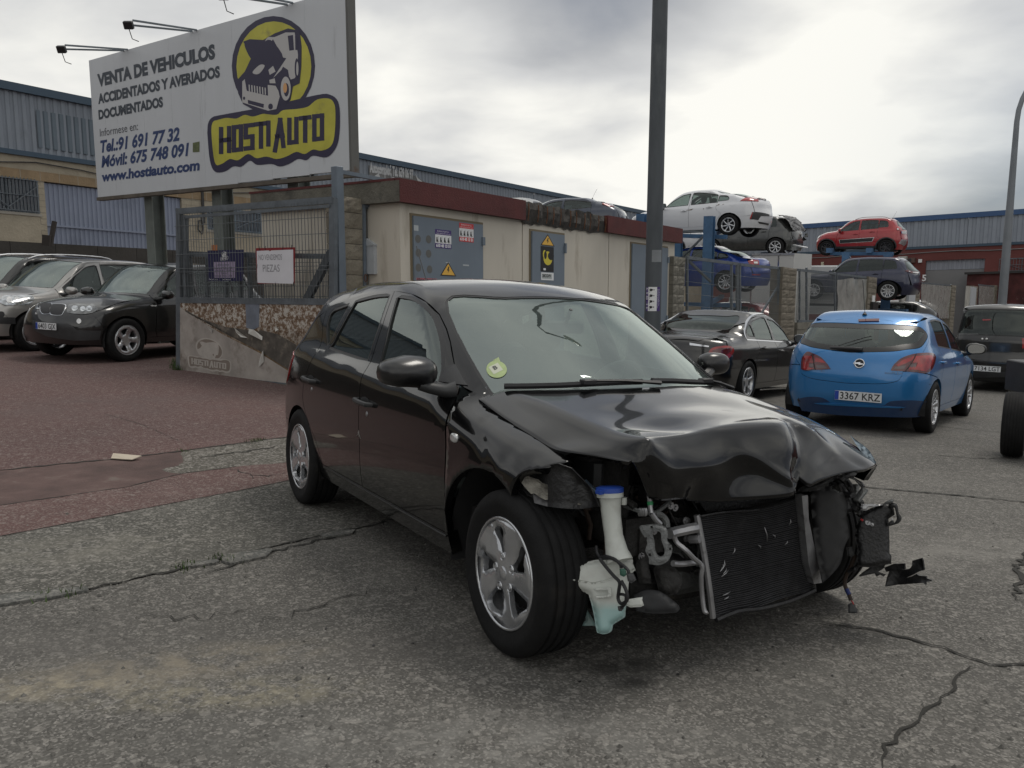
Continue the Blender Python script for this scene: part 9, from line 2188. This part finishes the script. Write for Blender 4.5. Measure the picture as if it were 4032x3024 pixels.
ign = traced_car(zig, ('stacked_small_suv', 'small red high-riding car alone on top of a blue rack at the right', 'car', gB, place(at(1912.7*1.8228, 534*1.8228, 34.9), (-1.2175, .84, .325), Vv, UP), REDP_, gP), ign_fn, step=.10, group='wrecked cars stacked on the racks')
uB, uP = generic(1.38, -1.36, .93, 1.66, .92, .93, .365, 1.05, .92, 1.05, .35, -1.75, (1.04, 1.14), sill=.28, bx=-.2, cx=-1.1, arch=.41, rim=ST16, tum=(.25, .3), tailz=1.05)
NVY = paint('navy_lacquer', (.010, .014, .045), .3, .3, .04, .04)
uP.update(tint=3, rails=None)
suv = traced_car(zig, ('stacked_suv', 'dark navy off-road car on the lower rack below the red car', 'car', uB, place(at(3494.6, 1145.8, 31), (-1.36, .92, .365), Vv, UP), NVY, uP), suv_fn, step=.10, group='wrecked cars stacked on the racks')
wB, wP = generic(1.33, -1.33, .92, 1.62, .90, .70, .35, 1.02, .90, 1.02, .35, -1.45, (1.02, 1.10), sill=.26, bx=-.2, cx=-1.05, arch=.40, rim=ST7, tum=(.25, .3), tailz=1.0)
wP.update(tint=3)
wrk = car('stacked_wreck', 'dark grey off-road car with a crushed, foil-draped tail, behind the white one', 'car', wB, place(at(3051, 972, 33), (-1.33, .91, .35), Vv, UP), GRYC, wP, step=.10, group='wrecked cars stacked on the racks')
fB, fP = generic(1.24, -1.24, .85, 1.45, .80, .60, .30, .96, .82, 1.02, .4, -1.4, (.94, 1.02), sill=.20, bx=-.1, cx=-.95, arch=.34, rim=ST7)
fe = car('stacked_hatchback', 'small white hatchback tail between the lamp post and the blue rack', 'car', fB, place(at(1459*1.8228, 531.6*1.8228, 32), (-1.24, .85, .30), Vv, UP), WHI, fP, step=.12, group='wrecked cars stacked on the racks')
# more vehicles in the rack yard
def boxvan(name, label, M, L, W, H, m, nose=.9, cat='van', win=True):
 root = empty(name, M); tag(root, label, cat)
 prof = [(-L/2, .35), (-L/2+.02, H-.25), (-L/2+.10, H-.06), (-L/2+.4, H), (L/2-nose-.5, H), (L/2-nose, H-.12), (L/2-.55, H*.60), (L/2-.1, H*.50), (L/2, H*.40), (L/2, .35)]
 mb = MB(); n = len(prof); vs = []
 for y, k in ((-W/2, 0), (-W/2+.05, .0), (W/2-.05, .0), (W/2, 0)):
  for x, z in prof: e = .05 if abs(y) == W/2 else 0; vs.append((x*(1-e*.2), y, z-(e if z > H-.3 else 0)))
 fs = [tuple(range(n)), tuple(3*n+i for i in reversed(range(n)))]
 for j in range(3): fs += [(j*n+i, j*n+(i+1) % n, (j+1)*n+(i+1) % n, (j+1)*n+i) for i in range(n)]
 mb.add(vs, fs); mb.build('body', m, root)
 for sg in (-1, 1):
  mb = MB(); mb.box((-L/2+.2, sg*(W/2+.002)-.004, H*.30), (L/2-1.3, sg*(W/2+.002)+.004, H*.34)); mb.build('side_moulding', PLA, root)
  if win:
   mb = MB(); y = sg*(W/2+.004); mb.add([(L/2-1.5, y, H*.62), (L/2-.75, y, H*.62), (L/2-1.05, y, H*.86), (L/2-1.5, y, H*.88)], [(0, 1, 2, 3)]); mb.build('cab_window', WGL, root, fixn=False)
 for x in (-L*.31, L*.31):
  for sg in (-1, 1):
   mb = MB(); mb.smooth = True; mb.lathe([(0, .11), (.2, .11), (.33, .10), (.34, .06), (.34, -.06), (.33, -.10), (0, -.11)], 24); q = mb.build('wheel', RUB, root, smooth=True); q.location = (x, sg*(W/2-.12), .34)
   mb = MB(); mb.smooth = True; mb.lathe([(0, sg*.115), (.19, sg*.118), (.2, sg*.112)], 20); h = mb.build('wheel_cover', ALU, q, smooth=True)
 return root
def gmat(x, y, f): M = rot_frame((x, y, G(x, y)), (*f, 0), gnorm(x, y)); return M
WV = paint('white_van_paint', (.50, .51, .52), 0, .4, .08, .08); WV2 = mat('white_box_side', (.50, .50, .49), .5, var=.06, vscale=1)
q = at(1862*1.8228, 600*1.8228, 32.2)
van2 = boxvan('white_van', 'white panel van behind the mesh fence, its roof above the low block wall', place((q[0], q[1], at(1850*1.8228, 573*1.8228, 32.2)[2]-2.3), (-2.7, 1.0, 0), (-.80, .60)), 5.4, 2.0, 2.3, WV)
van2['category'] = 'van'
q = at(1716*1.8228, 560*1.8228, 30.)
tr_ = empty('box_lorry', Matrix.Translation((q[0], q[1], 0))); tag(tr_, 'white box body of a lorry between the wrecked grey car and the white van', 'lorry')
def lq_(nm, a0, a1, b0, b1, h0, h1, m):
 mb = MB(); O = Vector((q[0], q[1], 0)); u = Vector((.79, -.61, 0)); v = Vector((.61, .79, 0))
 mb.hexa([O+u*a+v*b+Vector((0, 0, h)) for h in (h0, h1) for a, b in ((a0, b0), (a1, b0), (a1, b1), (a0, b1))]); return own(mb.build(nm, m, tr_), tr_)
zt_ = at(1690*1.8228, 547*1.8228, 30)[2]
lq_('box_body', -1.55, -.02, 0, 2.0, zt_-2.6, zt_, WV2); lq_('chassis', -1.5, 0, .1, 1.9, zt_-3.1, zt_-2.6, DARK); lq_('door_frame', -1.6, -1.55, -.02, 0, zt_-2.6, zt_, CHR); lq_('door_frame', -.6, -.55, -.02, 0, zt_-2.6, zt_, CHR); lq_('top_rail', -1.6, .0, -.03, -.002, zt_-.06, zt_+.01, ALU)
for a in (-1.3, -.3):
 mb = MB(); mb.smooth = True; mb.lathe([(0, -.1), (.42, -.1), (.44, 0), (.42, .1), (0, .1)], 20); w_ = mb.build('wheel', RUB, smooth=True); O = Vector((q[0], q[1], zt_-3.3))+Vector((.79, -.61, 0))*a; w_.matrix_world = Matrix.Translation(O)@Matrix.Rotation(-.66, 4, 'Z'); own(w_, tr_)
def quick(name, label, px_, py_, Y, fwd, m, W=.88, H=1.45, z=None, kind='hatch', **k):
 b, p = generic(1.3, -1.3, W, H, .82, .75, .31, H*.65, H*.57, 1.0, .35, -1.4, (H*.64, H*.69), sill=.22, rim=ST5, **k)
 q = at(px_*1.8228, py_*1.8228, Y); M = place(q, (0, 0, H-.02), fwd, UP)
 p['mirror'] = None; p['cabin'] = False; p['tint'] = 5
 return car(name, label, 'car', b, M, m, p, step=.16)
quick('yard_hatchback', 'red car on the ground behind the left leaf of the double mesh gate', 1570, 652, 26.5, Vv, paint('dull_red_lacquer', (.16, .012, .02), .1, .3, .04, .05))
quick('yard_hatchback', 'black car low in the entrance between the black box pillar and the white posts', 1912, 649, 34, (-.9, .43), BLK3)
quick('yard_suv', 'white off-road car in the gap right of the first far fence', 2092, 628, 62, (-.95, .3), WHI, H=1.62)
quick('yard_hatchback', 'white car whose roof shows behind the black car in the yard entrance', 1945, 647, 44, (-.9, .43), WHI)
quick('yard_hatchback', 'pale car roof just showing above the substation roof', 1088, 431.5, 31., Vv, paint('pale_lacquer', (.40, .40, .38), .2, .3, .05, .05), z=1)
FOIL = mat('grey_foil', (.13, .13, .135), .45, .3, var=.4, vscale=5, bump=.5, bscale=9)
wr = wrk; WI = wr.matrix_world.inverted()
mb = MB(); r = np.random.RandomState(4); K = 12; vs = []
for j in range(K+1):
 for i in range(K+1):
  u_, v_ = i/K, j/K; x = -1.35-.62*v_**.6+r.uniform(-.03, .03); y = .82-1.6*u_; z = 1.60-.62*v_**1.5+r.uniform(-.035, .035); vs.append((x, y+r.uniform(-.02, .02), z))
mb.add(vs, [(j*(K+1)+i, j*(K+1)+i+1, (j+1)*(K+1)+i+1, (j+1)*(K+1)+i) for j in range(K) for i in range(K)]); mb.build('foil_drape', FOIL, wr, smooth=False)
for k in range(16):
 mb = MB(); c = Vector((-1.95+r.uniform(-.15, .10), r.uniform(-.6, .88), r.uniform(.35, 1.1))); s_ = r.uniform(.06, .2)
 mb.add([c+Vector((r.uniform(-1, 1)*s_, r.uniform(-1, 1)*s_, r.uniform(-1, 1)*s_)) for _ in range(4)], [(0, 1, 2), (0, 2, 3), (0, 3, 1), (1, 3, 2)]); mb.build('crushed_piece', TORN if k % 3 else ALUG, wr)
mb = MB(); mb.smooth = True; mb.tube([(-2.0, .7, .42), (-2.15, .3, .36), (-2.2, -.3, .34)], .06, 6, rr=[.04, .07, .05], flat=.5); mb.build('bumper_strip', WHI, wr, smooth=True)
# trailer and wheel at the right edge
ex, ey = g_(2192, 990)
tl_ = empty('flatbed_trailer', Matrix.Translation((ex+.5, ey, G(ex, ey)))); tag(tl_, 'dark low trailer with a bare tyre, cut off by the right edge', 'trailer')
z0 = G(ex, ey)
mb = MB(); mb.smooth = True; r_ = .325; mb.lathe([(.20, -.085), (.27, -.10), (r_-.02, -.095), (r_, -.07)]+[(r_-(.006 if k % 2 else 0), -.06+.013*k) for k in range(10)]+[(r_, .07), (r_-.02, .095), (.27, .10), (.20, .085), (.20, -.085)], 36)
w_ = mb.build('tyre', RUB, smooth=True); WM = Matrix.Translation((ex+.03, ey+.1, z0+r_))@Matrix.Rotation(math.radians(56), 4, 'Z'); w_.matrix_world = WM; own(w_, tl_)
mb = MB(); mb.smooth = True; mb.lathe([(0, .03), (.19, .03), (.2, .06), (.2, -.06)], 24); q = mb.build('wheel_rim', ALUD, smooth=True); q.matrix_world = WM; own(q, tl_)
PG = mat('scuffed_grey_panel', (.16, .16, .155), .6, .2, var=.3, vscale=6)
for nm, a, b, m in (('side_panel', (.10, -.55, .02), (1.6, -.50, .50), PG), ('deck', (.22, -.50, .50), (1.6, .2, .62), TORN), ('guard', (.20, -.2, .60), (.9, .6, .92), PLA), ('hazard_strip', (.12, -.34, .50), (.14, -.12, .88), mat('hazard_yellow', (.35, .33, .03), .6, var=.3, vscale=20))):
 mb = MB(); mb.box(a, b, bev=.01); q = mb.build(nm, m); q.matrix_world = Matrix.Translation((ex, ey, z0)); own(q, tl_)
mb = MB(); r = np.random.RandomState(8); c = Vector((ex+.12, ey-.36, z0+.62)); P = [c+Vector((r.uniform(-.07, .05), r.uniform(-.02, .02), r.uniform(-.10, .10))) for _ in range(12)]
mb.add(P, [(i, (i+1) % 12, (i+3) % 12) for i in range(12)]); q = mb.build('loose_tape', mat('grey_tape', (.34, .34, .35), .4), tl_, fixn=False); own(q, tl_)
# buildings over the road, behind and left of the camera (they show as reflections in the black doors)
BK = Frame((-26, -3, G(-26, -3)), (-.35, .937), (-.937, -.35), 0)
bk = empty('facing_warehouse', Matrix.Translation(BK.O)); tag(bk, 'dark warehouse with a low cream base across the yard, outside the picture to the left', 'warehouse')
for nm, a0, a1, h0, h1, m in (('cladding', -20, 40, 1.6, 5.4, mat('dark_cladding', (.035, .042, .05), .6)), ('wall_base', -20, 40, -1, 1.58, mat('pale_base', (.22, .20, .16), .8)), ('eaves', -20, 40, 5.42, 5.7, LTR)):
 mb = MB(); BK.box(mb, a0, a1, 0, 8, h0, h1); own(mb.build(nm, m, bk), bk)
mb = MB(); put_text(mb, 'www.hostiauto.com', BK.p(4, -.02, 2.8), BK.u, (0, 0, 1), size=1.6, shear=.2, bold=.02); own(mb.build('wall_lettering', mat('pale_lettering', (.2, .22, .25), .6), bk, fixn=False), bk)
# loose wiring, broken brackets and shards about the torn-off front
mb = MB(); mb.smooth = True; mb.ellip((.53, .93, 1.035), (.07, .10, .062), 16, 10, .8); mb.tube([(.60, .80, .97), (.56, .88, 1.0)], .03, 8); hadd(mb, 'door_mirror', MATS['mirror_satin_black'], smooth=True)
r = np.random.RandomState(21)
for k in range(34):
 a = np.array([r.uniform(1.45, 1.66), r.uniform(-.56, -.26), r.uniform(.42, .78)]); P = [a]
 for _ in range(5): P.append(P[-1]+np.array([r.uniform(-.05, .04), r.uniform(-.07, .09), r.uniform(-.10, .06)]))
 mb = MB(); mb.smooth = True; q = [Vector(p) for p in P]; s_ = []
 for i in range(len(q)-1):
  for t in (0, .33, .66): s_.append(q[i].lerp(q[i+1], t)+(q[min(i+2, 5)]-q[max(i-1, 0)]).cross(Vector((0, 0, 1)))*.05*math.sin(t*3.14))
 mb.tube(s_+[q[-1]], r.choice([.003, .004, .006, .009]), 5); hadd(mb, 'wire', [BLKP, MATS['rubber_hose'], GRIM, MATS['brown_loom']][k % 4], smooth=True)
for k in range(26):
 c = Vector((r.uniform(1.50, 1.68), r.uniform(-.58, -.22), r.uniform(.40, .80))) if k % 2 else Vector((r.uniform(1.60, 1.82), r.uniform(.45, .72), r.uniform(.42, .74))); w_ = [r.uniform(.008, .04) for _ in range(3)]
 M = Matrix.Translation(c)@Matrix.Rotation(r.uniform(0, 3), 4, 'X')@Matrix.Rotation(r.uniform(0, 3), 4, 'Z'); mb = MB(); mb.box((-w_[0], -w_[1], -w_[2]*.4), tuple((w_[0], w_[1], w_[2]*.4)), M, bev=.003); hadd(mb, 'bracket', [GRIM, TORN, ALUG, PLA][k % 4])
for k in range(10):
 c = Vector((r.uniform(1.66, 1.70), r.uniform(-.52, -.28), r.uniform(.40, .76))); mb = MB(); mb.smooth = True; M = Matrix.Translation(c)@Matrix.Rotation(1.57, 4, 'Y'); mb.lathe([(0, .006), (.007, .006), (.008, 0), (.014, 0), (.014, -.004)], 8, 'z'); mb.v = [tuple(M@Vector(v)) for v in mb.v]; hadd(mb, 'bolt', ALUR, smooth=True)
mb = MB()
for k in range(70):
 if k < 30: X, Y = r.normal(1650, 200), r.normal(1400, 60)
 else: X, Y = r.uniform(200, 2200), r.uniform(1050, 1620)
 x, y = g_(X, max(Y, 1010)); s_ = r.uniform(.003, .009)*(1.6 if k % 17 == 0 else 1); z = G(x, y)+.002; a0 = r.uniform(0, 6)
 mb.add([(x+s_*math.cos(a0+t)*r.uniform(.6, 1.2), y+s_*math.sin(a0+t)*r.uniform(.6, 1.2), z+r.uniform(0, s_*.5)) for t in (0, 1.4, 2.9, 4.6)], [(0, 1, 2, 3)])
tag(mb.build('plastic_shards', TORN, fixn=False), 'small black shards of broken plastic scattered on the asphalt before the wrecked car', kind='stuff')
